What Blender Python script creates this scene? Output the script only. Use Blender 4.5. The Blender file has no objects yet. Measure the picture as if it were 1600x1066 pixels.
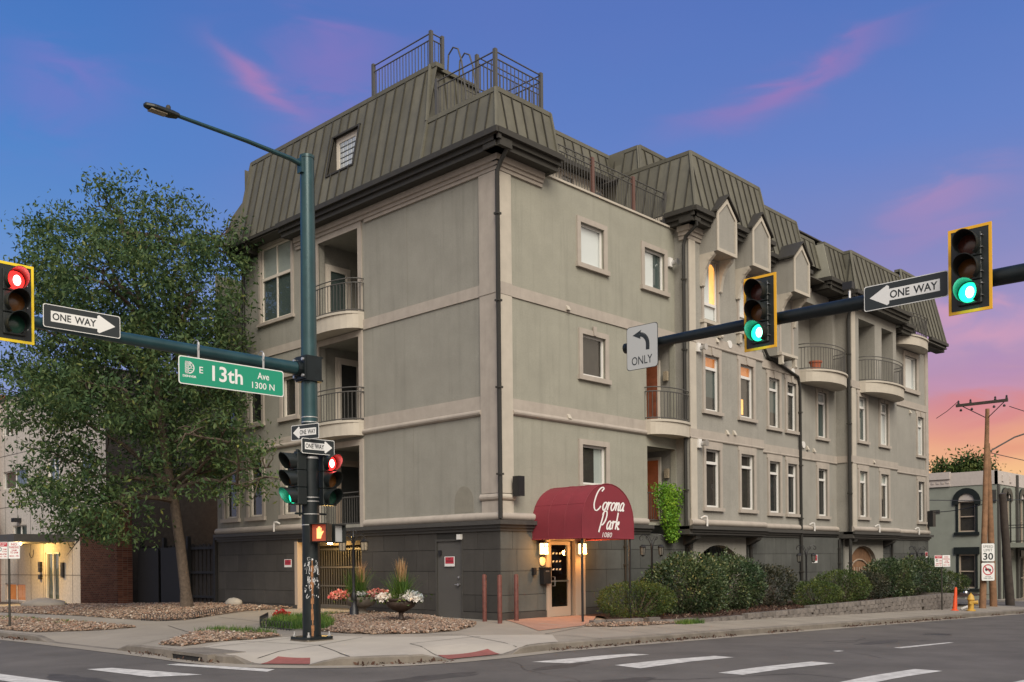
import bpy, bmesh, math, random
import numpy as np
from mathutils import Vector, Matrix
from mathutils.geometry import delaunay_2d_cdt
R = math.radians
rnd = random.Random(7)
nr = np.random.RandomState(11)
S = bpy.context.scene
C = S.collection

# ------------------------------------------------------------------ camera
cam = bpy.data.objects.new('camera', bpy.data.cameras.new('camera'))
C.objects.link(cam)
S.camera = cam
HEAD, ROLL = 43.652, 0.572
cam.data.sensor_width = 36.0
cam.data.lens = 1503.0 / 1600.0 * 36.0
cam.data.shift_y = (877.685 - 533.0) / 1600.0
cam.data.clip_end = 4000
cam.location = (-17.853, -17.443, 1.53)
_d = Vector((math.cos(R(HEAD)), math.sin(R(HEAD)), 0))
cam.rotation_mode = 'QUATERNION'
cam.rotation_quaternion = (Matrix.Rotation(R(ROLL), 3, _d) @ _d.to_track_quat('-Z', 'Y').to_matrix()).to_quaternion()

# ------------------------------------------------------------------ exposure, sky, sun
EXPO = 1.55
S.view_settings.view_transform = 'Standard'
S.view_settings.look = 'None'
S.view_settings.exposure = EXPO
S.view_settings.gamma = 1.0
S.view_settings.use_curve_mapping = False
S.cycles.max_bounces = 8
S.cycles.transparent_max_bounces = 12
S.cycles.sample_clamp_indirect = 4.0


def lin(c):
    c = c / 255.0
    return c / 12.92 if c <= 0.04045 else ((c + 0.055) / 1.055) ** 2.4


def srgb(r, g, b):
    return (lin(r), lin(g), lin(b), 1.0)


W = bpy.data.worlds.new('World')
S.world = W
W.use_nodes = True
nt = W.node_tree
nt.nodes.clear()


def nd(tree, kind, **kw):
    n = tree.nodes.new(kind)
    for k, v in kw.items():
        setattr(n, k, v)
    return n


def mth(tree, op, a, b=None, c=None, clamp=False):
    n = tree.nodes.new('ShaderNodeMath')
    n.operation = op
    n.use_clamp = clamp
    for i, v in enumerate((a, b, c)):
        if v is None:
            continue
        if isinstance(v, (int, float)):
            n.inputs[i].default_value = v
        else:
            tree.links.new(v, n.inputs[i])
    return n.outputs[0]


def vdot(tree, a, vec):
    n = tree.nodes.new('ShaderNodeVectorMath')
    n.operation = 'DOT_PRODUCT'
    tree.links.new(a, n.inputs[0])
    n.inputs[1].default_value = vec
    return n.outputs['Value']


def ramp(tree, fac, stops, interp='LINEAR'):
    n = tree.nodes.new('ShaderNodeValToRGB')
    n.color_ramp.interpolation = interp
    el = n.color_ramp.elements
    while len(el) > 1:
        el.remove(el[-1])
    el[0].position, el[0].color = stops[0]
    for p, c in stops[1:]:
        e = el.new(p)
        e.color = c
    tree.links.new(fac, n.inputs[0])
    return n.outputs[0]


def mixc(tree, fac, a, b):
    n = tree.nodes.new('ShaderNodeMix')
    n.data_type = 'RGBA'
    for s, v in ((n.inputs[0], fac), (n.inputs[6], a), (n.inputs[7], b)):
        if isinstance(v, (int, float)):
            s.default_value = v
        elif isinstance(v, tuple):
            s.default_value = v
        else:
            tree.links.new(v, s)
    return n.outputs[2]


tc = nd(nt, 'ShaderNodeTexCoord')
dirv = tc.outputs['Generated']
sep = nd(nt, 'ShaderNodeSeparateXYZ')
nt.links.new(dirv, sep.inputs[0])
elev = mth(nt, 'DIVIDE', mth(nt, 'ARCSINE', sep.outputs[2]), math.pi / 2)          # 0..1 = 0..90 deg
hz = mth(nt, 'SQRT', mth(nt, 'ADD', mth(nt, 'MULTIPLY', sep.outputs[0], sep.outputs[0]), mth(nt, 'MULTIPLY', sep.outputs[1], sep.outputs[1])))
wd = mth(nt, 'DIVIDE', vdot(nt, dirv, (math.cos(R(4)), math.sin(R(4)), 0)), mth(nt, 'MAXIMUM', hz, 0.001))
warm = nd(nt, 'ShaderNodeMapRange', interpolation_type='SMOOTHSTEP')
warm.inputs[1].default_value = 0.30
warm.inputs[2].default_value = 0.99
nt.links.new(wd, warm.inputs[0])
nz = nd(nt, 'ShaderNodeTexNoise')
nz.inputs['Scale'].default_value = 2.6
nz.inputs['Detail'].default_value = 5
mp = nd(nt, 'ShaderNodeMapping')
mp.inputs['Scale'].default_value = (1, 1, 3.4)
mp.inputs['Rotation'].default_value = (0.25, -0.2, 0)
nt.links.new(dirv, mp.inputs[0])
nt.links.new(mp.outputs[0], nz.inputs[0])
elw = mth(nt, 'ADD', elev, mth(nt, 'MULTIPLY', mth(nt, 'SUBTRACT', nz.outputs[0], 0.5), 0.035))
e = lambda deg: max(0.0, deg / 90.0)
cool = ramp(nt, elw, [(0, srgb(196, 186, 196)), (e(5), srgb(158, 170, 206)), (e(10), srgb(134, 158, 208)), (e(16), srgb(104, 148, 208)),
                      (e(22), srgb(80, 132, 202)), (e(30), srgb(64, 116, 190)), (1, srgb(58, 92, 160))])
hot = ramp(nt, elw, [(0, srgb(252, 214, 150)), (e(4.6), srgb(246, 192, 140)), (e(6.4), srgb(232, 164, 136)), (e(8.2), srgb(206, 146, 152)),
                     (e(10), srgb(184, 148, 180)), (e(13), srgb(166, 150, 194)), (e(17), srgb(126, 140, 196)), (e(22), srgb(100, 132, 200)),
                     (e(29), srgb(84, 118, 190)), (1, srgb(60, 88, 156))])
skyc = mixc(nt, warm.outputs[0], cool, hot)
# the twilight arch opposite the sunset: pale and bright, what lights the two street fronts
opp = nd(nt, 'ShaderNodeMapRange', interpolation_type='SMOOTHSTEP')
opp.inputs[1].default_value = 0.30
opp.inputs[2].default_value = -0.60
nt.links.new(vdot(nt, dirv, (math.cos(R(HEAD)) * 0.95, math.sin(R(HEAD)) * 0.95, -0.12)), opp.inputs[0])
opc = ramp(nt, elev, [(0, srgb(236, 214, 196)), (e(18), srgb(226, 218, 212)), (e(45), srgb(190, 200, 216)), (1, srgb(60, 90, 160))])
nz2 = nd(nt, 'ShaderNodeTexNoise')
nz2.inputs['Scale'].default_value = 1.7
nz2.inputs['Detail'].default_value = 4
mp2 = nd(nt, 'ShaderNodeMapping')
mp2.inputs['Location'].default_value = (3.1, 1.7, 0.4)
mp2.inputs['Scale'].default_value = (1, 1, 2.0)
nt.links.new(dirv, mp2.inputs[0])
nt.links.new(mp2.outputs[0], nz2.inputs[0])
mot = nd(nt, 'ShaderNodeMapRange')
mot.inputs[1].default_value = 0.45
mot.inputs[2].default_value = 0.75
mot.inputs[4].default_value = 0.20
nt.links.new(nz2.outputs[0], mot.inputs[0])
skyc = mixc(nt, mot.outputs[0], skyc, srgb(132, 118, 184))


def pix_dir(px, py):
    """direction of travel for an azimuth / elevation pair written the way it was measured"""
    a = R(HEAD)
    X, Y = (px - 800) / 1503.0, (py - 878) / 1503.0
    d = Vector((math.cos(a), math.sin(a), 0)) + X * Vector((math.sin(a), -math.cos(a), 0)) - Y * Vector((0, 0, 1))
    return d.normalized()


nzf = nd(nt, 'ShaderNodeTexNoise')
nzf.inputs['Scale'].default_value = 9
nzf.inputs['Detail'].default_value = 7
nzf.inputs['Distortion'].default_value = 0.6
nt.links.new(mp.outputs[0], nzf.inputs[0])


def streak(base, a, b, wid, col, amt):
    """a long soft cloud between two sky directions"""
    A, B = pix_dir(*a), pix_dir(*b)
    c = (A + B).normalized()
    t = (B - A).normalized()
    n = c.cross(t).normalized()
    half = (B - A).length / 2
    u = mth(nt, 'DIVIDE', vdot(nt, dirv, t), half)
    bend = mth(nt, 'MULTIPLY', mth(nt, 'SUBTRACT', nzf.outputs[0], 0.5), wid * 5.0)
    v = mth(nt, 'DIVIDE', mth(nt, 'ADD', vdot(nt, dirv, n), bend), wid)
    r2 = mth(nt, 'ADD', mth(nt, 'MULTIPLY', u, u), mth(nt, 'MULTIPLY', v, v))
    g = mth(nt, 'MULTIPLY', mth(nt, 'EXPONENT', mth(nt, 'MULTIPLY', r2, -1.3)), amt)
    front = mth(nt, 'GREATER_THAN', vdot(nt, dirv, c), 0.5)
    g = mth(nt, 'MULTIPLY', mth(nt, 'MULTIPLY', g, front), mth(nt, 'MULTIPLY', nzf.outputs[0], 1.9), clamp=True)
    return mixc(nt, g, base, col)


skyc = streak(skyc, (345, 75), (485, 182), 0.011, srgb(186, 130, 180), 0.7)
skyc = streak(skyc, (400, 120), (640, 150), 0.06, srgb(134, 120, 190), 0.6)
skyc = streak(skyc, (0, 40), (180, 200), 0.05, srgb(128, 122, 198), 0.5)
skyc = streak(skyc, (1090, 200), (1385, 70), 0.014, srgb(160, 122, 184), 0.85)
skyc = streak(skyc, (1360, 400), (1620, 290), 0.024, srgb(166, 138, 188), 0.6)
skyc = streak(skyc, (1440, 545), (1700, 470), 0.022, srgb(216, 160, 184), 0.8)
skyc = streak(skyc, (1420, 620), (1720, 600), 0.016, srgb(196, 150, 184), 0.7)
skyc = streak(skyc, (1470, 712), (1700, 700), 0.010, srgb(226, 150, 128), 0.7)
skyc = streak(skyc, (1440, 660), (1680, 640), 0.016, srgb(216, 134, 140), 0.75)
skyc = streak(skyc, (1480, 600), (1700, 560), 0.014, srgb(176, 142, 186), 0.6)
skyc = mixc(nt, opp.outputs[0], skyc, opc)
# the sun has gone down beyond the right of the frame: its afterglow
glo = nd(nt, 'ShaderNodeMapRange', interpolation_type='SMOOTHSTEP')
glo.inputs[1].default_value = 0.66
glo.inputs[2].default_value = 0.98
nt.links.new(mth(nt, 'DIVIDE', vdot(nt, dirv, (math.cos(R(-34)), math.sin(R(-34)), 0)), mth(nt, 'MAXIMUM', hz, 0.001)), glo.inputs[0])
glc = ramp(nt, elev, [(0, srgb(255, 226, 184)), (e(14), srgb(248, 232, 214)), (e(32), srgb(214, 214, 222)), (e(60), srgb(120, 140, 190)), (1, srgb(60, 90, 160))])
skyc = mixc(nt, glo.outputs[0], skyc, glc)
bg = nd(nt, 'ShaderNodeBackground')
nt.links.new(skyc, bg.inputs[0])
bg.inputs[1].default_value = 2 ** (-EXPO)
wo = nd(nt, 'ShaderNodeOutputWorld')
nt.links.new(bg.outputs[0], wo.inputs[0])

sl = bpy.data.lights.new('sky_glow_sun', 'SUN')
sl.energy = 1.28
sl.angle = R(42)
sl.color = (1.0, 0.91, 0.77)
so = bpy.data.objects.new('sky_glow_sun', sl)
C.objects.link(so)
so.rotation_mode = 'QUATERNION'
so.rotation_quaternion = Vector((-0.40, -0.62, 0.62)).to_track_quat('Z', 'Y')

# ------------------------------------------------------------------ materials
MATS = {}


def mat(name, col, rough=0.8, metal=0.0, noise=0.0, nscale=6.0, bump=0.0, bscale=60.0, spec=None, emit=None, estr=0.0,
        streaks=0.0, island=None, dist=0.01, coat=0.0, detail=6.0, col2=None):
    m = bpy.data.materials.new(name)
    m.use_nodes = True
    t = m.node_tree
    b = t.nodes['Principled BSDF']
    b.inputs['Roughness'].default_value = rough
    b.inputs['Metallic'].default_value = metal
    if spec is not None:
        b.inputs['Specular IOR Level'].default_value = spec
    if coat:
        b.inputs['Coat Weight'].default_value = coat
        b.inputs['Coat Roughness'].default_value = 0.15
    base = (col[0], col[1], col[2], 1.0)
    b.inputs['Base Color'].default_value = base
    g = nd(t, 'ShaderNodeNewGeometry')
    out = base
    if island:
        out = ramp(t, g.outputs['Random Per Island'], island)
    if noise:
        n = nd(t, 'ShaderNodeTexNoise')
        n.inputs['Scale'].default_value = nscale
        n.inputs['Detail'].default_value = detail
        n.inputs['Roughness'].default_value = 0.65
        t.links.new(g.outputs['Position'], n.inputs['Vector'])
        mr = nd(t, 'ShaderNodeMapRange')
        mr.inputs[1].default_value = 0.3
        mr.inputs[2].default_value = 0.7
        t.links.new(n.outputs[0], mr.inputs[0])
        dark = tuple(c * (1 - noise) for c in base[:3]) + (1.0,)
        lite = tuple(min(1, c * (1 + noise)) for c in base[:3]) + (1.0,)
        if col2:
            lite = (col2[0], col2[1], col2[2], 1.0)
        if island:
            mm = nd(t, 'ShaderNodeMix', data_type='RGBA', blend_type='MULTIPLY')
            mm.inputs[0].default_value = 1.0
            t.links.new(out, mm.inputs[6])
            t.links.new(mixc(t, mr.outputs[0], (1 - noise, 1 - noise, 1 - noise, 1), (1, 1, 1, 1)), mm.inputs[7])
            out = mm.outputs[2]
        else:
            out = mixc(t, mr.outputs[0], dark, lite)
        if rough < 0.75:
            t.links.new(mth(t, 'ADD', mth(t, 'MULTIPLY', mr.outputs[0], 0.18), rough - 0.06, clamp=True), b.inputs['Roughness'])
    if streaks and name.startswith('stucco'):      # trowelled grain
        n = nd(t, 'ShaderNodeTexNoise')
        n.inputs['Scale'].default_value = 34
        n.inputs['Detail'].default_value = 6
        n.inputs['Roughness'].default_value = 0.8
        t.links.new(g.outputs['Position'], n.inputs['Vector'])
        mr = nd(t, 'ShaderNodeMapRange')
        mr.inputs[1].default_value = 0.35
        mr.inputs[2].default_value = 0.65
        mr.inputs[3].default_value = 0.82
        mr.inputs[4].default_value = 1.12
        t.links.new(n.outputs[0], mr.inputs[0])
        vm = nd(t, 'ShaderNodeVectorMath', operation='SCALE')
        t.links.new(out, vm.inputs[0])
        t.links.new(mr.outputs[0], vm.inputs[3])
        out = vm.outputs[0]
    if streaks:
        n = nd(t, 'ShaderNodeTexNoise')
        mpp = nd(t, 'ShaderNodeMapping')
        mpp.inputs['Scale'].default_value = (3.2, 3.2, 0.16)
        t.links.new(g.outputs['Position'], mpp.inputs[0])
        t.links.new(mpp.outputs[0], n.inputs['Vector'])
        n.inputs['Scale'].default_value = 1.6
        n.inputs['Detail'].default_value = 7
        mr = nd(t, 'ShaderNodeMapRange')
        mr.inputs[1].default_value = 0.52
        mr.inputs[2].default_value = 0.72
        mr.inputs[4].default_value = streaks
        t.links.new(n.outputs[0], mr.inputs[0])
        out = mixc(t, mr.outputs[0], out, tuple(c * 0.55 for c in base[:3]) + (1.0,))
    if name in ('roof_metal', 'base_panel', 'base_panel_street', 'wall_block'):     # every panel weathers a little differently
        oi = nd(t, 'ShaderNodeObjectInfo')
        vm = nd(t, 'ShaderNodeVectorMath', operation='SCALE')
        t.links.new(out, vm.inputs[0])
        t.links.new(mth(t, 'ADD', mth(t, 'MULTIPLY', oi.outputs['Random'], 0.30), 0.85), vm.inputs[3])
        out = vm.outputs[0]
    if not isinstance(out, tuple):
        t.links.new(out, b.inputs['Base Color'])
    if bump:
        n = nd(t, 'ShaderNodeTexNoise')
        n.inputs['Scale'].default_value = bscale
        n.inputs['Detail'].default_value = 3
        t.links.new(g.outputs['Position'], n.inputs['Vector'])
        bp = nd(t, 'ShaderNodeBump')
        bp.inputs['Strength'].default_value = bump
        bp.inputs['Distance'].default_value = dist
        t.links.new(n.outputs[0], bp.inputs['Height'])
        t.links.new(bp.outputs[0], b.inputs['Normal'])
    if emit:
        b.inputs['Emission Color'].default_value = (emit[0], emit[1], emit[2], 1)
        b.inputs['Emission Strength'].default_value = estr
    MATS[name] = m
    return m


def glassmat(name, tint, refl=1.0, rough=0.02):
    m = bpy.data.materials.new(name)
    m.use_nodes = True
    t = m.node_tree
    t.nodes.clear()
    o = nd(t, 'ShaderNodeOutputMaterial')
    tr = nd(t, 'ShaderNodeBsdfTransparent')
    tr.inputs[0].default_value = (*tint, 1)
    gl = nd(t, 'ShaderNodeBsdfGlossy')
    gl.inputs['Roughness'].default_value = rough
    g = nd(t, 'ShaderNodeNewGeometry')
    n = nd(t, 'ShaderNodeTexNoise')
    n.inputs['Scale'].default_value = 1.3
    t.links.new(g.outputs['Position'], n.inputs['Vector'])
    bp = nd(t, 'ShaderNodeBump')
    bp.inputs['Strength'].default_value = 0.10
    bp.inputs['Distance'].default_value = 0.05
    t.links.new(n.outputs[0], bp.inputs['Height'])
    t.links.new(bp.outputs[0], gl.inputs['Normal'])
    fr = nd(t, 'ShaderNodeFresnel')
    fr.inputs[0].default_value = 1.52
    front = mth(t, 'SUBTRACT', 1.0, g.outputs['Backfacing'])
    f2 = mth(t, 'MULTIPLY', mth(t, 'MULTIPLY', fr.outputs[0], 1.7 * refl), front, clamp=True)
    mx = nd(t, 'ShaderNodeMixShader')
    t.links.new(f2, mx.inputs[0])
    t.links.new(tr.outputs[0], mx.inputs[1])
    t.links.new(gl.outputs[0], mx.inputs[2])
    t.links.new(mx.outputs[0], o.inputs[0])
    MATS[name] = m
    return m


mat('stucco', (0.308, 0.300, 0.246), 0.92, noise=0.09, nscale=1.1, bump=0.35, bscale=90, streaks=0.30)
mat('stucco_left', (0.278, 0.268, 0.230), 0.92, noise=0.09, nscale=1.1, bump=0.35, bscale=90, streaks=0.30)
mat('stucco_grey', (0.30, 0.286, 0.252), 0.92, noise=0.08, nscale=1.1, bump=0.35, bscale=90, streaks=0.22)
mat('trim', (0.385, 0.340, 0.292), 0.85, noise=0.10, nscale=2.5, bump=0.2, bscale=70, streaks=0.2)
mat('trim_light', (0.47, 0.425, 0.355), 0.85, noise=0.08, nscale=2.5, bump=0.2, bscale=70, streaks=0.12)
mat('lamp_glass', (0.12, 0.115, 0.10), 0.15, spec=0.8)
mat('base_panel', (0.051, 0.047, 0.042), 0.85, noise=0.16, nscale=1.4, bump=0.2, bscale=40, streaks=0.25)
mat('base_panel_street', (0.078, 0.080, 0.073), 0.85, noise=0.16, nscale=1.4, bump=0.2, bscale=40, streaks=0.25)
mat('base_joint', (0.026, 0.025, 0.023), 0.9)
mat('base_cornice', (0.055, 0.052, 0.047), 0.6, noise=0.15)
mat('roof_metal', (0.120, 0.114, 0.088), 0.62, noise=0.16, nscale=1.6, streaks=0.3, spec=0.3)
mat('pipe_dark', (0.022, 0.021, 0.018), 0.55)
mat('seam_shadow', (0.026, 0.024, 0.020), 0.8)  # near-black sheet in the gaps beside ribs, standing for their shadow line
mat('seam_shade_manhole', (0.042, 0.038, 0.028), 0.6)  # rib metal darkened so seam shadow sits in its colour; plain manhole metal too
mat('gutter_metal', (0.044, 0.041, 0.035), 0.6, noise=0.15, spec=0.3)
mat('soffit', (0.075, 0.068, 0.056), 0.8)
mat('rail_metal', (0.078, 0.075, 0.070), 0.55)
mat('rail_red', (0.13, 0.065, 0.05), 0.5)
mat('frame_cream', (0.66, 0.60, 0.52), 0.55)
mat('frame_white', (0.68, 0.66, 0.63), 0.5)
mat('door_grey', (0.080, 0.076, 0.070), 0.6, noise=0.06)
mat('door_frame_tan', (0.40, 0.32, 0.25), 0.6)
mat('steel', (0.55, 0.55, 0.55), 0.3, metal=0.9)
mat('dark_interior', (0.018, 0.017, 0.016), 0.9)
mat('room', (0.10, 0.085, 0.07), 0.9)
mat('blind_light', (0.42, 0.44, 0.42), 0.9)
mat('blind_teal', (0.060, 0.082, 0.080), 0.9)
mat('blind_dark', (0.018, 0.018, 0.018), 0.9, noise=0.3, nscale=5)
mat('blind_brown', (0.034, 0.027, 0.022), 0.9, noise=0.3, nscale=4)
mat('curtain_sky_white', (0.72, 0.72, 0.72), 0.9)  # white cloth; in the far top window it paints mirrored sky
mat('room_lit', (0.5, 0.3, 0.12), 0.9, emit=(1.0, 0.42, 0.10), estr=0.55, noise=0.4, nscale=2.5)
mat('room_lit_dim', (0.3, 0.14, 0.06), 0.9, emit=(1.0, 0.30, 0.06), estr=0.16, noise=0.5, nscale=3)
mat('door_glow', (0.13, 0.042, 0.022), 0.7, emit=(1.0, 0.22, 0.05), estr=0.018, noise=0.6, nscale=3)
glassmat('glass', (0.90, 0.93, 0.92))
glassmat('glass_door', (0.6, 0.6, 0.6), 0.9)
mat('glass_block', (0.45, 0.48, 0.50), 0.12, spec=0.9)
mat('awning', (0.20, 0.022, 0.034), 0.72, noise=0.10, nscale=2.2, bump=0.15, bscale=140)
mat('lettering', (0.80, 0.78, 0.76), 0.7)
mat('black_metal', (0.018, 0.018, 0.020), 0.42, metal=0.2)
mat('post_black', (0.008, 0.008, 0.009), 0.5)
mat('bollard_red', (0.13, 0.042, 0.032), 0.55, noise=0.35, nscale=9)
mat('pole_green', (0.018, 0.058, 0.066), 0.34, metal=0.25, noise=0.18, nscale=3, coat=0.2)
mat('pole_dark', (0.008, 0.013, 0.015), 0.40, metal=0.2, noise=0.25, nscale=4)
mat('signal_black', (0.012, 0.016, 0.016), 0.42)
mat('signal_yellow', (0.80, 0.42, 0.02), 0.55)
mat('signal_bright_yellow', (0.85, 0.62, 0.02), 0.55)
mat('band_silver', (0.6, 0.6, 0.6), 0.35, metal=0.7)
mat('sign_white', (0.74, 0.74, 0.72), 0.45)
mat('sign_grey', (0.46, 0.47, 0.46), 0.45)
mat('sign_black', (0.020, 0.026, 0.028), 0.45)
mat('sign_green', (0.012, 0.27, 0.16), 0.42)
mat('sign_red', (0.45, 0.03, 0.05), 0.5)
mat('sticker', (0.62, 0.62, 0.62), 0.7)
mat('rust', (0.26, 0.12, 0.05), 0.8, noise=0.4, nscale=12)
mat('lens_red_off', (0.07, 0.018, 0.012), 0.25, spec=0.6)
mat('lens_amber_off', (0.12, 0.045, 0.008), 0.25, spec=0.6)
mat('lens_green_off', (0.012, 0.055, 0.035), 0.25, spec=0.6)
mat('lens_green_lit', (0.02, 0.6, 0.35), 0.3, emit=(0.02, 0.80, 0.42), estr=0.55)
mat('lens_red_lit', (0.6, 0.02, 0.02), 0.3, emit=(1.0, 0.035, 0.03), estr=0.60)
mat('bulb_green', (0.8, 1, 0.9), 0.3, emit=(0.62, 1.0, 0.85), estr=1.6)
mat('bulb_red', (1, 0.8, 0.8), 0.3, emit=(1.0, 0.66, 0.62), estr=1.6)
mat('hand_lit', (0.9, 0.2, 0.05), 0.4, emit=(1.0, 0.36, 0.12), estr=0.9)
mat('hand_back', (0.25, 0.06, 0.03), 0.5, emit=(1.0, 0.10, 0.04), estr=0.05)
mat('lantern_lit', (1, 0.8, 0.5), 0.4, emit=(1.0, 0.66, 0.30), estr=1.6)
mat('lantern_off', (0.30, 0.25, 0.18), 0.35, noise=0.5, nscale=30)
mat('bulb_warm', (1, 0.8, 0.4), 0.4, emit=(1.0, 0.62, 0.16), estr=30.0)
mat('asphalt', (0.108, 0.097, 0.088), 0.88, noise=0.30, nscale=0.55, bump=0.9, bscale=120, dist=0.008, detail=15)
mat('tar', (0.030, 0.027, 0.026), 0.6)
mat('asphalt_stain', (0.058, 0.052, 0.048), 0.75, noise=0.3, nscale=3)
mat('wall_patch', (0.222, 0.208, 0.170), 0.92, noise=0.08)
mat('concrete', (0.285, 0.25, 0.205), 0.9, noise=0.14, nscale=0.8, bump=0.3, bscale=60, detail=10)
mat('concrete_new', (0.40, 0.36, 0.305), 0.9, noise=0.10, nscale=1.0, bump=0.25, bscale=60, detail=10)
mat('concrete_kerb', (0.175, 0.152, 0.126), 0.9, noise=0.30, nscale=2.2, bump=0.5, bscale=30, detail=10)
mat('concrete_pink', (0.36, 0.20, 0.145), 0.85, noise=0.15, nscale=1.5, bump=0.2)
mat('tactile_red', (0.26, 0.085, 0.072), 0.85, noise=0.15, nscale=6, bump=0.6, bscale=26)
mat('paint_white', (0.52, 0.50, 0.47), 0.8, noise=0.34, nscale=5, detail=15)
mat('gravel_base', (0.13, 0.095, 0.07), 0.95, noise=0.4, nscale=14, bump=0.8, bscale=40)
mat('alarm_face', (0.72, 0.62, 0.42), 0.5)
mat('mulch', (0.055, 0.028, 0.019), 0.95, noise=0.5, nscale=14, bump=1.0, bscale=40, dist=0.03)
mat('stones', (0.3, 0.2, 0.15), 0.85, island=[(0, (0.10, 0.075, 0.06, 1)), (0.3, (0.26, 0.18, 0.13, 1)), (0.6, (0.36, 0.27, 0.20, 1)), (0.85, (0.30, 0.16, 0.10, 1)), (1, (0.55, 0.48, 0.40, 1))], noise=0.25, nscale=30)
mat('mulch_chips', (0.05, 0.03, 0.02), 0.95, island=[(0, (0.03, 0.014, 0.010, 1)), (0.6, (0.085, 0.040, 0.026, 1)), (0.93, (0.13, 0.075, 0.05, 1)), (1, (0.4, 0.33, 0.26, 1))])
mat('wall_block', (0.16, 0.14, 0.125), 0.92, noise=0.28, nscale=7, bump=0.8, bscale=28, dist=0.02)
mat('bark', (0.090, 0.068, 0.052), 0.95, noise=0.35, nscale=9, bump=1.0, bscale=24, dist=0.03)
mat('pole_wood', (0.24, 0.13, 0.07), 0.9, noise=0.3, nscale=4, bump=0.5, bscale=30, streaks=0.5)
mat('pole_wood_dark', (0.055, 0.043, 0.036), 0.9, noise=0.3, nscale=4, bump=0.5, bscale=30)
mat('brick', (0.15, 0.055, 0.036), 0.9, island=[(0, (0.10, 0.036, 0.024, 1)), (0.5, (0.165, 0.062, 0.040, 1)), (1, (0.22, 0.090, 0.058, 1))], noise=0.2, nscale=20)
mat('mortar', (0.20, 0.17, 0.145), 0.95)
mat('aggregate', (0.47, 0.43, 0.39), 0.92, noise=0.22, nscale=9.0, bump=0.4, bscale=90, streaks=0.25, detail=12)
mat('neighbour_green', (0.25, 0.265, 0.225), 0.9, noise=0.08, nscale=1.5, bump=0.3, bscale=30)
mat('neighbour_white', (0.52, 0.46, 0.42), 0.85, noise=0.08)
mat('fence_black', (0.012, 0.012, 0.013), 0.7)
mat('fence_wood_shade', (0.028, 0.024, 0.022), 0.9, noise=0.3)  # fence boards, and painted foliage shade on the walls behind
mat('roof_dark', (0.06, 0.055, 0.05), 0.9)


def leafmat(name, a, b, c, trans=0.25, rough=0.62):
    m = bpy.data.materials.new(name)
    m.use_nodes = True
    t = m.node_tree
    p = t.nodes['Principled BSDF']
    p.inputs['Roughness'].default_value = rough
    p.inputs['Specular IOR Level'].default_value = 0.32
    g = nd(t, 'ShaderNodeNewGeometry')
    col = ramp(t, g.outputs['Random Per Island'], [(0, (*a, 1)), (0.55, (*b, 1)), (0.93, (*c, 1)), (1.0, (c[0] * 1.8, c[1] * 1.35, c[2], 1))])
    # yellower, lighter or bluer, darker sprays: light and shade put into leaf colour
    nn = nd(t, 'ShaderNodeTexNoise')
    nn.inputs['Scale'].default_value = 1.1
    nn.inputs['Detail'].default_value = 2
    t.links.new(g.outputs['Position'], nn.inputs['Vector'])
    nr_ = nd(t, 'ShaderNodeMapRange')
    nr_.inputs[1].default_value = 0.38
    nr_.inputs[2].default_value = 0.62
    t.links.new(nn.outputs[0], nr_.inputs[0])
    vm = nd(t, 'ShaderNodeMix', data_type='RGBA', blend_type='MULTIPLY')
    vm.inputs[0].default_value = 1.0
    t.links.new(col, vm.inputs[6])
    t.links.new(mixc(t, nr_.outputs[0], (0.70, 0.80, 0.80, 1), (1.25, 1.12, 0.95, 1)), vm.inputs[7])
    col = vm.outputs[2]
    t.links.new(col, p.inputs['Base Color'])
    tr = nd(t, 'ShaderNodeBsdfTranslucent')
    t.links.new(col, tr.inputs[0])
    mx = nd(t, 'ShaderNodeMixShader')
    mx.inputs[0].default_value = trans
    t.links.new(p.outputs[0], mx.inputs[1])
    t.links.new(tr.outputs[0], mx.inputs[2])
    t.links.new(mx.outputs[0], t.nodes['Material Output'].inputs[0])
    MATS[name] = m


leafmat('leaf_ash', (0.040, 0.078, 0.032), (0.076, 0.134, 0.052), (0.13, 0.19, 0.075), 0.34)
leafmat('leaf_far', (0.040, 0.07, 0.02), (0.07, 0.11, 0.03), (0.11, 0.15, 0.04))
leafmat('leaf_shrub', (0.026, 0.050, 0.020), (0.052, 0.086, 0.034), (0.15, 0.19, 0.11), 0.15, 0.4)
leafmat('leaf_shrub_dark', (0.022, 0.026, 0.016), (0.038, 0.045, 0.027), (0.10, 0.10, 0.075), 0.15, 0.4)
leafmat('leaf_shrub_olive', (0.040, 0.062, 0.018), (0.062, 0.096, 0.026), (0.105, 0.145, 0.038), 0.15, 0.45)
leafmat('leaf_vine', (0.10, 0.22, 0.02), (0.16, 0.34, 0.035), (0.24, 0.44, 0.06), 0.35)
leafmat('grass', (0.045, 0.10, 0.018), (0.085, 0.17, 0.03), (0.14, 0.22, 0.05), 0.2)
leafmat('plume', (0.38, 0.20, 0.10), (0.50, 0.30, 0.16), (0.58, 0.40, 0.24), 0.3, 0.8)
leafmat('petal_white', (0.62, 0.60, 0.62), (0.74, 0.72, 0.74), (0.80, 0.80, 0.80), 0.2, 0.7)
leafmat('petal_pink', (0.60, 0.12, 0.12), (0.66, 0.25, 0.22), (0.72, 0.48, 0.42), 0.2, 0.7)
leafmat('petal_red', (0.45, 0.02, 0.02), (0.55, 0.03, 0.03), (0.6, 0.05, 0.04), 0.2, 0.7)


# ------------------------------------------------------------------ mesh helpers
def link(name, me, parent=None, label=None, cat=None, group=None, kind=None):
    o = bpy.data.objects.new(name, me)
    C.objects.link(o)
    if parent:
        o.parent = parent
    tag(o, label, cat, group, kind)
    return o


def tag(o, label=None, cat=None, group=None, kind=None):
    for k, v in (('label', label), ('category', cat), ('group', group), ('kind', kind)):
        if v:
            o[k] = v
    return o


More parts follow.
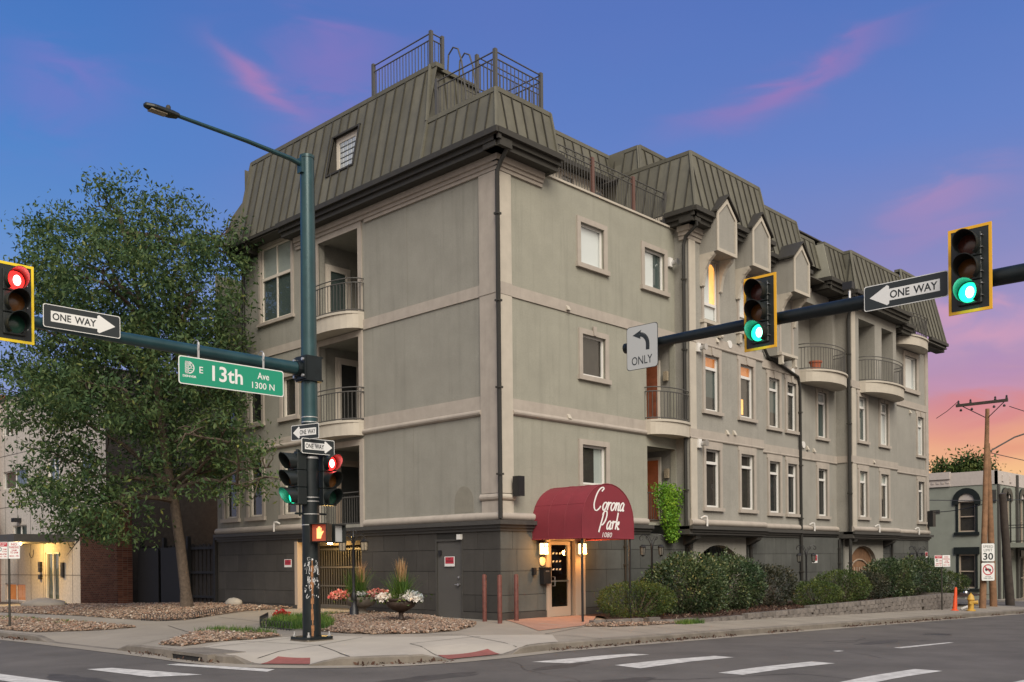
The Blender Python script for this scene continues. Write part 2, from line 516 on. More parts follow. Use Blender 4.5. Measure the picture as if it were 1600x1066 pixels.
def empty(name, loc=(0, 0, 0), rz=0.0, label=None, cat=None, group=None):
    o = link(name, None, None, label, cat, group)
    o.empty_display_size = 0.1
    o.location = loc
    o.rotation_euler = (0, 0, rz)
    return o


class MB:
    def __init__(s):
        s.v, s.f, s.cuts = [], [], []

    def add(s, vs, fs):
        n = len(s.v)
        s.cuts.append((n, len(s.f)))
        s.v += [tuple(p) for p in vs]
        s.f += [tuple(i + n for i in f) for f in fs]
        return s

    def box(s, a, b):
        x0, x1 = sorted((a[0], b[0]))
        y0, y1 = sorted((a[1], b[1]))
        z0, z1 = sorted((a[2], b[2]))
        return s.add([(x0, y0, z0), (x1, y0, z0), (x1, y1, z0), (x0, y1, z0), (x0, y0, z1), (x1, y0, z1), (x1, y1, z1), (x0, y1, z1)],
                     [(0, 3, 2, 1), (4, 5, 6, 7), (0, 1, 5, 4), (1, 2, 6, 5), (2, 3, 7, 6), (3, 0, 4, 7)])

    def fb(s, F, u0, u1, n0, n1, z0, z1):
        return s.box(F(u0, n0, z0), F(u1, n1, z1))

    def prism(s, pts, vec):
        """pts: planar loop of 3-d points, extruded by vec"""
        n = len(pts)
        P = [Vector(p) for p in pts]
        Q = [p + Vector(vec) for p in P]
        nor = Vector((0, 0, 0))
        for i in range(n):
            nor += P[i].cross(P[(i + 1) % n])
        if nor.dot(Vector(vec)) > 0:
            P, Q = P[::-1], Q[::-1]
        return s.add(P + Q, [tuple(range(n)), tuple(range(2 * n - 1, n - 1, -1))] + [(i, i + n, (i + 1) % n + n, (i + 1) % n) for i in range(n)])

    def tube(s, pts, r, seg=8, caps=True, closed=False):
        P = [Vector(p) for p in pts]
        n = len(P)
        rs = r if isinstance(r, (list, tuple)) else [r] * n
        up = None
        rings = []
        for i in range(n):
            t = (P[min(i + 1, n - 1)] - P[max(i - 1, 0)]) if not closed else (P[(i + 1) % n] - P[i - 1])
            if t.length < 1e-9:
                t = Vector((0, 0, 1))
            t.normalize()
            if up is None:
                up = Vector((0, 0, 1)) if abs(t.z) < 0.9 else Vector((1, 0, 0))
            a = up - t * up.dot(t)
            if a.length < 1e-6:
                a = t.orthogonal()
            a.normalize()
            up = a
            b = t.cross(a)
            rings.append([P[i] + (a * math.cos(k * 2 * math.pi / seg) + b * math.sin(k * 2 * math.pi / seg)) * rs[i] for k in range(seg)])
        vs = [p for rg in rings for p in rg]
        fs = []
        m = n if closed else n - 1
        for i in range(m):
            j = (i + 1) % n
            for k in range(seg):
                l = (k + 1) % seg
                fs.append((i * seg + k, i * seg + l, j * seg + l, j * seg + k))
        if caps and not closed:
            fs.append(tuple(range(seg))[::-1])
            fs.append(tuple((n - 1) * seg + k for k in range(seg)))
        return s.add(vs, fs)

    def lathe(s, prof, c=(0, 0, 0), seg=16):
        vs, fs = [], []
        for r, z in prof:
            for k in range(seg):
                a = k * 2 * math.pi / seg
                vs.append((c[0] + r * math.cos(a), c[1] + r * math.sin(a), c[2] + z))
        n = len(prof)
        for i in range(n - 1):
            for k in range(seg):
                l = (k + 1) % seg
                fs.append((i * seg + k, i * seg + l, (i + 1) * seg + l, (i + 1) * seg + k))
        fs.append(tuple(range(seg))[::-1])
        fs.append(tuple((n - 1) * seg + k for k in range(seg)))
        return s.add(vs, fs)

    def quad(s, *p):
        return s.add(p, [tuple(range(len(p)))])

    def mesh(s, name, m, smooth=False, recalc=True, bevel=0):
        me = bpy.data.meshes.new(name)
        me.from_pydata(s.v, [], s.f)
        if recalc or bevel:
            bm = bmesh.new()
            bm.from_mesh(me)
            if bevel:
                bmesh.ops.bevel(bm, geom=bm.edges[:], offset=bevel, segments=1, affect='EDGES', clamp_overlap=True)
            bmesh.ops.recalc_face_normals(bm, faces=bm.faces)
            bm.to_mesh(me)
            bm.free()
        me.materials.append(MATS[m])
        if smooth:
            me.polygons.foreach_set('use_smooth', [True] * len(me.polygons))
            try:
                me.set_sharp_from_angle(angle=R(40))
            except Exception:
                pass
        return me

    def build_each(s, name, m, parent=None, per=1, **kw):
        """one object for every run of `per` shapes added"""
        out = []
        at = s.cuts + [(len(s.v), len(s.f))]
        for i in range(0, len(s.cuts), per):
            (v0, f0), (v1, f1) = at[i], at[min(i + per, len(s.cuts))]
            q = MB()
            q.v = s.v[v0:v1]
            q.f = [tuple(k - v0 for k in f) for f in s.f[f0:f1]]
            out.append(q.build(name, m, parent, **kw))
        return out

    def build(s, name, m, parent=None, smooth=False, recalc=True, bevel=0, **kw):
        return link(name, s.mesh(name, m, smooth, recalc, bevel), parent, **kw)


def fast_mesh(name, V_, F_, m, parent=None, **kw):
    """numpy arrays: V_ (n,3), F_ (k, 3 or 4)"""
    me = bpy.data.meshes.new(name)
    V_ = np.asarray(V_, np.float32)
    F_ = np.asarray(F_, np.int32)
    k, w = F_.shape
    me.vertices.add(len(V_))
    me.vertices.foreach_set('co', V_.ravel())
    me.loops.add(k * w)
    me.loops.foreach_set('vertex_index', F_.ravel())
    me.polygons.add(k)
    me.polygons.foreach_set('loop_start', np.arange(k, dtype=np.int32) * w)
    me.update(calc_edges=True)
    me.materials.append(MATS[m])
    return link(name, me, parent, **kw)


def leaves(P, size, asp=0.45, droop=0.2, outward=None, jit=0.35):
    """one folded diamond (4 verts, 1 quad) at every row of P; returns V, F"""
    n = len(P)
    a = nr.normal(size=(n, 3))
    if outward is not None:
        a = a * 0.8 + outward
    a[:, 2] -= droop
    a /= np.linalg.norm(a, axis=1)[:, None] + 1e-9
    b = np.cross(a, nr.normal(size=(n, 3)))
    b /= np.linalg.norm(b, axis=1)[:, None] + 1e-9
    c = np.cross(a, b)
    L = (size * (1 + jit * nr.uniform(-1, 1, n)))[:, None]
    V_ = np.stack([P, P + a * L * 0.5 + b * L * asp * 0.5 + c * L * 0.08, P + a * L, P + a * L * 0.5 - b * L * asp * 0.5 + c * L * 0.08], 1).reshape(-1, 3)
    F_ = np.arange(4 * n).reshape(n, 4)
    return V_, F_


def FL(u, n, z):          # west face of the corner building: u = y, n = outwards (-x)
    return (-n, u, z)


def FRy(y0):              # south faces: u = x, n = outwards (-y)
    return lambda u, n, z: (u, y0 - n, z)


def wall_face(F, u0, u1, z0, z1, holes, depth=0.3, n=0.0, mb=None):
    """a wall sheet with rectangular openings and their reveals; holes: (ua, ub, za, zb)"""
    mb = mb or MB()
    us = sorted({u0, u1, *[h[0] for h in holes], *[h[1] for h in holes]})
    zs = sorted({z0, z1, *[h[2] for h in holes], *[h[3] for h in holes]})
    us = [u for u in us if u0 <= u <= u1]
    zs = [z for z in zs if z0 <= z <= z1]
    for a, b in zip(us, us[1:]):
        for c, d in zip(zs, zs[1:]):
            mu, mz = (a + b) / 2, (c + d) / 2
            if any(h[0] < mu < h[1] and h[2] < mz < h[3] for h in holes):
                continue
            mb.quad(F(a, n, c), F(b, n, c), F(b, n, d), F(a, n, d))
    for a, b, c, d in holes:
        m = n - depth
        mb.quad(F(a, n, c), F(a, m, c), F(a, m, d), F(a, n, d))
        mb.quad(F(b, n, c), F(b, m, c), F(b, m, d), F(b, n, d))
        mb.quad(F(a, n, d), F(b, n, d), F(b, m, d), F(a, m, d))
        mb.quad(F(a, n, c), F(b, n, c), F(b, m, c), F(a, m, c))
    return mb


def round_moulding(mb, F, u0, u1, z, r, n=0.0, seg=6):
    """half-round bar proud of the wall, its belly outwards"""
    pr = [(n + r * 1.15 * math.sin(math.pi * k / seg), z - r * math.cos(math.pi * k / seg)) for k in range(seg + 1)]
    A = [F(u0, a, b) for a, b in pr]
    B = [F(u1, a, b) for a, b in pr]
    k = len(pr)
    mb.add(A + B, [(i, i + 1, i + 1 + k, i + k) for i in range(k - 1)] + [tuple(range(k)), tuple(range(2 * k - 1, k - 1, -1))])


def clip_poly(poly, a, b, c):
    """keep a*u + b*z + c >= 0"""
    out = []
    for i in range(len(poly)):
        p, q = poly[i - 1], poly[i]
        dp, dq = a * p[0] + b * p[1] + c, a * q[0] + b * q[1] + c
        if (dp >= 0) != (dq >= 0):
            t = dp / (dp - dq)
            out.append((p[0] + t * (q[0] - p[0]), p[1] + t * (q[1] - p[1])))
        if dq >= 0:
            out.append(q)
    return out


_fontcache = {}


def text_geo(body, shear=0.0, bold=0.0):
    key = (body, shear, bold)
    if key not in _fontcache:
        cu = bpy.data.curves.new('lettering', 'FONT')
        cu.body = body
        cu.shear = shear
        cu.offset = bold
        cu.resolution_u = 3
        o = bpy.data.objects.new('lettering', cu)
        C.objects.link(o)
        bpy.context.view_layer.update()
        me = bpy.data.meshes.new_from_object(o.evaluated_get(bpy.context.evaluated_depsgraph_get()))
        v = np.array([p.co[:] for p in me.vertices])
        f = [tuple(p.vertices) for p in me.polygons]
        bpy.data.objects.remove(o)
        bpy.data.curves.remove(cu)
        bpy.data.meshes.remove(me)
        lo, hi = v.min(0), v.max(0)
        v = (v - lo) / np.maximum(hi - lo, 1e-6)
        _fontcache[key] = (v, f)
    return _fontcache[key]


def text_on(mb, body, F2, u0, u1, z0, z1, shear=0.0, bold=0.01):
    """write body into the rectangle u0..u1, z0..z1; F2(u, z) -> 3-d point on the sign's face"""
    v, f = text_geo(body, shear, bold)
    mb.add([F2(u0 + p[0] * (u1 - u0), z0 + p[1] * (z1 - z0)) for p in v], f)


print('part 1 ok')
# ------------------------------------------------------------------ ground
def sm(t):
    t = max(0.0, min(1.0, t))
    return t * t * (3 - 2 * t)


def road_z(x, y):
    zl = float(np.interp(y, [0, 10, 40], [0, -0.11, -0.22]))
    zr = -0.022 * max(0.0, min(x, 46.0) + 4)
    return -0.20 + (zl if x < -6 else zl * max(0, 1 - (x + 6) / 6)) + zr


KERB = [(-9.0, 70), (-9.0, 30), (-9.0, 12), (-9.02, 8), (-9.05, 5.8), (-9.1, 4), (-9.15, 2.2), (-9.2, 0.5), (-9.25, -1.2), (-9.2, -2.2), (-9.0, -3.0), (-8.55, -3.75),
        (-7.95, -4.35), (-7.2, -4.8), (-6.4, -5.05), (-5.5, -5.15), (-4.5, -5.15), (-2.5, -5.1), (2, -5.05), (10, -5.0), (20, -5.0), (29, -5.0), (40, -5.0), (60, -5.0), (100, -5.0)]


def dens(path, step=0.25, far=2.0):
    out = []
    for (a, b), (c, d) in zip(path, path[1:]):
        L = math.hypot(c - a, d - b)
        st = step if max(abs(a), abs(b), abs(c), abs(d)) < 31 else far
        k = max(1, int(L / st))
        out += [(a + (c - a) * i / k, b + (d - b) * i / k) for i in range(k)]
    return out + [path[-1]]


KP = dens(KERB)
RAMPS = [((-8.85, -3.35), 0.62), ((-5.75, -5.15), 0.78)]


def kerb_h(x, y):
    h = 0.15
    if y > 0:
        t = sm((y - 1.5) / 0.9) * (1 - sm((y - 5.7) / 1.4))
        h *= 1 - 0.93 * t
    for (cx, cy), w in RAMPS:
        dd = math.hypot(x - cx, y - cy)
        h *= 1 - 0.93 * (1 - sm((dd - w) / 0.30)) if dd < w + 0.30 else 1
    if 31 < x < 37:
        h *= 0.25
    return h


def gz(x, y):
    """height of the paved ground inside the kerb"""
    xs, ys = max(x, -9.2), max(y, -5.1)
    dl, dr = xs + 9.2, ys + 5.1
    kz_l = road_z(-9.2, ys) + 0.135
    kz_r = road_z(xs, -5.1) + 0.135
    zb = float(np.interp(ys, [0, 14, 20, 33, 60], [0.0, 0.10, -0.06, -0.30, -0.5]))
    if ys > 0 and xs < 2:
        z = kz_l + (zb - kz_l) * sm(dl / 8.5)
    else:
        zbr = -0.022 * max(0, min(xs, 46) - 1.5)
        z = kz_r + (zbr - kz_r) * min(1, dr / 5.0)
        if xs < 0:
            zl2 = kz_l + (0 - kz_l) * sm(dl / 8.5)
            t = min(1, (0 - ys) / 3) if ys < 0 else 0
            z = zl2 * (1 - t) + min(z, zl2) * t
    for (cx, cy), w in RAMPS:
        dd = math.hypot(x - cx, y - cy)
        z -= 0.125 * (1 - sm((dd - w * 0.75) / 0.9))
    if y > 0:
        t = sm((y - 1.5) / 0.9) * (1 - sm((y - 5.7) / 1.4)) * (1 - sm(dl / 1.8))
        z -= 0.125 * t
    return z


def inpoly(x, y, P):
    r = False
    j = len(P) - 1
    for i in range(len(P)):
        if (P[i][1] > y) != (P[j][1] > y) and x < (P[j][0] - P[i][0]) * (y - P[i][1]) / (P[j][1] - P[i][1]) + P[i][0]:
            r = not r
        j = i
    return r


def patch(name, poly, zf, m, res=0.5, dz=0.0, kind='structure', parent=None, crown=0.0, **kw):
    B = dens(poly + [poly[0]], res, res * 4)[:-1]
    xs, ys = [p[0] for p in B], [p[1] for p in B]
    pts = []
    x = min(xs) + res / 2
    while x < max(xs):
        y = min(ys) + res / 2
        while y < max(ys):
            if inpoly(x, y, B):
                pts.append((x + 0.01 * math.sin(9 * y), y))
            y += res
        x += res
    allp = [Vector(p) for p in B + pts]
    r = delaunay_2d_cdt(allp, [], [tuple(range(len(B)))], 1, 1e-5)
    V_ = []
    for p in r[0]:
        z = zf(p.x, p.y) + dz
        if crown:
            dd = min(math.hypot(p.x - q[0], p.y - q[1]) for q in B)
            z += crown * sm(dd / 0.5)
        V_.append((p.x, p.y, z))
    mb = MB()
    F_ = []
    for f in r[2]:
        a, b, c = (Vector(V_[i]) for i in f[:3])
        F_.append(tuple(f) if (b - a).cross(c - a).z > 0 else tuple(f[::-1]))
    mb.add(V_, F_)
    return mb.build(name, m, parent, recalc=False, smooth=False, kind=kind, **kw)


# road sheet and the far ground
mb = MB()
gx = sorted(set([-160, -110, -70, -45, -30] + [i * 1.0 for i in range(-24, 50)] + [55, 65, 80, 110, 160]))
gy = sorted(set([-160, -110, -70, -45, -30] + [i * 1.0 for i in range(-24, 30)] + [40, 55, 80, 110, 160]))
mb.add([(x, y, road_z(x, y)) for y in gy for x in gx], [(j * len(gx) + i, j * len(gx) + i + 1, (j + 1) * len(gx) + i + 1, (j + 1) * len(gx) + i) for j in range(len(gy) - 1) for i in range(len(gx) - 1)])
mb.build('road', 'asphalt', recalc=False, smooth=True, kind='structure')
mb = MB()
mb.quad((-1500, -1500, -1.6), (1500, -1500, -1.6), (1500, 1500, -1.6), (-1500, 1500, -1.6))
mb.build('ground', 'asphalt', recalc=False, kind='structure')

# pavement of the block (a sheet from the kerb's back edge), kerb, gutter pan


def offset_path(P, d):
    out = []
    for i in range(len(P)):
        a, b = P[max(i - 1, 0)], P[min(i + 1, len(P) - 1)]
        tx, ty = b[0] - a[0], b[1] - a[1]
        L = math.hypot(tx, ty)
        out.append((P[i][0] - ty / L * d, P[i][1] + tx / L * d))       # left of travel = inside the block
    return out


KI = offset_path(KP, 0.16)
KG = offset_path(KP, -0.34)
pav = [p for p in KI if p[0] < 62 and p[1] < 66]
CORNER = [(-8.95, -0.6), (-9.05, -2.1), (-8.85, -3.0), (-8.42, -3.66), (-7.85, -4.22), (-7.12, -4.66), (-6.36, -4.9), (-5.5, -4.98), (-4.6, -4.98), (-3.4, -4.9), (-2.1, -3.6), (-3.2, -2.9), (-4.6, -2.25), (-5.3, -0.9), (-5.7, 0.3), (-7.6, 0.45)]
patch('pavement', pav + [(61, 66)], lambda x, y: gz(x, y) - (0.03 if inpoly(x, y, CORNER) else 0), 'concrete', 0.55)
mb = MB()
vs = []
for i, (p, q) in enumerate(zip(KP, KI)):
    zr = road_z(*p)
    h = kerb_h(*p)
    zin = gz(q[0], q[1])
    vs += [(p[0], p[1], zr - 0.05), (p[0], p[1], zr + max(0.006, h - 0.025) + 0.004 * math.sin(i * 1.7)), (p[0] + (q[0] - p[0]) * 0.2, p[1] + (q[1] - p[1]) * 0.2, zr + h + 0.002), (q[0], q[1], max(zin + 0.003, zr + h + 0.001) if h < 0.12 else zin + 0.006)]
mb.add(vs, [(4 * i + k, 4 * i + k + 1, 4 * i + k + 5, 4 * i + k + 4) for i in range(len(KP) - 1) for k in range(3)])
mb.build('kerb', 'concrete_kerb', recalc=False, smooth=False, kind='structure')
mb = MB()
vs = []
for p, q in zip(KP, KG):
    vs += [(p[0], p[1], road_z(*p) + 0.012), (q[0], q[1], road_z(*q) + 0.008)]
mb.add(vs, [(2 * i, 2 * i + 1, 2 * i + 3, 2 * i + 2) for i in range(len(KP) - 1)])
mb.build('gutter_pan', 'concrete', recalc=False, kind='structure')
# leaves, grit and dirt caught against the kerb
gp = []
for _ in range(5200):
    i = rnd.randrange(len(KP) - 1)
    p = KP[i]
    if abs(p[0]) > 30 or p[1] > 25 or (p[1] > 1.2 and p[1] < 6) or min(math.hypot(p[0] - c[0], p[1] - c[1]) for c, _w in RAMPS) < 0.7:
        continue
    if math.sin(i * 0.37) + math.sin(i * 0.11) < -0.5:
        continue
    t = rnd.random()
    q = KP[i + 1]
    k = abs(rnd.gauss(0, 0.10))
    g_ = KG[i]
    L_ = math.hypot(g_[0] - p[0], g_[1] - p[1])
    gp.append((p[0] + (q[0] - p[0]) * t + (g_[0] - p[0]) / L_ * k, p[1] + (q[1] - p[1]) * t + (g_[1] - p[1]) / L_ * k, road_z(*p) + 0.014 + rnd.uniform(0, 0.012)))
V_, F_ = leaves(np.array(gp), 0.06, 0.5, 0.0, jit=0.6)
fast_mesh('gutter_debris', V_, F_, 'mulch_chips', kind='stuff')

# newer pale concrete around the corner ramps, driveway, the pink landing
def gz4(dz):
    return lambda x, y: gz(x, y) + dz


patch('corner_pavement', CORNER, gz, 'concrete_new', 0.2, 0.006)
patch('driveway', [(-9.0, 2.3), (-7.2, 3.1), (-5.6, 4.15), (-4.0, 4.6), (-2.0, 5.3), (-0.05, 5.95), (-0.05, 9.2), (-1.6, 9.0), (-3.8, 7.9), (-5.6, 6.8), (-6.8, 6.3), (-8.95, 6.0)], gz, 'concrete', 0.4, 0.004)
mb = MB()
P_ = [(-1.6, -2.75), (0.15, -0.02), (3.05, -0.02), (3.05, -0.7), (1.6, -1.75), (0.3, -2.45)]
top_z = lambda x, y: 0.012 + 0.004 * 0 + min(0, gz(x, y) + 0.01) * sm((-y - 0.8) / 1.6)
patch('entrance_landing', P_, lambda x, y: max(gz(x, y) + 0.01, -0.004 - 0.05 * sm((-y - 0.5) / 2.2)), 'concrete_pink', 0.3)
mbk = MB()
for (a, b), (c, d) in (((3.05, -0.7), (1.6, -1.75)), ((1.6, -1.75), (0.3, -2.45))):
    za = max(gz(a, b) + 0.01, -0.004 - 0.05 * sm((-b - 0.5) / 2.2))
    zc = max(gz(c, d) + 0.01, -0.004 - 0.05 * sm((-d - 0.5) / 2.2))
    mbk.quad((a, b, za), (c, d, zc), (c, d, zc - 0.2), (a, b, za - 0.2))
mbk.build('landing_edge', 'concrete_kerb', kind='structure')
patch('tactile_paving', [(-8.93, -2.95), (-8.35, -2.6), (-8.05, -3.15), (-8.42, -3.68)], gz, 'tactile_red', 0.1, 0.016)
patch('tactile_paving', [(-6.4, -4.95), (-5.15, -5.0), (-5.0, -4.52), (-6.2, -4.45)], gz, 'tactile_red', 0.1, 0.016)
# expansion joints: thin dark grooves drawn as strips of real width
mb = MB()


def strip(mb, pts, w, zf, dz):
    for (a, b), (c, d) in zip(pts, pts[1:]):
        L = math.hypot(c - a, d - b)
        k = max(1, int(L / 0.5))
        nx, ny = -(d - b) / L * w / 2, (c - a) / L * w / 2
        for i in range(k):
            p = (a + (c - a) * i / k, b + (d - b) * i / k)
            q = (a + (c - a) * (i + 1) / k, b + (d - b) * (i + 1) / k)
            mb.quad(*[(X, Y, zf(X, Y) + dz) for X, Y in ((p[0] + nx, p[1] + ny), (p[0] - nx, p[1] - ny), (q[0] - nx, q[1] - ny), (q[0] + nx, q[1] + ny))])


for pts in ([(-9.0, -0.6), (-5.5, 0.2)], [(-5.0, -0.9), (-4.2, -1.2), (-3.8, -2.7), (-4.6, -4.9)], [(-7.4, 0.3), (-7.0, -1.9), (-7.9, -4.1)], [(-2.0, -3.3), (-2.0, -4.9)], [(-2.1, -3.4), (0.2, -2.6)],
            [(-6.6, 4.0), (-5.8, 6.6)], [(-5.4, -1.2), (-7.0, -1.9), (-8.7, -2.5)], [(-4.0, 4.7), (-3.6, 7.9)], [(-6.4, -4.85), (-5.8, -3.2), (-3.7, -3.0)],
            *[[(x, -3.05), (x, -4.86)] for x in np.arange(0.2, 30, 1.55)], *[[(x, -4.84), (x + 12, -4.84)] for x in (-3, 9, 20)], *[[(-8.8, y), (-5.9, y)] for y in (8.5, 10.5, 12.5, 14.5)]):
    strip(mb, pts, 0.020, gz, 0.0125)
mb.build('pavement_joint', 'base_joint', recalc=False, kind='structure')

# painted markings
mb = None


def bar(pts, dz=0.006):
    m_ = MB()
    k = 8
    vs = []
    a, b, c, d = pts
    for i in range(k + 1):
        t = i / k
        p = (a[0] + (b[0] - a[0]) * t, a[1] + (b[1] - a[1]) * t)
        q = (d[0] + (c[0] - d[0]) * t, d[1] + (c[1] - d[1]) * t)
        vs += [(p[0], p[1], road_z(*p) + dz), (q[0], q[1], road_z(*q) + dz)]
    m_.add(vs, [(2 * i, 2 * i + 2, 2 * i + 3, 2 * i + 1) for i in range(k)])
    m_.build('crosswalk_bar', 'paint_white', recalc=False, kind='structure')


bar([(-5.45, -6.93), (-3.27, -7.01), (-3.35, -6.66), (-5.70, -6.28)])
bar([(-5.34, -8.31), (-2.64, -8.41), (-2.62, -8.00), (-5.22, -7.70)])
bar([(-5.10, -10.01), (-2.45, -10.22), (-2.42, -9.78), (-5.10, -9.59)])
bar([(-5.10, -11.85), (-2.5, -11.98), (-2.5, -11.55), (-5.1, -11.48)])
bar([(-5.10, -13.6), (-2.5, -13.75), (-2.5, -13.3), (-5.1, -13.2)])
bar([(-11.15, -1.21), (-10.78, -1.33), (-10.30, -3.50), (-10.98, -3.15)])
bar([(-9.95, -1.60), (-9.72, -1.60), (-9.15, -3.75), (-9.42, -3.95)])
bar([(-12.75, -0.75), (-12.35, -0.75), (-12.05, -3.4), (-12.5, -3.4)])
m_ = MB()
for pts in ([(1.9, -9.60), (4.53, -9.73), (4.6, -9.60), (1.94, -9.42)], [(13.6, -9.7), (16.5, -9.75), (16.5, -9.62), (13.6, -9.57)]):
    m_.quad(*[(x, y, road_z(x, y) + 0.006) for x, y in pts])
m_.build('lane_line', 'paint_white', recalc=False, kind='structure')
m_ = MB()
x, y = 0.05, -9.1
m_.quad(*[(a, b, road_z(a, b) + 0.006) for a, b in ((x, y), (x + 0.25, y - 0.02), (x + 0.3, y + 0.12), (x + 0.05, y + 0.14))])
m_.build('lane_marker', 'paint_white', recalc=False, kind='structure')
rq = random.Random(21)


def crack(x, y, ang, n, w, m):
    m_ = MB()
    pts = [(x, y)]
    for _ in range(n):
        ang += rq.gauss(0, 0.28)
        x, y = x + 0.35 * math.cos(ang), y + 0.35 * math.sin(ang)
        pts.append((x, y))
    for a, b in zip(pts, pts[1:]):
        strip(m_, [a, b], w * rq.uniform(0.6, 1.4), road_z, 0.003)
    m_.build('road_crack', m, recalc=False, kind='structure')


for x, y, a, n, w in ((-12.6, -5.2, 1.2, 22, 0.018), (-9.6, -6.6, -0.1, 44, 0.022), (-6.0, -12.2, 0.25, 36, 0.022), (2.5, -7.6, 0.02, 60, 0.020), (-1.0, -10.6, 0.9, 14, 0.014), (-12.4, 1.0, 1.5, 40, 0.02), (4.5, -6.2, -1.2, 16, 0.014), (9, -11, 1.5, 18, 0.016), (-8.2, -9.0, 0.6, 12, 0.012)):
    crack(x, y, a, n, w, 'tar')
for x, y, rx, ry in ((-8.4, -6.6, 1.3, 0.35), (-5.9, -7.1, 0.8, 0.22), (-7.0, -9.1, 0.9, 0.3), (3.2, -8.5, 1.2, 0.25), (-11.9, -2.6, 0.35, 1.2)):
    k = 18
    pl = [(x + rx * math.cos(t * 2 * math.pi / k) * rq.uniform(0.6, 1.1), y + ry * math.sin(t * 2 * math.pi / k) * rq.uniform(0.6, 1.1)) for t in range(k)]
    m_ = MB()
    m_.quad(*[(p, q, road_z(p, q) + 0.0022) for p, q in pl])
    m_.build('road_stain', 'asphalt_stain', recalc=False, kind='structure')
m_ = MB()
m_.lathe([(0.34, 0), (0.34, 0.006), (0.30, 0.007), (0.30, 0.004), (0, 0.004)], (7.5, -8.3, road_z(7.5, -8.3)), 24)
tag(m_.build('manhole_cover', 'seam_shade_manhole'), 'round dark manhole cover in the street lane', 'manhole cover')
# storm drain opening in the kerb
m_ = MB()
zz = road_z(-9.2, -1.0)
m_.box((-9.34, -1.75, zz + 0.013), (-9.19, -0.65, zz + 0.095))
d_ = m_.build('storm_drain', 'dark_interior', label='black storm drain slot in the kerb left of the traffic pole', cat='storm drain')
m_ = MB()
m_.box((-9.36, -1.95, zz + 0.097), (-8.6, -0.45, zz + 0.15))
m_.box((-9.36, -1.95, zz - 0.02), (-9.10, -1.76, zz + 0.097))
m_.box((-9.36, -0.64, zz - 0.02), (-9.10, -0.45, zz + 0.097))
m_.build('drain_hood', 'concrete_kerb', d_)

# ------------------------------------------------------------------ the corner building
bld = empty('apartment_building', (0, 0, 0), 0, 'four-storey olive stucco corner apartment block with dark metal mansard roof and red entrance awning', 'apartment building')
F0 = FRy(0.0)
LEN = 14.3      # along the west face
XE = 29.45      # along the south face
ZB = 2.62       # top of the dark base

LOGG = [(5.85, 7.9, 9.05, 11.62), (5.85, 7.9, 5.82, 8.36), (5.85, 7.9, 2.72, 5.08)]
BIGW = (9.38, 11.28, 9.62, 12.28)
LW2 = [(12.92, 13.74), (11.27, 12.12), (9.22, 10.0)]
west_holes = LOGG + [BIGW] + [(a, b, 6.38, 7.68) for a, b in LW2] + [(a, b, 3.17, 5.08) for a, b in LW2]
mb = wall_face(FL, 0, LEN, ZB, 9.0, [h for h in west_holes if h[3] < 9.0], 0.22)
mb2 = wall_face(FL, 0, 12.5, 9.0, 12.12, [h for h in west_holes if h[3] > 9.0], 0.22)
mb.add(mb2.v, mb2.f)
mb.quad((0, 12.5, 9.0), (0, 12.5, 12.4), (1.1, 13.7, 12.4), (1.1, 13.7, 9.0))
mb.quad((1.1, 13.7, 9.0), (1.1, 13.7, 12.4), (1.1, LEN, 12.4), (1.1, LEN, 9.0))
mb.quad((0, 12.5, 9.0), (1.1, 13.7, 9.0), (1.1, LEN, 9.0), (0, LEN, 9.0))
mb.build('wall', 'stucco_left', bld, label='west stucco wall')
mb = MB()
mb.quad((0, LEN, 0.0), (XE, LEN, 0.0), (XE, LEN, 12.0), (0, LEN, 12.0))
mb.quad((XE, 0, 0), (XE, LEN, 0), (XE, LEN, 12), (XE, 0, 12))
mb.build('wall', 'stucco', bld, label='far side walls')

# south walls
SW = [(3.36, 4.44, 10.03, 11.19), (6.44, 7.52, 10.0, 11.18), (3.40, 4.46, 6.84, 8.01), (3.35, 4.45, 3.72, 4.85)]
REC = [(6.52, 8.07, 5.75, 8.45), (6.52, 8.07, 2.70, 5.06)]
mb = wall_face(F0, 0, 8.1, ZB, 12.09, SW + REC, 0.2)
mb.build('wall', 'stucco', bld, label='blank south wall with small square windows')
BAY1 = (8.1, 12.72, 0.52)      # x0, x1, how far it stands out
BAY2 = (19.95, 24.55, 0.50)
tall = lambda xs, f: [(a, b, *f) for a, b in xs]
W1 = [(8.98, 9.84), (11.18, 12.06)]
W2 = [(14.08, 14.88), (15.46, 16.2)]
W3 = [(18.27, 19.06)]
W4 = [(20.62, 21.38), (22.74, 23.56)]
W5 = [(28.2, 28.95)]
FZ2, FZ1 = (6.38, 8.18), (3.24, 5.12)
FB1, FB2 = FRy(-BAY1[2]), FRy(-BAY2[2])
mb = wall_face(FB1, BAY1[0], BAY1[1], ZB, 12.2, tall(W1, FZ2) + tall(W1, FZ1) + [(8.95, 9.80, 9.35, 11.3), (11.15, 12.0, 9.35, 11.3)], 0.2)
for x in BAY1[:2]:
    mb.quad((x, -BAY1[2], ZB), (x, 1.8, ZB), (x, 1.8, 12.2), (x, -BAY1[2], 12.2))
mb.build('wall', 'stucco_grey', bld, label='first projecting bay wall')
mb = wall_face(F0, BAY1[1], 16.45, ZB, 12.2, tall(W2, FZ2) + tall(W2, FZ1) + [(14.2, 15.0, 9.2, 11.0)], 0.2)
mb.build('wall', 'stucco_grey', bld)
F3 = FRy(0.15)
mb = wall_face(F3, 16.45, BAY2[0], ZB, 12.2, tall(W3, FZ2) + tall(W3, FZ1) + [(16.7, 19.7, 8.75, 11.6)], 1.0)
mb.quad((16.45, 0, ZB), (16.45, 0.15, ZB), (16.45, 0.15, 12.2), (16.45, 0, 12.2))
mb.build('wall', 'stucco_grey', bld)
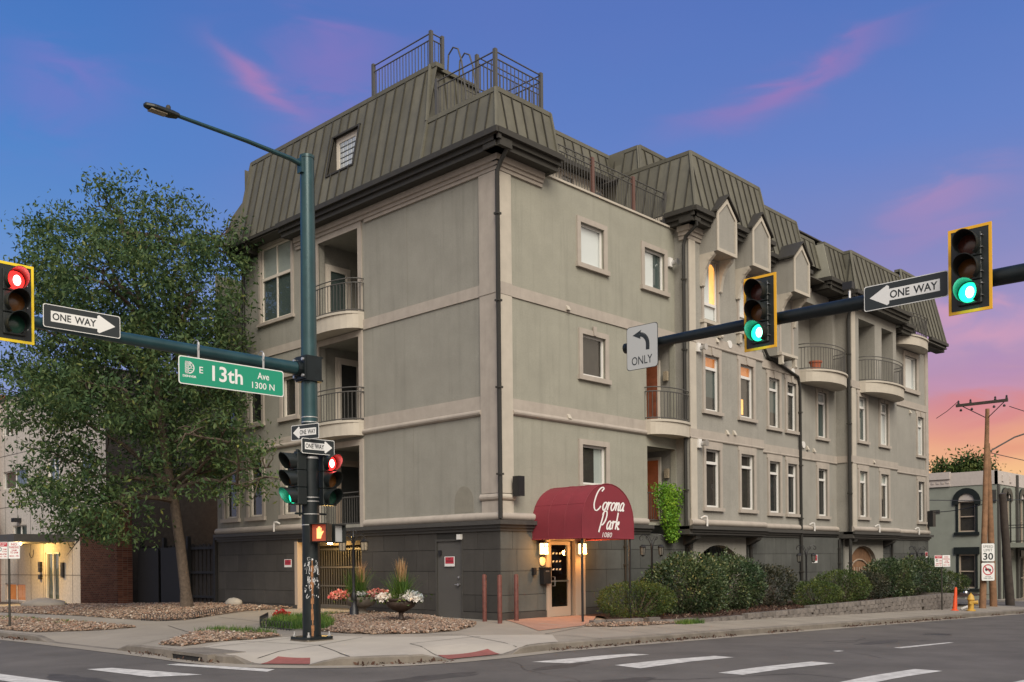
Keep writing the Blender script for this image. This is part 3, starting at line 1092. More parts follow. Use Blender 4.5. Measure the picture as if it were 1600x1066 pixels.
mb = wall_face(FB2, BAY2[0], BAY2[1], ZB, 12.0, tall(W4, FZ2) + tall(W4, FZ1) + [(20.7, 22.3, 8.75, 11.4), (23.0, 24.2, 8.75, 11.4)], 0.9)
for x in BAY2[:2]:
    mb.quad((x, -BAY2[2], ZB), (x, 0.15, ZB), (x, 0.15, 12.0), (x, -BAY2[2], 12.0))
mb.build('wall', 'stucco_grey', bld, label='second projecting bay wall')
mb = wall_face(F0, BAY2[1], XE, ZB, 11.2, tall(W5, FZ2) + tall(W5, FZ1) + [(26.75, 28.15, 9.38, 10.88)], 0.2)
mb.build('wall', 'stucco_grey', bld)
mb = MB()
mb.quad((24.5, 0.5, 11.1), (XE, 0.5, 11.1), (XE, 0.5, 14.3), (24.5, 0.5, 14.3))
mb.quad((24.5, 0.0, 11.2), (XE, 0.0, 11.2), (XE, 0.5, 11.2), (24.5, 0.5, 11.2))
mb.build('wall', 'stucco', bld, label='set-back top wall behind the highest balcony')
mb = MB()
mb.box((XE - 0.28, -0.05, ZB), (XE + 0.04, 0.3, 11.4))
mb.build('corner_pilaster', 'trim', bld)
# recess / loggia interiors
mb = MB()


def room(mb, F, u0, u1, z0, z1, d, n=0.0):
    mb.quad(F(u0, n - d, z0), F(u1, n - d, z0), F(u1, n - d, z1), F(u0, n - d, z1))
    for u in (u0, u1):
        mb.quad(F(u, n - 0.1, z0), F(u, n - d, z0), F(u, n - d, z1), F(u, n - 0.1, z1))
    for z in (z0, z1):
        mb.quad(F(u0, n - 0.1, z), F(u1, n - 0.1, z), F(u1, n - d, z), F(u0, n - d, z))


for a, b, c, d in LOGG:
    room(mb, FL, a - 0.35, b + 0.12, c, d + 0.08, 1.9)
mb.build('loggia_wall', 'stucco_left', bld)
mb = MB()
for a, b, c, d in REC:
    mb.quad((a - 1.0, 1.7, c), (b, 1.7, c), (b, 1.7, d), (a - 1.0, 1.7, d))
    mb.quad((a - 1.0, 0.15, c), (a - 1.0, 1.7, c), (a - 1.0, 1.7, d), (a - 1.0, 0.15, d))
    for z in (c, d):
        mb.quad((a - 1.0, 0.1, z), (b, 0.1, z), (b, 1.7, z), (a - 1.0, 1.7, z))
for (F, n, a, b, c, d, dep) in ((F3, 0, 16.7, 19.7, 8.75, 11.6, 1.0), (FB2, 0, 20.7, 22.3, 8.75, 11.4, 0.9), (FB2, 0, 23.0, 24.2, 8.75, 11.4, 0.9)):
    mb.quad(F(a, -dep, c), F(b, -dep, c), F(b, -dep, d), F(a, -dep, d))
mb.build_each('recess_wall', 'stucco_grey', bld)

# trim: bands, mouldings, pilasters, cornice
mb = MB()
mb.fb(FL, 0.62, 5.62, -0.02, 0.035, 8.52, 8.82)
mb.fb(FL, 0.0, 0.62, -0.02, 0.075, 8.52, 8.84)
mb.fb(FL, 8.1, 12.5, -0.02, 0.035, 8.52, 8.78)
mb.fb(FL, 0.62, 5.62, -0.02, 0.035, 5.55, 5.90)
round_moulding(mb, FL, 0.62, 5.68, 5.47, 0.085)
mb.fb(FL, 8.1, LEN, -0.02, 0.03, 5.52, 5.72)
round_moulding(mb, FL, 8.1, LEN, 5.45, 0.08)
mb.build('band', 'trim', bld, label='pinkish floor bands of the west wall')
mb = MB()
mb.fb(F0, 0.48, 8.1, -0.02, 0.035, 8.50, 8.80)
mb.fb(F0, -0.035, 0.48, -0.02, 0.06, 8.50, 8.82)
mb.fb(F0, 0.48, 6.5, -0.02, 0.035, 5.50, 5.82)
round_moulding(mb, F0, 0.48, 6.5, 5.46, 0.08)
for F, a, b in ((FB1, BAY1[0], BAY1[1]), (F0, BAY1[1], 16.45), (F3, 16.45, 19.95), (FB2, BAY2[0], BAY2[1]), (F0, BAY2[1], XE)):
    for z in (5.43, 8.50):
        mb.fb(F, a + 0.002, b - 0.002, -0.02, 0.045, z, z + 0.27)
        round_moulding(mb, F, a, b, z - 0.01, 0.05)
for x, n in ((BAY1[0], BAY1[2]), (BAY2[0], BAY2[2])):
    for z in (5.43, 8.50):
        mb.box((x - 0.045, -n - 0.04, z), (x, 0.1, z + 0.27))
mb.build('band', 'trim', bld, label='pinkish floor bands of the south wall')
mb = MB()
mb.fb(FL, 0.0, 0.62, -0.03, 0.06, 3.32, 8.52)
mb.fb(FL, 0.0, 0.62, -0.03, 0.06, 8.84, 11.68)
mb.fb(FL, 0.0, 0.62, -0.03, 0.05, ZB, 3.12)
round_moulding(mb, FL, -0.04, 0.66, 3.22, 0.10)
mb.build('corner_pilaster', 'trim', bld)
mb = MB()
mb.fb(F0, -0.02, 0.48, -0.03, 0.05, 3.32, 8.50)
mb.fb(F0, -0.02, 0.48, -0.03, 0.05, 8.82, 11.68)
mb.fb(F0, -0.02, 0.48, -0.03, 0.04, ZB, 3.12)
round_moulding(mb, F0, -0.04, 0.52, 3.22, 0.09)
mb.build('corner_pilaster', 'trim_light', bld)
# rounded base moulding
mb = MB()
for a, b in ((-0.06, 5.6), (8.0, LEN)):
    round_moulding(mb, FL, a, b, ZB + 0.09, 0.12)
round_moulding(mb, F0, -0.06, 6.45, ZB + 0.09, 0.11)
for F, a, b in ((FB1, BAY1[0] - 0.06, BAY1[1] + 0.05), (F0, BAY1[1] + 0.1, 16.4), (F3, 16.5, 19.9), (FB2, BAY2[0] - 0.06, BAY2[1] + 0.05), (F0, BAY2[1] + 0.1, XE)):
    round_moulding(mb, F, a, b, ZB + 0.10, 0.11)
mb.build_each('base_moulding', 'trim', bld, smooth=True)
# top cornice under the eaves, stepped
mb = MB()
for i, (n, z0, z1) in enumerate(((0.06, 11.70, 11.80), (0.10, 11.80, 11.90), (0.16, 11.90, 12.06))):
    mb.fb(FL, -n, 5.52, -0.02, n, z0, z1)
    mb.fb(FL, 5.52, 9.1, -0.02, n, z0, z1) if i else mb.fb(FL, 8.0, 9.1, -0.02, n, z0, z1)
    mb.fb(F0, -n + 0.001, 1.72, -0.02, n - 0.001, z0, z1)
for x0, x1, F in ((BAY1[0] - 0.02, BAY1[0] + 0.75, FB1), (BAY1[1] - 0.9, BAY1[1], FB1), (BAY2[0] - 0.03, BAY2[0] + 0.9, FB2), (16.3, 17.4, F3)):
    for n, z0, z1 in ((0.05, 11.70, 11.82), (0.09, 11.82, 11.94), (0.15, 11.94, 12.1)):
        mb.fb(F, x0 - n, x1 + n, -0.3, n, z0, z1)
mb.build_each('cornice', 'trim', bld)
mb = MB()
mb.fb(FB1, BAY1[0], BAY1[0] + 0.35, -0.02, 0.04, ZB + 0.2, 11.7)
mb.fb(FB2, BAY2[0], BAY2[0] + 0.35, -0.02, 0.04, ZB + 0.2, 11.7)
mb.build_each('pilaster', 'trim_light', bld)
# raised stucco strips above the tall windows and joints of the bays
mb = MB()
for F, xs in ((FB1, W1), (F0, W2), (F3, W3), (FB2, W4), (F0, W5)):
    for a, b in xs:
        mb.fb(F, a - 0.17, b + 0.17, -0.01, 0.03, 5.22, 5.37)
        mb.fb(F, a - 0.17, b + 0.17, -0.01, 0.03, 8.30, 8.44)
mb.build_each('window_head_strip', 'trim', bld)
# parapet coping of the terrace
mb = MB()
mb.box((1.75, -0.05, 12.09), (8.1, 0.30, 12.15))
mb.build('parapet_coping', 'trim_light', bld)
mb = MB()
mb.box((1.7, 0.30, 11.75), (8.3, 3.3, 11.85))
mb.build('terrace_floor', 'trim', bld)

# ---- windows
def sheet(F, u0, u1, n, z0, z1):
    """one pane of glass whose normal points out of the wall"""
    P = [Vector(F(u0, n, z0)), Vector(F(u1, n, z0)), Vector(F(u1, n, z1)), Vector(F(u0, n, z1))]
    out = Vector(F(0, 1, 0)) - Vector(F(0, 0, 0))
    if (P[1] - P[0]).cross(P[2] - P[1]).dot(out) < 0:
        P = P[::-1]
    return MB().quad(*P)


wi = [0]


def window(F, a, b, c, d, kind, blind='blind_dark', transom=None, mull=1, frame='frame_white', sill=True, key=False, trim='trim', n=0.0, label=None, tw=0.15, inset=0.07, blind2=None, top_blind=None, name='window'):
    """surround trim (the part), with frame, panes and what hangs behind as its sub-parts"""
    mb = MB()
    t = tw
    mb.fb(F, a - t, a, n - 0.02, n + 0.045, c - 0.02, d + t)
    mb.fb(F, b, b + t, n - 0.02, n + 0.045, c - 0.02, d + t)
    mb.fb(F, a, b, n - 0.02, n + 0.045, d, d + t)
    if sill:
        mb.fb(F, a - t - 0.05, b + t + 0.05, n - 0.02, n + 0.10, c - t, c - 0.02)
    else:
        mb.fb(F, a - t, b + t, n - 0.02, n + 0.045, c - t, c - 0.02)
    if key:
        m_ = (a + b) / 2
        mb.prism([F(m_ - 0.05, n + 0.03, d + 0.01), F(m_ + 0.05, n + 0.03, d + 0.01), F(m_ + 0.08, n + 0.03, d + t + 0.12), F(m_ - 0.08, n + 0.03, d + t + 0.12)], Vector(F(0, 0.05, 0)) - Vector(F(0, 0, 0)))
    w = mb.build(name, trim, bld)
    if label:
        w['label'] = label
    fw = 0.06
    p0, p1 = n - inset - 0.05, n - inset
    mb = MB()
    mb.fb(F, a, a + fw, p0, p1, c, d)
    mb.fb(F, b - fw, b, p0, p1, c, d)
    mb.fb(F, a + fw, b - fw, p0, p1, c, c + fw)
    mb.fb(F, a + fw, b - fw, p0, p1, d - fw, d)
    cells_z = [(c + fw, d - fw)]
    if transom:
        zt = c + (d - c) * transom
        mb.fb(F, a + fw, b - fw, p0, p1 + 0.01, zt - 0.045, zt + 0.045)
        cells_z = [(c + fw, zt - 0.045), (zt + 0.045, d - fw)]
    cells_u = []
    wd_ = (b - a - 2 * fw)
    for k in range(mull):
        u0 = a + fw + wd_ * k / mull + (0.022 if k else 0)
        u1 = a + fw + wd_ * (k + 1) / mull - (0.022 if k < mull - 1 else 0)
        cells_u.append((u0, u1))
        if k:
            mb.fb(F, u0 - 0.044, u0, p0, p1, c + fw, d - fw)
    mb.build('frame', frame, w)
    for iz, (z0, z1) in enumerate(cells_z):
        for u0, u1 in cells_u:
            sheet(F, u0, u1, p0 + 0.02, z0, z1).build('pane', 'glass', w, recalc=False)
    mb = MB()
    zz = cells_z[-1][0] - 0.045 if (transom and top_blind) else d
    bd = n - inset - 0.07
    mb.quad(F(a, bd, c), F(b, bd, c), F(b, bd, zz), F(a, bd, zz))
    mb.build('blind', blind, w)
    if transom and top_blind:
        MB().quad(F(a, bd, zz), F(b, bd, zz), F(b, bd, d), F(a, bd, d)).build('blind', top_blind, w)
    if blind2:
        m2, ua, ub, za, zb = blind2
        MB().quad(F(ua, n - inset - 0.062, za), F(ub, n - inset - 0.062, za), F(ub, n - inset - 0.062, zb), F(ua, n - inset - 0.062, zb)).build('curtain', m2, w)
    return w


window(FL, 9.42, 11.24, 9.70, 12.22, 'big', 'blind_teal', 0.58, 2, 'frame_cream', label='tall four-pane window', tw=0.12, top_blind='blind_light', inset=0.03)
for (a, b), bl in zip(LW2, ('blind_dark', 'blind_dark', 'blind_brown')):
    window(FL, a, b, 6.38, 7.68, 'l', bl, None, 1, 'frame_cream')
    window(FL, a, b, 3.17, 5.08, 'l', bl, None, 1, 'frame_cream')
window(F0, 3.36, 4.44, 10.03, 11.19, 's', 'curtain_sky_white')
window(F0, 6.44, 7.52, 10.0, 11.18, 's', 'blind_teal', blind2=('curtain_sky_white', 6.44, 7.1, 10.0, 11.1))
window(F0, 3.40, 4.46, 6.84, 8.01, 's', 'blind_brown', key=True)
window(F0, 3.35, 4.45, 3.72, 4.85, 's', 'blind_brown', blind2=('blind_light', 4.05, 4.4, 3.72, 4.85))
for (a, b), bl, tb, b2 in zip(W1, ('blind_teal', 'blind_brown'), ('room_lit_dim', 'room_lit_dim'), (('blind_dark', 8.98, 9.84, 6.38, 6.85), ('room_lit', 11.26, 11.62, 6.50, 7.02))):
    window(FB1, a, b, *FZ2, 't', bl, 0.77, key=True, top_blind=tb, tw=0.13, blind2=b2)
for a, b in W1:
    window(FB1, a, b, *FZ1, 't', 'blind_brown', 0.77, tw=0.13)
for (a, b), bl in zip(W2, ('blind_teal', 'blind_dark')):
    window(F0, a, b, *FZ2, 't', bl, 0.77, key=True, tw=0.13, blind2=('blind_brown', a, b, 6.38, 6.95 if a < 15 else 6.6))
    window(F0, a, b, *FZ1, 't', 'blind_dark', 0.77, tw=0.13, blind2=('blind_teal', a, a + 0.3, 3.3, 4.6) if a > 15 else None)
for a, b in W3:
    window(F3, a, b, *FZ2, 't', 'blind_teal', 0.77, key=True, top_blind='curtain_sky_white', tw=0.13)
    window(F3, a, b, *FZ1, 't', 'blind_dark', 0.77, tw=0.13)
for (a, b), bl in zip(W4, ('blind_teal', 'curtain_sky_white')):
    window(FB2, a, b, *FZ2, 't', bl, 0.77, key=True, top_blind='curtain_sky_white', tw=0.13)
    window(FB2, a, b, *FZ1, 't', 'blind_brown', 0.77, top_blind='blind_light', tw=0.13)
for a, b in W5:
    window(F0, a, b, *FZ2, 't', 'curtain_sky_white', 0.77, key=True, top_blind='curtain_sky_white', tw=0.13)
    window(F0, a, b, *FZ1, 't', 'blind_dark', 0.77, tw=0.13)
window(F0, 26.75, 28.15, 9.38, 10.88, 's', 'curtain_sky_white', tw=0.2)  # white sheet stands in for the bright sky mirrored by this pane


# ---- dormer-headed tall windows on the bays (corbelled gablets)
def gablet(F, uc, n, zb, lit, label=None):
    """a projecting stucco gablet on scrolled brackets over a tall arched window"""
    w = 0.60
    dp = 0.63
    mb = MB()
    out = [(uc - w, zb), (uc + w, zb), (uc + w, zb + 1.22), (uc, zb + 1.78), (uc - w, zb + 1.22)]
    mb.prism([F(u, n + dp, z) for u, z in out], Vector(F(0, 0, 0)) - Vector(F(0, dp + 0.3, 0)))
    g = mb.build('gablet', 'stucco_grey', bld)
    # raised border and the sunk field
    mb = MB()
    t = 0.10
    inn = [(uc - w + t, zb + t), (uc + w - t, zb + t), (uc + w - t, zb + 1.18), (uc, zb + 1.62), (uc - w + t, zb + 1.18)]
    vec = Vector(F(0, 0.05, 0)) - Vector(F(0, 0, 0))
    for i in range(5):
        p, q = out[i], out[(i + 1) % 5]
        r_, s_ = inn[(i + 1) % 5], inn[i]
        mb.prism([F(u, n + dp - 0.01, z) for u, z in (p, q, r_, s_)], vec)
    mb.build('border', 'trim_light', g)
    # little metal roof
    for sgn in (-1, 1):
        mb = MB()
        mb.prism([F(uc + sgn * (w + 0.12), n + dp + 0.10, zb + 1.20), F(uc, n + dp + 0.10, zb + 1.86), F(uc, n + dp + 0.10, zb + 1.92), F(uc + sgn * (w + 0.12), n + dp + 0.10, zb + 1.26)],
                 Vector(F(0, 0, 0)) - Vector(F(0, 1.0, 0)))
        mb.build('gablet_roof', 'gutter_metal', g)
    # brackets with scrolls
    for sgn in (-1, 1):
        mb = MB()
        u = uc + sgn * (w - 0.07)
        pr = [(0.0, zb - 1.0), (0.10, zb - 0.98), (0.13, zb - 0.8), (0.2, zb - 0.5), (0.34, zb - 0.26), (0.5, zb - 0.12), (0.53, zb), (0, zb)]
        mb.prism([F(u - 0.07, n + a, z) for a, z in pr], Vector(F(u + 0.07, 0, 0)) - Vector(F(u - 0.07, 0, 0)))
        mb.tube([F(u - 0.08, n + 0.47, zb - 0.06), F(u + 0.08, n + 0.47, zb - 0.06)], 0.06, 8)
        mb.tube([F(u - 0.08, n + 0.33, zb - 0.20), F(u + 0.08, n + 0.33, zb - 0.20)], 0.045, 8)
        mb.tube([F(u - 0.08, n + 0.06, zb - 0.98), F(u + 0.08, n + 0.06, zb - 0.98)], 0.05, 8)
        mb.build('bracket', 'trim_light', g)
    # window under it
    a, b, c, d = uc - 0.42, uc + 0.42, zb - 2.05, zb - 0.08
    win = window(F, a, b, c, d, 'd', lit[0], 0.28, frame='frame_white', tw=0.11, n=n, top_blind=lit[1], inset=0.03, blind2=('curtain_sky_white', a, uc + 0.08, c, d))
    mb = MB()     # arched head infill
    k = 8
    arc = [(uc + 0.36 * math.cos(math.pi * i / k), d - 0.42 + 0.36 * math.sin(math.pi * i / k)) for i in range(k + 1)]
    for i in range(k):
        p, q = arc[i], arc[i + 1]
        mb.quad(F(p[0], n - 0.02, p[1]), F(q[0], n - 0.02, q[1]), F(q[0], n - 0.02, d), F(p[0], n - 0.02, d))
    mb.build('arched_head', 'trim_light', win)
    mb = MB()
    for sgn in (-1, 1):
        mb.fb(F, uc + sgn * 0.5 - 0.07, uc + sgn * 0.5 + 0.07, n, n + 0.14, c - 0.45, c - 0.12)
        mb.tube([F(uc + sgn * 0.5 - 0.075, n + 0.1, c - 0.42), F(uc + sgn * 0.5 + 0.075, n + 0.1, c - 0.42)], 0.06, 8)
    mb.fb(F, uc - 0.62, uc + 0.62, n, n + 0.16, c - 0.13, c - 0.03)
    mb.build('sill_bracket', 'trim_light', win)
    return g


gablet(FB1, 9.37, 0.0, 11.34, ('curtain_sky_white', 'room_lit'))
gablet(FB1, 11.57, 0.0, 11.34, ('curtain_sky_white', 'room_lit_dim'))
gablet(F0, 14.60, 0.45, 11.08, ('curtain_sky_white', 'room_lit_dim'))
mb = MB()
mb.box((13.95, -0.45, 8.9), (15.25, 0, 11.1))
mb.build('bay_backing', 'stucco_grey', bld)
mb = MB()
mb.box((12.76, -0.42, 10.9), (13.02, 0, 12.1))
mb.prism([(12.76, -0.42, 12.1), (13.02, -0.42, 12.1), (13.02, -0.42, 12.4), (12.89, -0.42, 12.55), (12.76, -0.42, 12.4)], (0, 0.42, 0))
mb.build('gablet', 'trim_light', bld)


# ---- roofs
def mansard(F, u0, u1, z0, z1, n0, k=0.22, hipL=False, hipR=False, pw=0.42, holes=(), cap=True, label=None, base=None, flip=1):
    """standing-seam slope: every metal panel between two seams is a piece of its own"""
    H = z1 - z0
    L = math.hypot(H, k * H)
    nrm = lambda z: n0 - k * (z - z0)
    roof = base
    if roof is None:
        m0 = MB()
        poly = [(u0, z0), (u1, z0), (u1, z1), (u0, z1)]
        if hipL:
            poly = clip_poly(poly, 1, -k, k * z0 - u0)
        if hipR:
            poly = clip_poly(poly, -1, -k, k * z0 + u1)
        if holes:
            a, b, c, d = holes[0]
            pl = []
            for pp in ((clip_poly(poly, -1, 0, a)), (clip_poly(poly, 1, 0, -b)), clip_poly(clip_poly(clip_poly(poly, 1, 0, -a), -1, 0, b), 0, -1, c), clip_poly(clip_poly(clip_poly(poly, 1, 0, -a), -1, 0, b), 0, 1, -d)):
                if len(pp) > 2:
                    pl.append(pp)
        else:
            pl = [poly]
        for pp in pl:
            m0.quad(*[F(u, nrm(z) - 0.03, z) for u, z in pp])
        under = m0
        m0 = MB()
        if cap:
            ua = u0 + (k * H if hipL else 0)
            ub = u1 - (k * H if hipR else 0)
            m0.fb(F, ua - (0.02 if hipL else 0), ub + (0.02 if hipR else 0), nrm(z1) - 0.25, nrm(z1) + 0.055, z1 - 0.09, z1 + 0.03)
        if hipL:
            m0.tube([F(u0 + 0.0, nrm(z0) + 0.01, z0), F(u0 + k * H, nrm(z1) + 0.01, z1)], 0.055, 6)
        if hipR and not hipL:
            m0.tube([F(u1, nrm(z0) + 0.01, z0), F(u1 - k * H, nrm(z1) + 0.01, z1)], 0.055, 6)
        if not hipR:
            m0.prism([F(u1 - 0.06, nrm(z0) + 0.07, z0), F(u1 - 0.06, nrm(z1) + 0.07, z1), F(u1 - 0.06, nrm(z1) - 0.06, z1), F(u1 - 0.06, nrm(z0) - 0.06, z0)], Vector(F(0.07, 0, 0)) - Vector(F(0, 0, 0)))
        roof = m0.build('roof', 'seam_shadow' if not cap else 'roof_metal', bld)
        if label:
            roof['label'] = label
        under.build('roof_underlay', 'seam_shadow', roof)
    cnt = max(1, round((u1 - u0) / pw))
    w = (u1 - u0) / cnt
    off = Vector(F(0, 1, 0)) - Vector(F(0, 0, 0))
    for i in range(cnt):
        a, b = u0 + i * w, u0 + (i + 1) * w
        pieces = [[(a + 0.014, z0 + 0.02), (b - 0.014, z0 + 0.02), (b - 0.014, z1 - 0.09), (a + 0.014, z1 - 0.09)]]
        if hipL:
            pieces = [clip_poly(p, 1, -k, k * z0 - u0 - 0.03) for p in pieces]
        if hipR:
            pieces = [clip_poly(p, -1, -k, k * z0 + u1 - 0.03) for p in pieces]
        for h in holes:
            out = []
            for p in pieces:
                if b <= h[0] or a >= h[1]:
                    out.append(p)
                    continue
                out += [clip_poly(p, 0, -1, h[2]), clip_poly(p, 0, 1, -h[3])]
                mid = clip_poly(clip_poly(p, 0, 1, -h[2]), 0, -1, h[3])
                if a < h[0]:
                    out.append(clip_poly(mid, -1, 0, h[0]))
                if b > h[1]:
                    out.append(clip_poly(mid, 1, 0, -h[1]))
            pieces = out
        for p in pieces:
            if len(p) < 3:
                continue
            area = 0
            for q in range(len(p)):
                area += p[q - 1][0] * p[q][1] - p[q][0] * p[q - 1][1]
            if abs(area) < 0.03:
                continue
            m1 = MB()
            jit = rnd.uniform(-0.004, 0.004)
            m1.prism([F(u, nrm(z) + 0.012 + jit, z) for u, z in p], off * -0.03)
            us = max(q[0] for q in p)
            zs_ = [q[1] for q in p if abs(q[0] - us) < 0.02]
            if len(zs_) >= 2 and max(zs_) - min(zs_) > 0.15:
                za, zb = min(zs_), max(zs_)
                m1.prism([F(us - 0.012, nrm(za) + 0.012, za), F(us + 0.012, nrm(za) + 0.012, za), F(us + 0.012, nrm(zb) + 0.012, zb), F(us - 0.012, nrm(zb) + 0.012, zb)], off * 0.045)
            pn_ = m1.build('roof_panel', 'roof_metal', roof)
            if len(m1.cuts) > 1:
                pn_.data.materials.append(MATS['seam_shade_manhole'])  # rib coloured darker than its panel to draw the seam shadow
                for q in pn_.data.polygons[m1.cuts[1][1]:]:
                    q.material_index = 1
    return roof


NE = 0.55
ZE = 12.46
SKY = (5.62, 6.92, 13.42, 14.62)
# west slope: one low stretch at the corner, then the tall stretch
mansard(FL, -NE, 2.34, ZE, 13.62, NE, hipL=True, pw=0.44, label='low west slope beside the corner')
tw_ = mansard(FL, 2.34, 11.9, ZE, 15.36, NE, pw=0.44, holes=[SKY], label='tall west slope')
for a in (11.9, 12.33):
    p = [(a + 0.008, ZE), (a + 0.42, ZE), (a + 0.42, 15.36), (a + 0.008, 15.36)]
    p = clip_poly(clip_poly(p, -0.69, -1, 14.02 + 0.69 * 11.95), -1, -0.14, 12.6 + 0.14 * 13.55)
    nn_ = lambda z: NE - 0.22 * (z - ZE) + 0.012
    m1 = MB()
    m1.prism([FL(u, nn_(z), z) for u, z in p], (0.035, 0, 0))
    m1.prism([FL(a + 0.40, nn_(ZE), ZE), FL(a + 0.42, nn_(ZE), ZE), FL(a + 0.42, nn_(13.6), 13.6), FL(a + 0.40, nn_(13.6), 13.6)], (-0.045, 0, 0))
    m1.build('roof_panel', 'roof_metal', tw_)
mansard(F0, -NE, 1.78, ZE, 13.62, NE, hipL=True, pw=0.36, label='corner slope above the south wall')
# north end of the tall stretch
mb = MB()
mb.quad((0.09, 11.9, 15.36), (8, 11.9, 15.36), (8, 11.95, 14.0), (-0.2, 11.95, 14.0))
mb.quad((-0.2, 11.95, 14.0), (8, 11.95, 14.0), (8, 12.6, 13.55), (-0.3, 12.6, 13.55))
mb.quad((-0.3, 12.6, 13.55), (8, 12.6, 13.55), (8, 12.75, ZE), (-NE, 12.75, ZE))
mb.build('roof_end', 'roof_metal', bld)
# step between the low deck and the tall roof
sr = MB()
sr.quad((-0.30, 2.36, 13.5), (1.8, 2.36, 13.5), (1.8, 2.62, 15.36), (0.09, 2.62, 15.36))
st = sr.build('roof', 'roof_metal', bld, label='upper step of the roof above the low deck')
for i in range(4):
    x = 0.1 + i * 0.42
    m1 = MB()
    m1.prism([(x, 2.352, 13.62), (x + 0.40, 2.352, 13.62), (x + 0.40, 2.60, 15.28), (x, 2.60, 15.28)], (0, -0.02, 0))
    m1.prism([(x + 0.42, 2.33, 13.62), (x + 0.445, 2.33, 13.62), (x + 0.445, 2.575, 15.28), (x + 0.42, 2.575, 15.28)], (0, -0.04, 0))
    m1.build('roof_panel', 'roof_metal', st)
mb = MB()
mb.box((-0.24, -0.24, 13.5), (1.74, 2.4, 13.56))
mb.box((0.15, 2.65, 15.25), (1.8, 12.2, 15.31))
mb.box((1.8, 3.1, 15.25), (8.6, 12.2, 15.31))
mb.box((8.2, 2.2, 14.40), (12.4, 13.9, 14.45))
mb.box((12.4, 0.1, 14.2), (XE - 0.5, 13.9, 14.25))
mb.build_each('roof_deck', 'roof_dark', bld)
mb = MB()
mb.quad((8.55, 2.3, 12.0), (8.55, 12.2, 12.0), (8.55, 12.2, 15.3), (8.55, 2.3, 15.4))
mb.quad((0.1, 12.4, 12), (8.55, 12.4, 12), (8.55, 12.4, 15.3), (0.1, 12.4, 15.3))
mb.quad((1.76, -0.3, 12.0), (1.76, 3.2, 12.0), (1.76, 3.2, 13.6), (1.76, -0.1, 13.6))
mb.build_each('roof_side', 'roof_metal', bld)
# cap trim of step edge
mb = MB()
mb.box((0.02, 2.50, 15.30), (1.8, 2.66, 15.40))
mb.tube([(-0.33, 2.33, 13.6), (0.06, 2.6, 15.38)], 0.06, 6)
mb.build('roof_trim', 'roof_metal', bld)

# gutters and soffits
mb = MB()


def gutter(mb, F, u0, u1, n, z, wall=0.0):
    """ogee gutter on a deep fascia"""
    mb.fb(F, u0, u1, wall, n - 0.10, z - 0.40, z - 0.19)
    mb.fb(F, u0 - 0.03, u1 + 0.03, n - 0.13, n - 0.02, z - 0.26, z - 0.06)
    mb.fb(F, u0 - 0.05, u1 + 0.05, n - 0.06, n + 0.09, z - 0.13, z + 0.015)


gutter(mb, FL, -NE - 0.02, 9.32, NE, ZE)
gutter(mb, FL, 11.35, 12.6, NE, ZE)
gutter(mb, F0, -NE + 0.05, 1.92, NE - 0.002, ZE)
mb.fb(FL, 9.32, 11.35, 0, NE + 0.04, ZE - 0.09, ZE - 0.01)
mb.build('gutter', 'gutter_metal', bld)
mb = MB()
mb.fb(FL, -NE, 12.5, -0.3, NE - 0.03, ZE - 0.14, ZE - 0.10)
mb.fb(F0, -NE, 1.8, -0.3, NE - 0.03, ZE - 0.14, ZE - 0.10)
mb.build_each('soffit', 'soffit', bld)

# glass-block skylight recessed in the tall slope
mb = MB()
a, b, c, d = SKY
for u in (a, b):
    mb.prism([FL(u, NE - 0.22 * (c - ZE) + 0.06, c - 0.04), FL(u, NE - 0.22 * (d - ZE) + 0.06, d + 0.04), FL(u, -0.5, d + 0.04), FL(u, -0.5, c - 0.04)], (0, 0.05 if u == b else -0.05, 0))
mb.fb(FL, a - 0.05, b + 0.05, -0.5, 0.40, c - 0.07, c - 0.02)
mb.fb(FL, a - 0.05, b + 0.05, -0.5, 0.13, d + 0.0, d + 0.05)
sk = mb.build('skylight_window', 'gutter_metal', bld, label='recessed glass-block window in the roof')
mb = MB()
pn = -0.04
a, b = a + 0.20, b + 0.0
mb.fb(FL, a, a + 0.13, pn - 0.04, pn + 0.03, c, d)
mb.fb(FL, b - 0.14, b, pn - 0.04, pn + 0.03, c, d)
mb.fb(FL, a + 0.13, b - 0.14, pn - 0.04, pn + 0.03, c, c + 0.24)
mb.fb(FL, a + 0.13, b - 0.14, pn - 0.04, pn + 0.03, d - 0.16, d)
mb.build('frame', 'frame_cream', sk)
for i in range(4):
    for j in range(5):
        u = a + 0.14 + i * (b - a - 0.28) / 4
        z = c + 0.25 + j * (d - c - 0.40) / 5
        MB().fb(FL, u + 0.012, u + (b - a - 0.28) / 4 - 0.012, pn - 0.03, pn + 0.012, z + 0.012, z + (d - c - 0.40) / 5 - 0.012).build('glass_block', 'glass_block', sk, bevel=0.012)

# penthouse behind the terrace
PY = 3.2
mb = wall_face(lambda u, n, z: (u, PY - n, z), 1.76, 8.83, 11.85, 14.6, [(6.3, 6.95, 12.0, 14.35), (8.0, 8.7, 12.0, 14.2)], 0.2)
mb.quad((8.83, 1.9, 11.85), (8.83, PY, 11.85), (8.83, PY, 14.5), (8.83, 1.9, 14.5))
mb.quad((8.83, 1.9, 11.85), (11.0, 1.9, 11.85), (11.0, 1.9, 14.5), (8.83, 1.9, 14.5))
mb.build('wall', 'trim_light', bld, label='set-back terrace wall')
Fp = lambda u, n, z: (u, PY - n, z)
mansard(Fp, 1.8, 8.85, 14.66, 15.50, 0.36, k=0.22, pw=0.45, label='roof band of the set-back top storey')
mb = MB()
mb.box((1.8, PY - 0.42, 14.50), (8.83, PY, 14.64))
mb.box((8.3, 1.45, 14.28), (11.0, 2.3, 14.42))
mb.build_each('gutter', 'gutter_metal', bld)
Fq = lambda u, n, z: (8.83 - n, u, z)
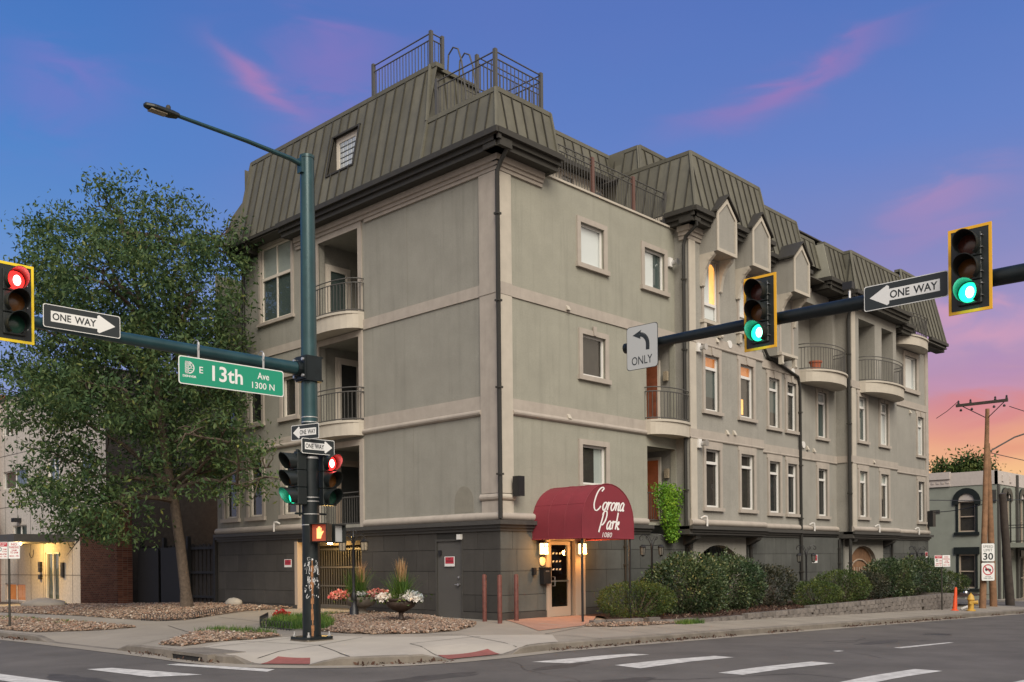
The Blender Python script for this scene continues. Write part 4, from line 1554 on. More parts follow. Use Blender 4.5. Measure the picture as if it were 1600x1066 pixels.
mansard(Fq, 1.55, PY - 0.1, 14.42, 15.50, 0.40, k=0.22, pw=0.42, hipL=True)
Fq2 = lambda u, n, z: (u, 1.9 - n, z)
mansard(Fq2, 8.43, 11.2, 14.42, 15.50, 0.40, k=0.22, pw=0.45, hipL=True)
mb = MB()
mb.tube([(8.45, 1.5, 14.3), (8.62, 1.75, 13.8), (8.75, 1.82, 12.2)], 0.05, 8)
mb.build('downpipe', 'gutter_metal', bld)
window(Fp, 6.34, 6.9, 12.1, 14.3, 'p', 'curtain_sky_white', tw=0.08, name='terrace_window')
window(Fp, 8.04, 8.66, 12.05, 14.15, 'p', 'blind_dark', tw=0.08, name='terrace_door', sill=False)

# bay roofs
B1 = lambda u, n, z: (u, -n, z)
mansard(B1, 7.72, 12.50, 12.50, 14.48, 1.05, k=0.25, hipL=True, pw=0.40, label='first bay roof, front slope')
Fs = lambda u, n, z: (8.1 - n, u, z)
mansard(Fs, -1.05, 2.2, 12.50, 14.48, 0.38, k=0.25, hipL=True, pw=0.42, label='first bay roof, west slope')
mansard(B1, 12.56, 16.35, 12.45, 14.40, 0.45, k=0.25, pw=0.40, label='roof behind the third gablet')
mansard(B1, 16.4, 18.0, 12.9, 14.08, 0.15, k=0.25, pw=0.42)
mansard(B1, 18.02, 20.4, 12.5, 13.95, 0.60, k=0.22, pw=0.42, label='set-back roof above the balcony door')
mansard(B1, 19.35, 24.6, 12.2, 13.94, 1.03, k=0.25, hipL=True, pw=0.42, label='second bay roof, front slope')
Fs2 = lambda u, n, z: (19.95 - n, u, z)
mansard(Fs2, -1.03, 1.0, 12.2, 13.94, 0.60, k=0.25, hipL=True, pw=0.42, label='second bay roof, west slope')
mansard(B1, 26.2, 30.6, 11.9, 14.9, 0.50, k=0.25, hipL=True, pw=0.42, label='end roof')
mansard(B1, 24.6, 26.2, 12.2, 14.3, 0.35, k=0.25, pw=0.42)
mb = MB()
mb.prism([(18.0, -0.60, 12.5), (18.0, 0.4, 12.5), (18.0, 0.4, 13.9), (18.0, -0.30, 13.9)], (0.06, 0, 0))
mb.build('roof_cheek', 'stucco', bld)
mb = MB()
gutter(mb, B1, 7.70, 8.78, 1.05, 12.50, 0.45)
gutter(mb, B1, 10.15, 10.80, 1.05, 12.50, 0.45)
gutter(mb, B1, 12.25, 12.62, 1.05, 12.50, 0.45)
gutter(mb, B1, 12.9, 13.85, 0.5, 12.45)
gutter(mb, B1, 15.3, 16.5, 0.5, 12.45)
gutter(mb, B1, 17.9, 19.4, 0.62, 12.5, -0.2)
gutter(mb, lambda u, n, z: (18.0 - n, u, z), -0.6, 0.4, 0.10, 12.5, -0.1)
gutter(mb, B1, 19.30, 24.8, 1.03, 12.2, 0.45)
gutter(mb, B1, 24.8, 25.9, 0.75, 11.9)
gutter(mb, B1, 28.6, 30.7, 0.5, 11.9)
gutter(mb, Fs, -1.0, 0.0, 0.40, 12.50)
gutter(mb, Fs2, -1.0, 0.2, 0.60, 12.2)
mb.build_each('gutter', 'gutter_metal', bld, 3)
mb = MB()
mb.box((7.75, -1.0, 12.36), (12.6, 0.3, 12.40))
mb.box((12.5, -0.5, 12.31), (16.5, 0.3, 12.35))
mb.box((19.4, -1.0, 12.06), (24.7, 0.3, 12.10))
mb.box((16.5, -0.4, 12.31), (19.4, 0.3, 12.35))
mb.box((24.7, -0.6, 11.60), (30.5, 0.3, 11.64))
mb.build_each('soffit', 'soffit', bld)
mb = MB()
mb.quad((12.47, -1.05, 12.5), (12.47, 0.3, 12.5), (12.47, 0.3, 14.45), (12.47, -0.56, 14.45))
mb.quad((24.6, -1.03, 12.2), (24.6, 0.3, 12.2), (24.6, 0.3, 13.9), (24.6, -0.6, 13.9))
mb.quad((16.34, -0.45, 12.45), (16.34, 1.3, 12.45), (16.34, 1.3, 14.4), (16.34, 0.04, 14.4))
mb.build_each('roof_side', 'roof_metal', bld)
mb = MB()
mb.quad((8.3, 2.2, 12.0), (12.45, 2.2, 12.0), (12.45, 2.2, 14.45), (8.3, 2.2, 14.45))
mb.build_each('roof_side', 'roof_metal', bld)


# ---- base storey: sunk dark wall, a proud panel for every scored block
def base_run(F, u0, u1, holes, m, back, rows=(0.20, 0.65, 1.28, 1.86, 2.36), label=None, low=-0.2):
    mb = wall_face(F, u0, u1, low, 2.36, holes, 0.3, -0.012)
    bw = mb.build('base_wall', back, bld)
    if label:
        bw['label'] = label
    zr = list(rows)
    for r_, (z0, z1) in enumerate(zip(zr, zr[1:])):
        u = u0 - (0.35 if r_ % 2 else 0.0)
        while u < u1:
            w = rnd.choice((0.62, 0.95, 1.2, 0.8))
            a, b = max(u, u0), min(u + w, u1)
            u += w
            segs = [(a, b)]
            for h in holes:
                if h[2] < z1 - 0.05 and h[3] > z0 + 0.05:
                    out = []
                    for s_, t_ in segs:
                        if t_ <= h[0] or s_ >= h[1]:
                            out.append((s_, t_))
                        else:
                            if s_ < h[0]:
                                out.append((s_, h[0]))
                            if t_ > h[1]:
                                out.append((h[1], t_))
                    segs = out
            for s_, t_ in segs:
                if t_ - s_ < 0.05:
                    continue
                jj = rnd.uniform(-0.0015, 0.0015)
                MB().fb(F, s_ + 0.006, t_ - 0.006, -0.05, 0.006 + jj, z0 + 0.006, z1 - 0.006).build('base_panel', m, bw)
    return bw


DOOR_W = (1.48, 2.46, -0.06, 2.10)
GAR = (5.86, 9.25, -0.1, 2.22)
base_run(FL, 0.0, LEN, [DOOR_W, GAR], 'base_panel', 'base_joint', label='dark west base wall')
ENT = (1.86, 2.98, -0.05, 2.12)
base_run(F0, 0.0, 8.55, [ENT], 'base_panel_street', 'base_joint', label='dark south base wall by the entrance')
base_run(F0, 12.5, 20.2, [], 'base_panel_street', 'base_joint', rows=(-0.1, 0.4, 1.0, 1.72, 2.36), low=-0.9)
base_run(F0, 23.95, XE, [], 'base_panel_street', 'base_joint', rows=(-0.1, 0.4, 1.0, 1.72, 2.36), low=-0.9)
# plinth course
mb = MB()
for a, b in ((-0.02, 1.47), (2.47, 5.85), (9.26, LEN)):
    mb.fb(FL, a, b, -0.01, 0.025, -0.25, 0.19)
for a, b in ((-0.02, 1.85), (2.99, 8.5)):
    mb.fb(F0, a, b, -0.01, 0.024, -0.25, 0.19)
mb.build_each('plinth', 'base_panel', bld)
# dark cornice on the base
mb = MB()
for i, (n, z0, z1) in enumerate(((0.05, 2.34, 2.42), (0.11, 2.42, 2.50), (0.19, 2.50, 2.61))):
    mb.fb(FL, -n, LEN, -0.02, n, z0, z1)
    mb.fb(F0, -n + 0.001, 6.6, -0.02, n - 0.001, z0, z1)
    for F, a, b in ((FB1, BAY1[0] - n, BAY1[1] + n), (F0, BAY1[1] + n, 16.42), (F3, 16.5, 19.9), (FB2, BAY2[0] - n, BAY2[1] + n), (F0, BAY2[1] + n, XE + n)):
        mb.fb(F, a, b, -0.3, n, z0, z1)
mb.box((BAY1[0] - 0.19, -0.6, 2.34), (BAY1[0] - 0.0, 0.02, 2.60))
mb.box((BAY2[0] - 0.19, -0.6, 2.34), (BAY2[0] - 0.0, 0.12, 2.60))
mb.build_each('base_cornice', 'base_cornice', bld)
# underside of the bays and corbels
mb = MB()
mb.box((BAY1[0], -0.5, 2.30), (BAY1[1], 0, 2.36))
mb.box((BAY2[0], -0.5, 2.30), (BAY2[1], 0, 2.36))
for x in (8.45, 12.35, 20.2, 24.1):
    mb.prism([(x, 0, 2.3), (x, -0.5, 2.3), (x, -0.45, 2.2), (x, -0.15, 2.05), (x, 0, 2.0)], (0.28, 0, 0))
mb.build_each('bay_corbel', 'base_cornice', bld)


def arch_surround(u0, u1, a, b, z_apex, zs, label):
    """pale stucco slab with an arched opening, arch from height zs"""
    F = FRy(-0.06)
    mb = MB()
    cx, hw = (a + b) / 2, (b - a) / 2
    k = 12
    arc = [(cx - hw * math.cos(math.pi * i / k), zs + (z_apex - zs) * math.sin(math.pi * i / k)) for i in range(k + 1)]
    mb.fb(F, u0, a, -0.3, 0, -0.6, 2.3)
    mb.fb(F, b, u1, -0.3, 0, -0.6, 2.3)
    for p, q in zip(arc, arc[1:]):
        mb.prism([F(p[0], 0, p[1]), F(q[0], 0, q[1]), F(q[0], 0, 2.3), F(p[0], 0, 2.3)], Vector(F(0, -0.3, 0)) - Vector(F(0, 0, 0)))
    s_ = mb.build('arch_surround', 'stucco_grey', bld, label=label)
    return s_, arc


s1, arc = arch_surround(8.95, 12.3, 9.25, 11.75, 2.02, 1.35, 'pale stucco arch under the first bay')
mb = MB()
for i in range(12):
    u = 9.3 + i * 0.205
    mb.fb(F0, u, u + 0.018, -0.2, -0.18, 0.0, 1.98)
mb.fb(F0, 9.3, 11.7, -0.2, -0.17, 1.15, 1.19)
mb.build('window_bars', 'black_metal', s1)
MB().box((9.0, 1.4, -0.3), (12.2, 1.45, 2.3)).build('back_wall', 'dark_interior', s1)
MB().box((10.0, 0.9, 1.60), (10.9, 0.95, 1.66)).build('ceiling_lamp', 'lantern_lit', s1)
s2, arc2 = arch_surround(20.15, 24.0, 20.68, 23.3, 2.05, 1.25, 'pale stucco arch under the second bay')
mb = MB()
mb.quad(*[(u, 0.16, z) for u, z in arc2 + [(23.3, -0.6), (20.68, -0.6)]])
mb.build('garage_door', 'pole_wood', s2)
mb = MB()
for rr in (1.0, 0.72):
    cx, hw = 21.99, 1.31 * rr
    mb.tube([(cx - hw * math.cos(math.pi * i / 12), 0.13, 1.25 * rr + 0.8 * rr * math.sin(math.pi * i / 12)) for i in range(13)], 0.035, 6)
for i in range(11):
    u = 20.75 + i * 0.245
    mb.tube([(u, 0.13, -0.3), (u, 0.13, 1.15)], 0.02, 5)
mb.build('door_ribs', 'door_frame_tan', s2)

# ---- west service door, garage gate
mb = MB()
a, b, c, d = DOOR_W
mb.fb(FL, a, b, -0.05, -0.02, c, d)
dr = mb.build('service_door', 'door_grey', bld)
mb = MB()
mb.fb(FL, a - 0.06, a, -0.06, 0.02, c, d + 0.06)
mb.fb(FL, b, b + 0.06, -0.06, 0.02, c, d + 0.06)
mb.fb(FL, a, b, -0.06, 0.02, d, d + 0.06)
mb.build('door_frame', 'base_cornice', dr)
mb = MB()
mb.tube([FL(1.58, -0.03, 0.92), FL(1.58, 0.05, 0.92)], 0.035, 10)
mb.tube([FL(1.58, -0.03, 1.12), FL(1.58, 0.02, 1.12)], 0.03, 10)
mb.tube([FL(1.58, 0.045, 0.92), FL(1.70, 0.045, 0.92)], 0.014, 6)
mb.build('handle', 'steel', dr)
MB().fb(FL, 2.28, 2.38, -0.02, 0.03, 1.72, 1.86).build('door_box', 'black_metal', dr)

# garage interior
mb = MB()
a, b, c, d = GAR
gm = mb
gm.quad((0.3, a - 1.2, -0.05), (6.5, a - 1.2, -0.05), (6.5, b + 1.2, -0.05), (0.3, b + 1.2, -0.05))
gm.build('garage_floor', 'concrete', bld)
mb = MB()
mb.quad((0.3, a - 1.2, 2.35), (6.5, a - 1.2, 2.35), (6.5, b + 1.2, 2.35), (0.3, b + 1.2, 2.35))
mb.quad((6.5, a - 1.2, -0.05), (6.5, b + 1.2, -0.05), (6.5, b + 1.2, 2.35), (6.5, a - 1.2, 2.35))
for y in (a - 1.2, b + 1.2):
    mb.quad((0.3, y, -0.05), (6.5, y, -0.05), (6.5, y, 2.35), (0.3, y, 2.35))
mb.build('garage_wall', 'room', bld)
mb = MB()
mb.box((0.302, b - 0.02, -0.1), (-0.02, b + 0.14, 2.25))
mb.build('garage_jamb', 'door_frame_tan', bld)
mb = MB()
mb.box((0.40, a, 2.10), (0.60, b, 2.34))
mb.build('garage_beam', 'room', bld)
gate = MB()
gate.box((0.62, a, 0.10), (0.68, b, 0.20))
gate = gate.build('garage_gate', 'rail_metal', bld, label='barred garage gate')
for z in (0.78, 1.38, 1.96):
    MB().box((0.62, a, z), (0.67, b, z + 0.05)).build('gate_rail', 'rail_metal', gate)
n_ = 26
bar_me = MB().box((0.632, -0.011, 0.15), (0.658, 0.011, 2.04)).mesh('gate_bar', 'rail_metal')
for i in range(n_):
    o = link('gate_bar', bar_me, gate)
    o.location = (0, a + 0.06 + i * (b - a - 0.12) / (n_ - 1), 0)
lb = MB()
lb.lathe([(0.0, 0.0), (0.07, 0.01), (0.09, 0.06), (0.05, 0.12), (0.0, 0.13)], (0.0, 7.45, 2.12), 12)
lb.build('ceiling_lamp', 'bulb_warm', bld, smooth=True, label='glowing warm lamp over the garage gate')


def point(name, loc, power, col, rad=0.08):
    l = bpy.data.lights.new(name, 'POINT')
    l.energy = power
    l.color = col
    l.shadow_soft_size = rad
    o = bpy.data.objects.new(name, l)
    C.objects.link(o)
    o.location = loc
    return o


point('garage_lamp_light', (-0.08, 7.45, 2.02), 30, (1.0, 0.60, 0.20), 0.06)
point('garage_lamp_light', (1.6, 6.4, 2.2), 5, (1.0, 0.72, 0.35), 0.1)

# ---- glass entrance door
FE = F0
a, b, c, d = ENT
mb = MB()
mb.fb(F0, a - 0.10, a + 0.02, -0.12, 0.05, -0.05, 2.16)
mb.fb(F0, b - 0.02, b + 0.42, -0.12, 0.05, -0.05, 2.16)
mb.fb(F0, a + 0.02, b - 0.02, -0.12, 0.05, 2.10, 2.22)
ed = mb.build('entrance_frame', 'door_frame_tan', bld)
mb = MB()
da, db = a + 0.06, b - 0.14
mb.fb(F0, da, da + 0.11, -0.08, -0.03, 0.0, 2.08)
mb.fb(F0, db - 0.11, db, -0.08, -0.03, 0.0, 2.08)
mb.fb(F0, da + 0.11, db - 0.11, -0.08, -0.03, 0.0, 0.27)
mb.fb(F0, da + 0.11, db - 0.11, -0.08, -0.03, 1.98, 2.08)
mb.build('entrance_door', 'door_frame_tan', ed)
sheet(F0, da + 0.11, db - 0.11, -0.06, 0.27, 1.98).build('door_glass', 'glass_door', ed, recalc=False)
mb = MB()
mb.fb(F0, da + 0.11, db - 0.11, -0.03, 0.02, 0.96, 1.00)
mb.tube([F0(da + 0.16, -0.03, 0.85), F0(da + 0.16, 0.05, 0.85), F0(da + 0.16, 0.05, 1.10), F0(da + 0.16, -0.03, 1.10)], 0.012, 6)
mb.build('door_bar', 'steel', ed)
mb = MB()
for j in range(3):
    for i in range(3):
        z = 1.72 - j * 0.22
        u = da + 0.17 + i * 0.14
        mb.quad(F0(u, -0.052, z), F0(u + 0.07, -0.052, z), F0(u + 0.10, -0.052, z + 0.05), F0(u + 0.03, -0.052, z + 0.05))
mb.build('door_decal', 'sign_white', ed)
mb = MB()
mb.quad((a - 0.1, 1.5, 0), (b + 0.1, 1.5, 0), (b + 0.1, 1.5, 2.2), (a - 0.1, 1.5, 2.2))
mb.quad((a - 0.1, 0.1, 0), (a - 0.1, 1.5, 0), (a - 0.1, 1.5, 2.2), (a - 0.1, 0.1, 2.2))
mb.quad((b + 0.1, 0.1, 0), (b + 0.1, 1.5, 0), (b + 0.1, 1.5, 2.2), (b + 0.1, 0.1, 2.2))
mb.quad((a - 0.1, 0.1, 0.0), (b + 0.1, 0.1, 0.0), (b + 0.1, 1.5, 0.0), (a - 0.1, 1.5, 0.0))
mb.build('lobby_wall', 'blind_brown', ed)


# wall lanterns by the entrance
def lantern(x, y, z, nlab):
    mb = MB()
    mb.box((x - 0.10, y - 0.23, z + 0.30), (x + 0.10, y - 0.03, z + 0.33))
    mb.box((x - 0.05, y - 0.05, z + 0.05), (x + 0.05, y, z + 0.36))
    for sx in (-1, 1):
        for sy in (-1, 1):
            mb.box((x + sx * 0.085 - 0.008, y - 0.13 + sy * 0.085 - 0.008, z), (x + sx * 0.085 + 0.008, y - 0.13 + sy * 0.085 + 0.008, z + 0.31))
    mb.box((x - 0.095, y - 0.225, z - 0.015), (x + 0.095, y - 0.035, z))
    mb.box((x - 0.09, y - 0.222, z + 0.2), (x + 0.09, y - 0.216, z + 0.21))
    mb.box((x - 0.004, y - 0.222, z), (x + 0.004, y - 0.216, z + 0.3))
    mb.prism([(x - 0.05, y - 0.13, z + 0.33), (x + 0.05, y - 0.13, z + 0.33), (x, y - 0.13, z + 0.42)], (0, 0.03, 0))
    o = mb.build('wall_lantern', 'black_metal', bld, label=nlab)
    MB().box((x - 0.078, y - 0.208, z + 0.002), (x + 0.078, y - 0.052, z + 0.295)).build('lantern_glass', 'lantern_lit', o)
    point('wall_lantern_light', (x, y - 0.33, z + 0.05), 15, (1.0, 0.46, 0.12), 0.07)


lantern(1.55, 0.0, 1.72, 'lit lantern left of the entrance door')
lantern(3.12, -0.05, 1.72, 'lit lantern right of the entrance door')
mb = MB()
mb.lathe([(0.0, 0.0), (0.10, 0.03), (0.14, 0.14), (0.13, 0.22), (0.08, 0.27), (0.0, 0.28)], (0, 0, 0), 14)
mb.v = [(1.60 + p[0] * 0.85, -0.03 + p[1] * 0.15, 1.40 + p[2] * 0.9) for p in mb.v]
mb.build('alarm_sign', 'alarm_face', bld, smooth=True, label='small round alarm company sign lit by the left lantern')
mb = MB()
mb.box((1.50, -0.16, 0.92), (1.80, 0, 1.34))
mb.box((1.48, -0.18, 1.34), (1.82, 0.0, 1.37))
mbx = mb.build('mailbox', 'black_metal', label='black mailbox on the wall left of the entrance door', cat='mailbox')
MB().box((1.58, -0.165, 1.24), (1.72, -0.16, 1.28)).build('slot', 'steel', mbx)
MB().box((1.18, -0.10, 1.17), (1.28, 0, 1.36)).build('intercom', 'black_metal', bld)


# ---- loggia doors, balconies, railings
def ld(F, a, b, c, d, dep, m='blind_teal', frame='frame_cream', lab=None):
    mb = MB()
    f = 0.08
    mb.fb(F, a, a + f, -dep, -dep + 0.06, c, d)
    mb.fb(F, b - f, b, -dep, -dep + 0.06, c, d)
    mb.fb(F, a + f, b - f, -dep, -dep + 0.06, d - f, d)
    mb.fb(F, a - 0.12, a - 0.01, -dep, -dep + 0.03, c, d + 0.12)
    mb.fb(F, b + 0.01, b + 0.12, -dep, -dep + 0.03, c, d + 0.12)
    mb.fb(F, a - 0.01, b + 0.01, -dep, -dep + 0.03, d + 0.01, d + 0.12)
    o = mb.build('balcony_door', frame, bld)
    sheet(F, a + f, b - f, -dep + 0.03, c + 0.02, d - f).build('pane', 'glass', o, recalc=False)
    MB().fb(F, a + f, b - f, -dep + 0.005, -dep + 0.01, c + 0.02, d - f).build('curtain', m, o)


FSd = lambda u, n, z: (u, 8.02 - 1.9 - n, z)
ld(FSd, 0.42, 1.18, 9.1, 10.98, 1.9, 'blind_teal')
ld(FSd, 0.80, 1.60, 5.85, 8.05, 1.9, 'blind_dark')
ld(FSd, 0.75, 1.65, 2.75, 4.75, 1.9, 'blind_dark', 'door_frame_tan')
# frames round the loggia openings
mb = MB()
for i, (a, b, c, d) in enumerate(LOGG):
    mb.fb(FL, a - 0.17, a, -0.02, 0.05, c - 0.1, d + 0.18)
    mb.fb(FL, b, b + 0.17, -0.02, 0.05, c - 0.1, d + 0.18)
    mb.fb(FL, a, b, -0.02, 0.05, d, d + 0.18)
mb.build('loggia_frame', 'trim', bld)


def balcony(F, u0, u1, z0, z1, bulge, rail_h=1.0, m='trim_light', posts=11, label=None, back=0.0, n=0.0):
    """bow-fronted slab with a two-rail baluster railing that follows it"""
    k = 14
    uc, hw = (u0 + u1) / 2, (u1 - u0) / 2
    arc = [(uc - hw * math.cos(math.pi * i / k), n + bulge * math.sin(math.pi * i / k) ** 0.8 if 0 < i < k else n) for i in range(k + 1)]
    loop = [F(u, a, z0) for u, a in arc] + [F(u1, n - 0.2 - back, z0), F(u0, n - 0.2 - back, z0)]
    mb = MB()
    mb.prism(loop, (0, 0, z1 - z0))
    mid = [F(u, n + (a - n) * 1.06 + 0.01, z1 - 0.06) for u, a in arc] + [F(u1, n - 0.2 - back, z1 - 0.06), F(u0, n - 0.2 - back, z1 - 0.06)]
    mb.prism(mid, (0, 0, 0.07))
    o = mb.build('balcony', m, bld)
    if label:
        o['label'] = label
    path = [F(u, n + (a - n) * 0.93, 0) for u, a in arc]
    rl = MB()
    for h in (rail_h, rail_h - 0.13, 0.06):
        rl.tube([(p[0], p[1], z1 + h) for p in path], 0.018, 6)
    rl.build('handrail', 'rail_metal', o)
    L = [0]
    for p, q in zip(path, path[1:]):
        L.append(L[-1] + (Vector(p) - Vector(q)).length)
    bb = MB()
    cnt = int(L[-1] / 0.125)
    for j in range(cnt + 1):
        s = L[-1] * j / cnt
        i = max(i for i in range(len(L)) if L[i] <= s + 1e-9)
        i = min(i, len(path) - 2)
        t = (s - L[i]) / (L[i + 1] - L[i])
        p = Vector(path[i]).lerp(Vector(path[i + 1]), t)
        bb.box((p.x - 0.008, p.y - 0.008, z1 + 0.05), (p.x + 0.008, p.y + 0.008, z1 + rail_h - 0.13))
    bb.build('baluster', 'rail_metal', o, kind='stuff')
    return o


balcony(FL, 5.62, 8.2, 8.56, 9.05, 0.62)
balcony(FL, 5.65, 8.2, 5.36, 5.80, 0.60)
balcony(F0, 6.42, 8.55, 5.40, 5.85, 0.62, label='bow-fronted balcony over the vine')
balcony(F3, 16.7, 19.75, 8.34, 8.80, 1.0, label='bow-fronted balcony with a terracotta pot')
balcony(FB2, 20.7, 24.3, 8.34, 8.80, 0.85)
balcony(F0, 25.5, 28.55, 11.15, 11.6, 0.75)
mb = MB()
for z in (2.75, 3.55, 3.7):
    mb.tube([FL(5.9, -0.1, z), FL(7.9, -0.1, z)], 0.018, 6)
lr = mb.build('railing', 'rail_metal', bld, label='straight railing of the lowest loggia')
mb = MB()
for i in range(17):
    mb.fb(FL, 5.95 + i * 0.12 - 0.008, 5.95 + i * 0.12 + 0.008, -0.108, -0.092, 2.75, 3.6)
mb.build('baluster', 'rail_metal', lr, kind='stuff')
mb = MB()
for z in (2.78, 3.62):
    mb.tube([(6.5, 0.0, z), (8.1, 0.0, z)], 0.018, 6)
for i in range(13):
    mb.box((6.56 + i * 0.125, -0.008, 2.78), (6.576 + i * 0.125, 0.008, 3.62))
mb.build('railing', 'rail_metal', bld, label='railing behind the hanging vine')
# doors inside the south recesses
for z0, lit in ((5.85, 'room_lit_dim'), (2.72, 'room_lit_dim')):
    mb = MB()
    mb.box((8.02, 0.55, z0), (8.06, 1.45, z0 + 2.15))
    o = mb.build('recess_door', 'frame_cream', bld)
    MB().box((8.00, 0.64, z0 + 0.1), (8.015, 1.38, z0 + 2.05)).build('pane', 'door_glow', o)
    mb = MB()
    mb.box((7.96, 0.24, z0 + 1.45), (8.07, 0.38, z0 + 1.75))
    mb.build('porch_lamp', 'lantern_off', bld)
mb = MB()
mb.box((17.2, 1.10, 8.8), (18.5, 1.145, 11.0))
o = mb.build('recess_door', 'door_frame_tan', bld)
for i in range(2):
    for j in range(3):
        MB().box((17.32 + i * 0.58, 1.08, 8.95 + j * 0.66), (17.80 + i * 0.58, 1.10, 9.50 + j * 0.66)).build('door_panel', 'door_frame_tan', o, bevel=0.01)
for a, b in ((20.9, 22.1), (23.1, 24.1)):
    mb = MB()
    mb.box((a, 0.36, 8.8), (b, 0.395, 11.0))
    mb.build('recess_door', 'blind_teal', bld)


# ---- rooftop railings
def roof_rail(pts, z, h=1.08, postr=0.046, posts=None, label=None):
    o = None
    mb = MB()
    for p, q in zip(pts, pts[1:]):
        for hh in (h - 0.06, h - 0.24, 0.10):
            mb.tube([(p[0], p[1], z + hh), (q[0], q[1], z + hh)], 0.020, 6)
    o = mb.build('roof_railing', 'rail_metal', bld)
    if label:
        o['label'] = label
    for p in pts if posts is None else posts:
        MB().box((p[0] - postr, p[1] - postr, z - 0.02), (p[0] + postr, p[1] + postr, z + h)).build('post', 'rail_metal', o)
    mb = MB()
    for p, q in zip(pts, pts[1:]):
        L = math.hypot(q[0] - p[0], q[1] - p[1])
        k = int(L / 0.135)
        for i in range(1, k):
            x, y = p[0] + (q[0] - p[0]) * i / k, p[1] + (q[1] - p[1]) * i / k
            mb.box((x - 0.009, y - 0.009, z + 0.1), (x + 0.009, y + 0.009, z + h - 0.24))
    mb.build('baluster', 'rail_metal', o, kind='stuff')
    return o


roof_rail([(-0.20, 2.05), (-0.20, -0.18), (1.55, -0.18), (1.55, 2.2)], 13.62, label='railing of the small corner roof deck')
roof_rail([(0.2, 5.30), (0.2, 2.72), (0.62, 2.72)], 15.36, label='railing on top of the tall roof')
roof_rail([(2.0, 2.72), (4.8, 2.72)], 15.36)
mb = MB()
for y0 in (0, 1):
    x = 1.05 + y0 * 0.45
    mb.tube([(x, 2.0, 13.6), (x, 2.30, 15.3), (x, 2.38, 15.8), (x, 2.52, 16.18), (x, 2.72, 16.30), (x, 2.92, 16.15), (x, 2.98, 15.4)], 0.025, 6)
for i in range(6):
    mb.tube([(1.05, 2.02 + i * 0.055, 13.8 + i * 0.28), (1.50, 2.02 + i * 0.055, 13.8 + i * 0.28)], 0.016, 6)
mb.build('roof_ladder', 'rail_metal', bld)
# air unit on the low deck
mb = MB()
mb.lathe([(0.26, 0), (0.28, 0.05), (0.28, 0.62), (0.22, 0.68), (0, 0.68)], (1.1, 0.75, 13.58), 20)
mb.build('roof_vent_drum', 'gutter_metal', bld, smooth=True)

# terrace railing
def terrace_rail():
    z = 12.15
    xs = [1.9, 4.10, 6.08, 7.78]
    mb = MB()
    for hh in (1.05, 0.88, 0.08):
        mb.tube([(1.9, 0.12, z + hh), (7.78, 0.12, z + hh)], 0.020, 6)
    o = mb.build('terrace_railing', 'rail_metal', bld, label='railing with scrolled top along the roof terrace')
    for x in xs:
        MB().box((x - 0.05, 0.07, z), (x + 0.05, 0.17, z + 1.12)).build('post', 'rail_red' if x < 7.7 else 'rail_metal', o)
    mb = MB()
    x = 2.0
    while x < 7.7:
        mb.box((x - 0.008, 0.112, z + 0.08), (x + 0.008, 0.128, z + 0.88))
        x += 0.125
    mb.build('baluster', 'rail_metal', o, kind='stuff')
    mb = MB()
    x = 2.2
    while x < 7.6:
        for s_ in (-1, 1):
            c0 = x + s_ * 0.07
            mb.tube([(c0 + 0.06 * math.cos(t * 0.7) * (1 - t / 12) * s_, 0.12, z + 0.965 + 0.06 * math.sin(t * 0.7) * (1 - t / 12)) for t in range(9)], 0.009, 4)
        x += 0.36
    mb.build('scroll', 'rail_metal', o, kind='stuff')


terrace_rail()


# terrace chairs and table
def terrace_chair(x, y, rz, label):
    t = empty('terrace_chair', (x, y, 11.85), rz, label, 'chair', 'furniture on the roof terrace')
    mb = MB().box((-0.25, -0.25, 0.40), (0.25, 0.25, 0.45))
    mb.build('seat', 'black_metal', t)
    mb = MB()
    for i in range(6):
        mb.box((-0.24 + i * 0.09, 0.22, 0.45), (-0.19 + i * 0.09, 0.25, 0.98))
    mb.box((-0.26, 0.215, 0.96), (0.26, 0.255, 1.02))
    mb.build('backrest', 'black_metal', t)
    for sx in (-0.23, 0.23):
        for sy in (-0.23, 0.23):
            MB().tube([(sx, sy, 0), (sx * 0.96, sy * 0.96, 0.41)], 0.018, 6).build('leg', 'black_metal', t)
    for sx in (-0.27, 0.27):
        MB().tube([(sx, 0.22, 0.66), (sx, -0.22, 0.66), (sx * 0.95, -0.22, 0.42)], 0.016, 6).build('armrest', 'black_metal', t)


terrace_chair(3.35, 1.0, 0.4, 'dark slatted chair nearest the corner on the roof terrace')
terrace_chair(5.25, 0.9, -0.5, 'dark slatted chair in the middle of the roof terrace behind the railing')

# ---- downpipes
def pipe(pts, r=0.055, label=None):
    mb = MB()
    mb.tube(pts, r, 8)
    o = mb.build('downpipe', 'pipe_dark', bld, smooth=True)
    if label:
        o['label'] = label
    mb = MB()
    for i in range(4):
        p = pts[-2]
        q = pts[-1]
        z = p[2] + (q[2] - p[2]) * (i + 0.5) / 4
        mb.box((p[0] - r - 0.015, p[1] - r - 0.015, z), (p[0] + r + 0.015, p[1] + r + 0.015, z + 0.05))
    mb.build('bracket', 'gutter_metal', o)


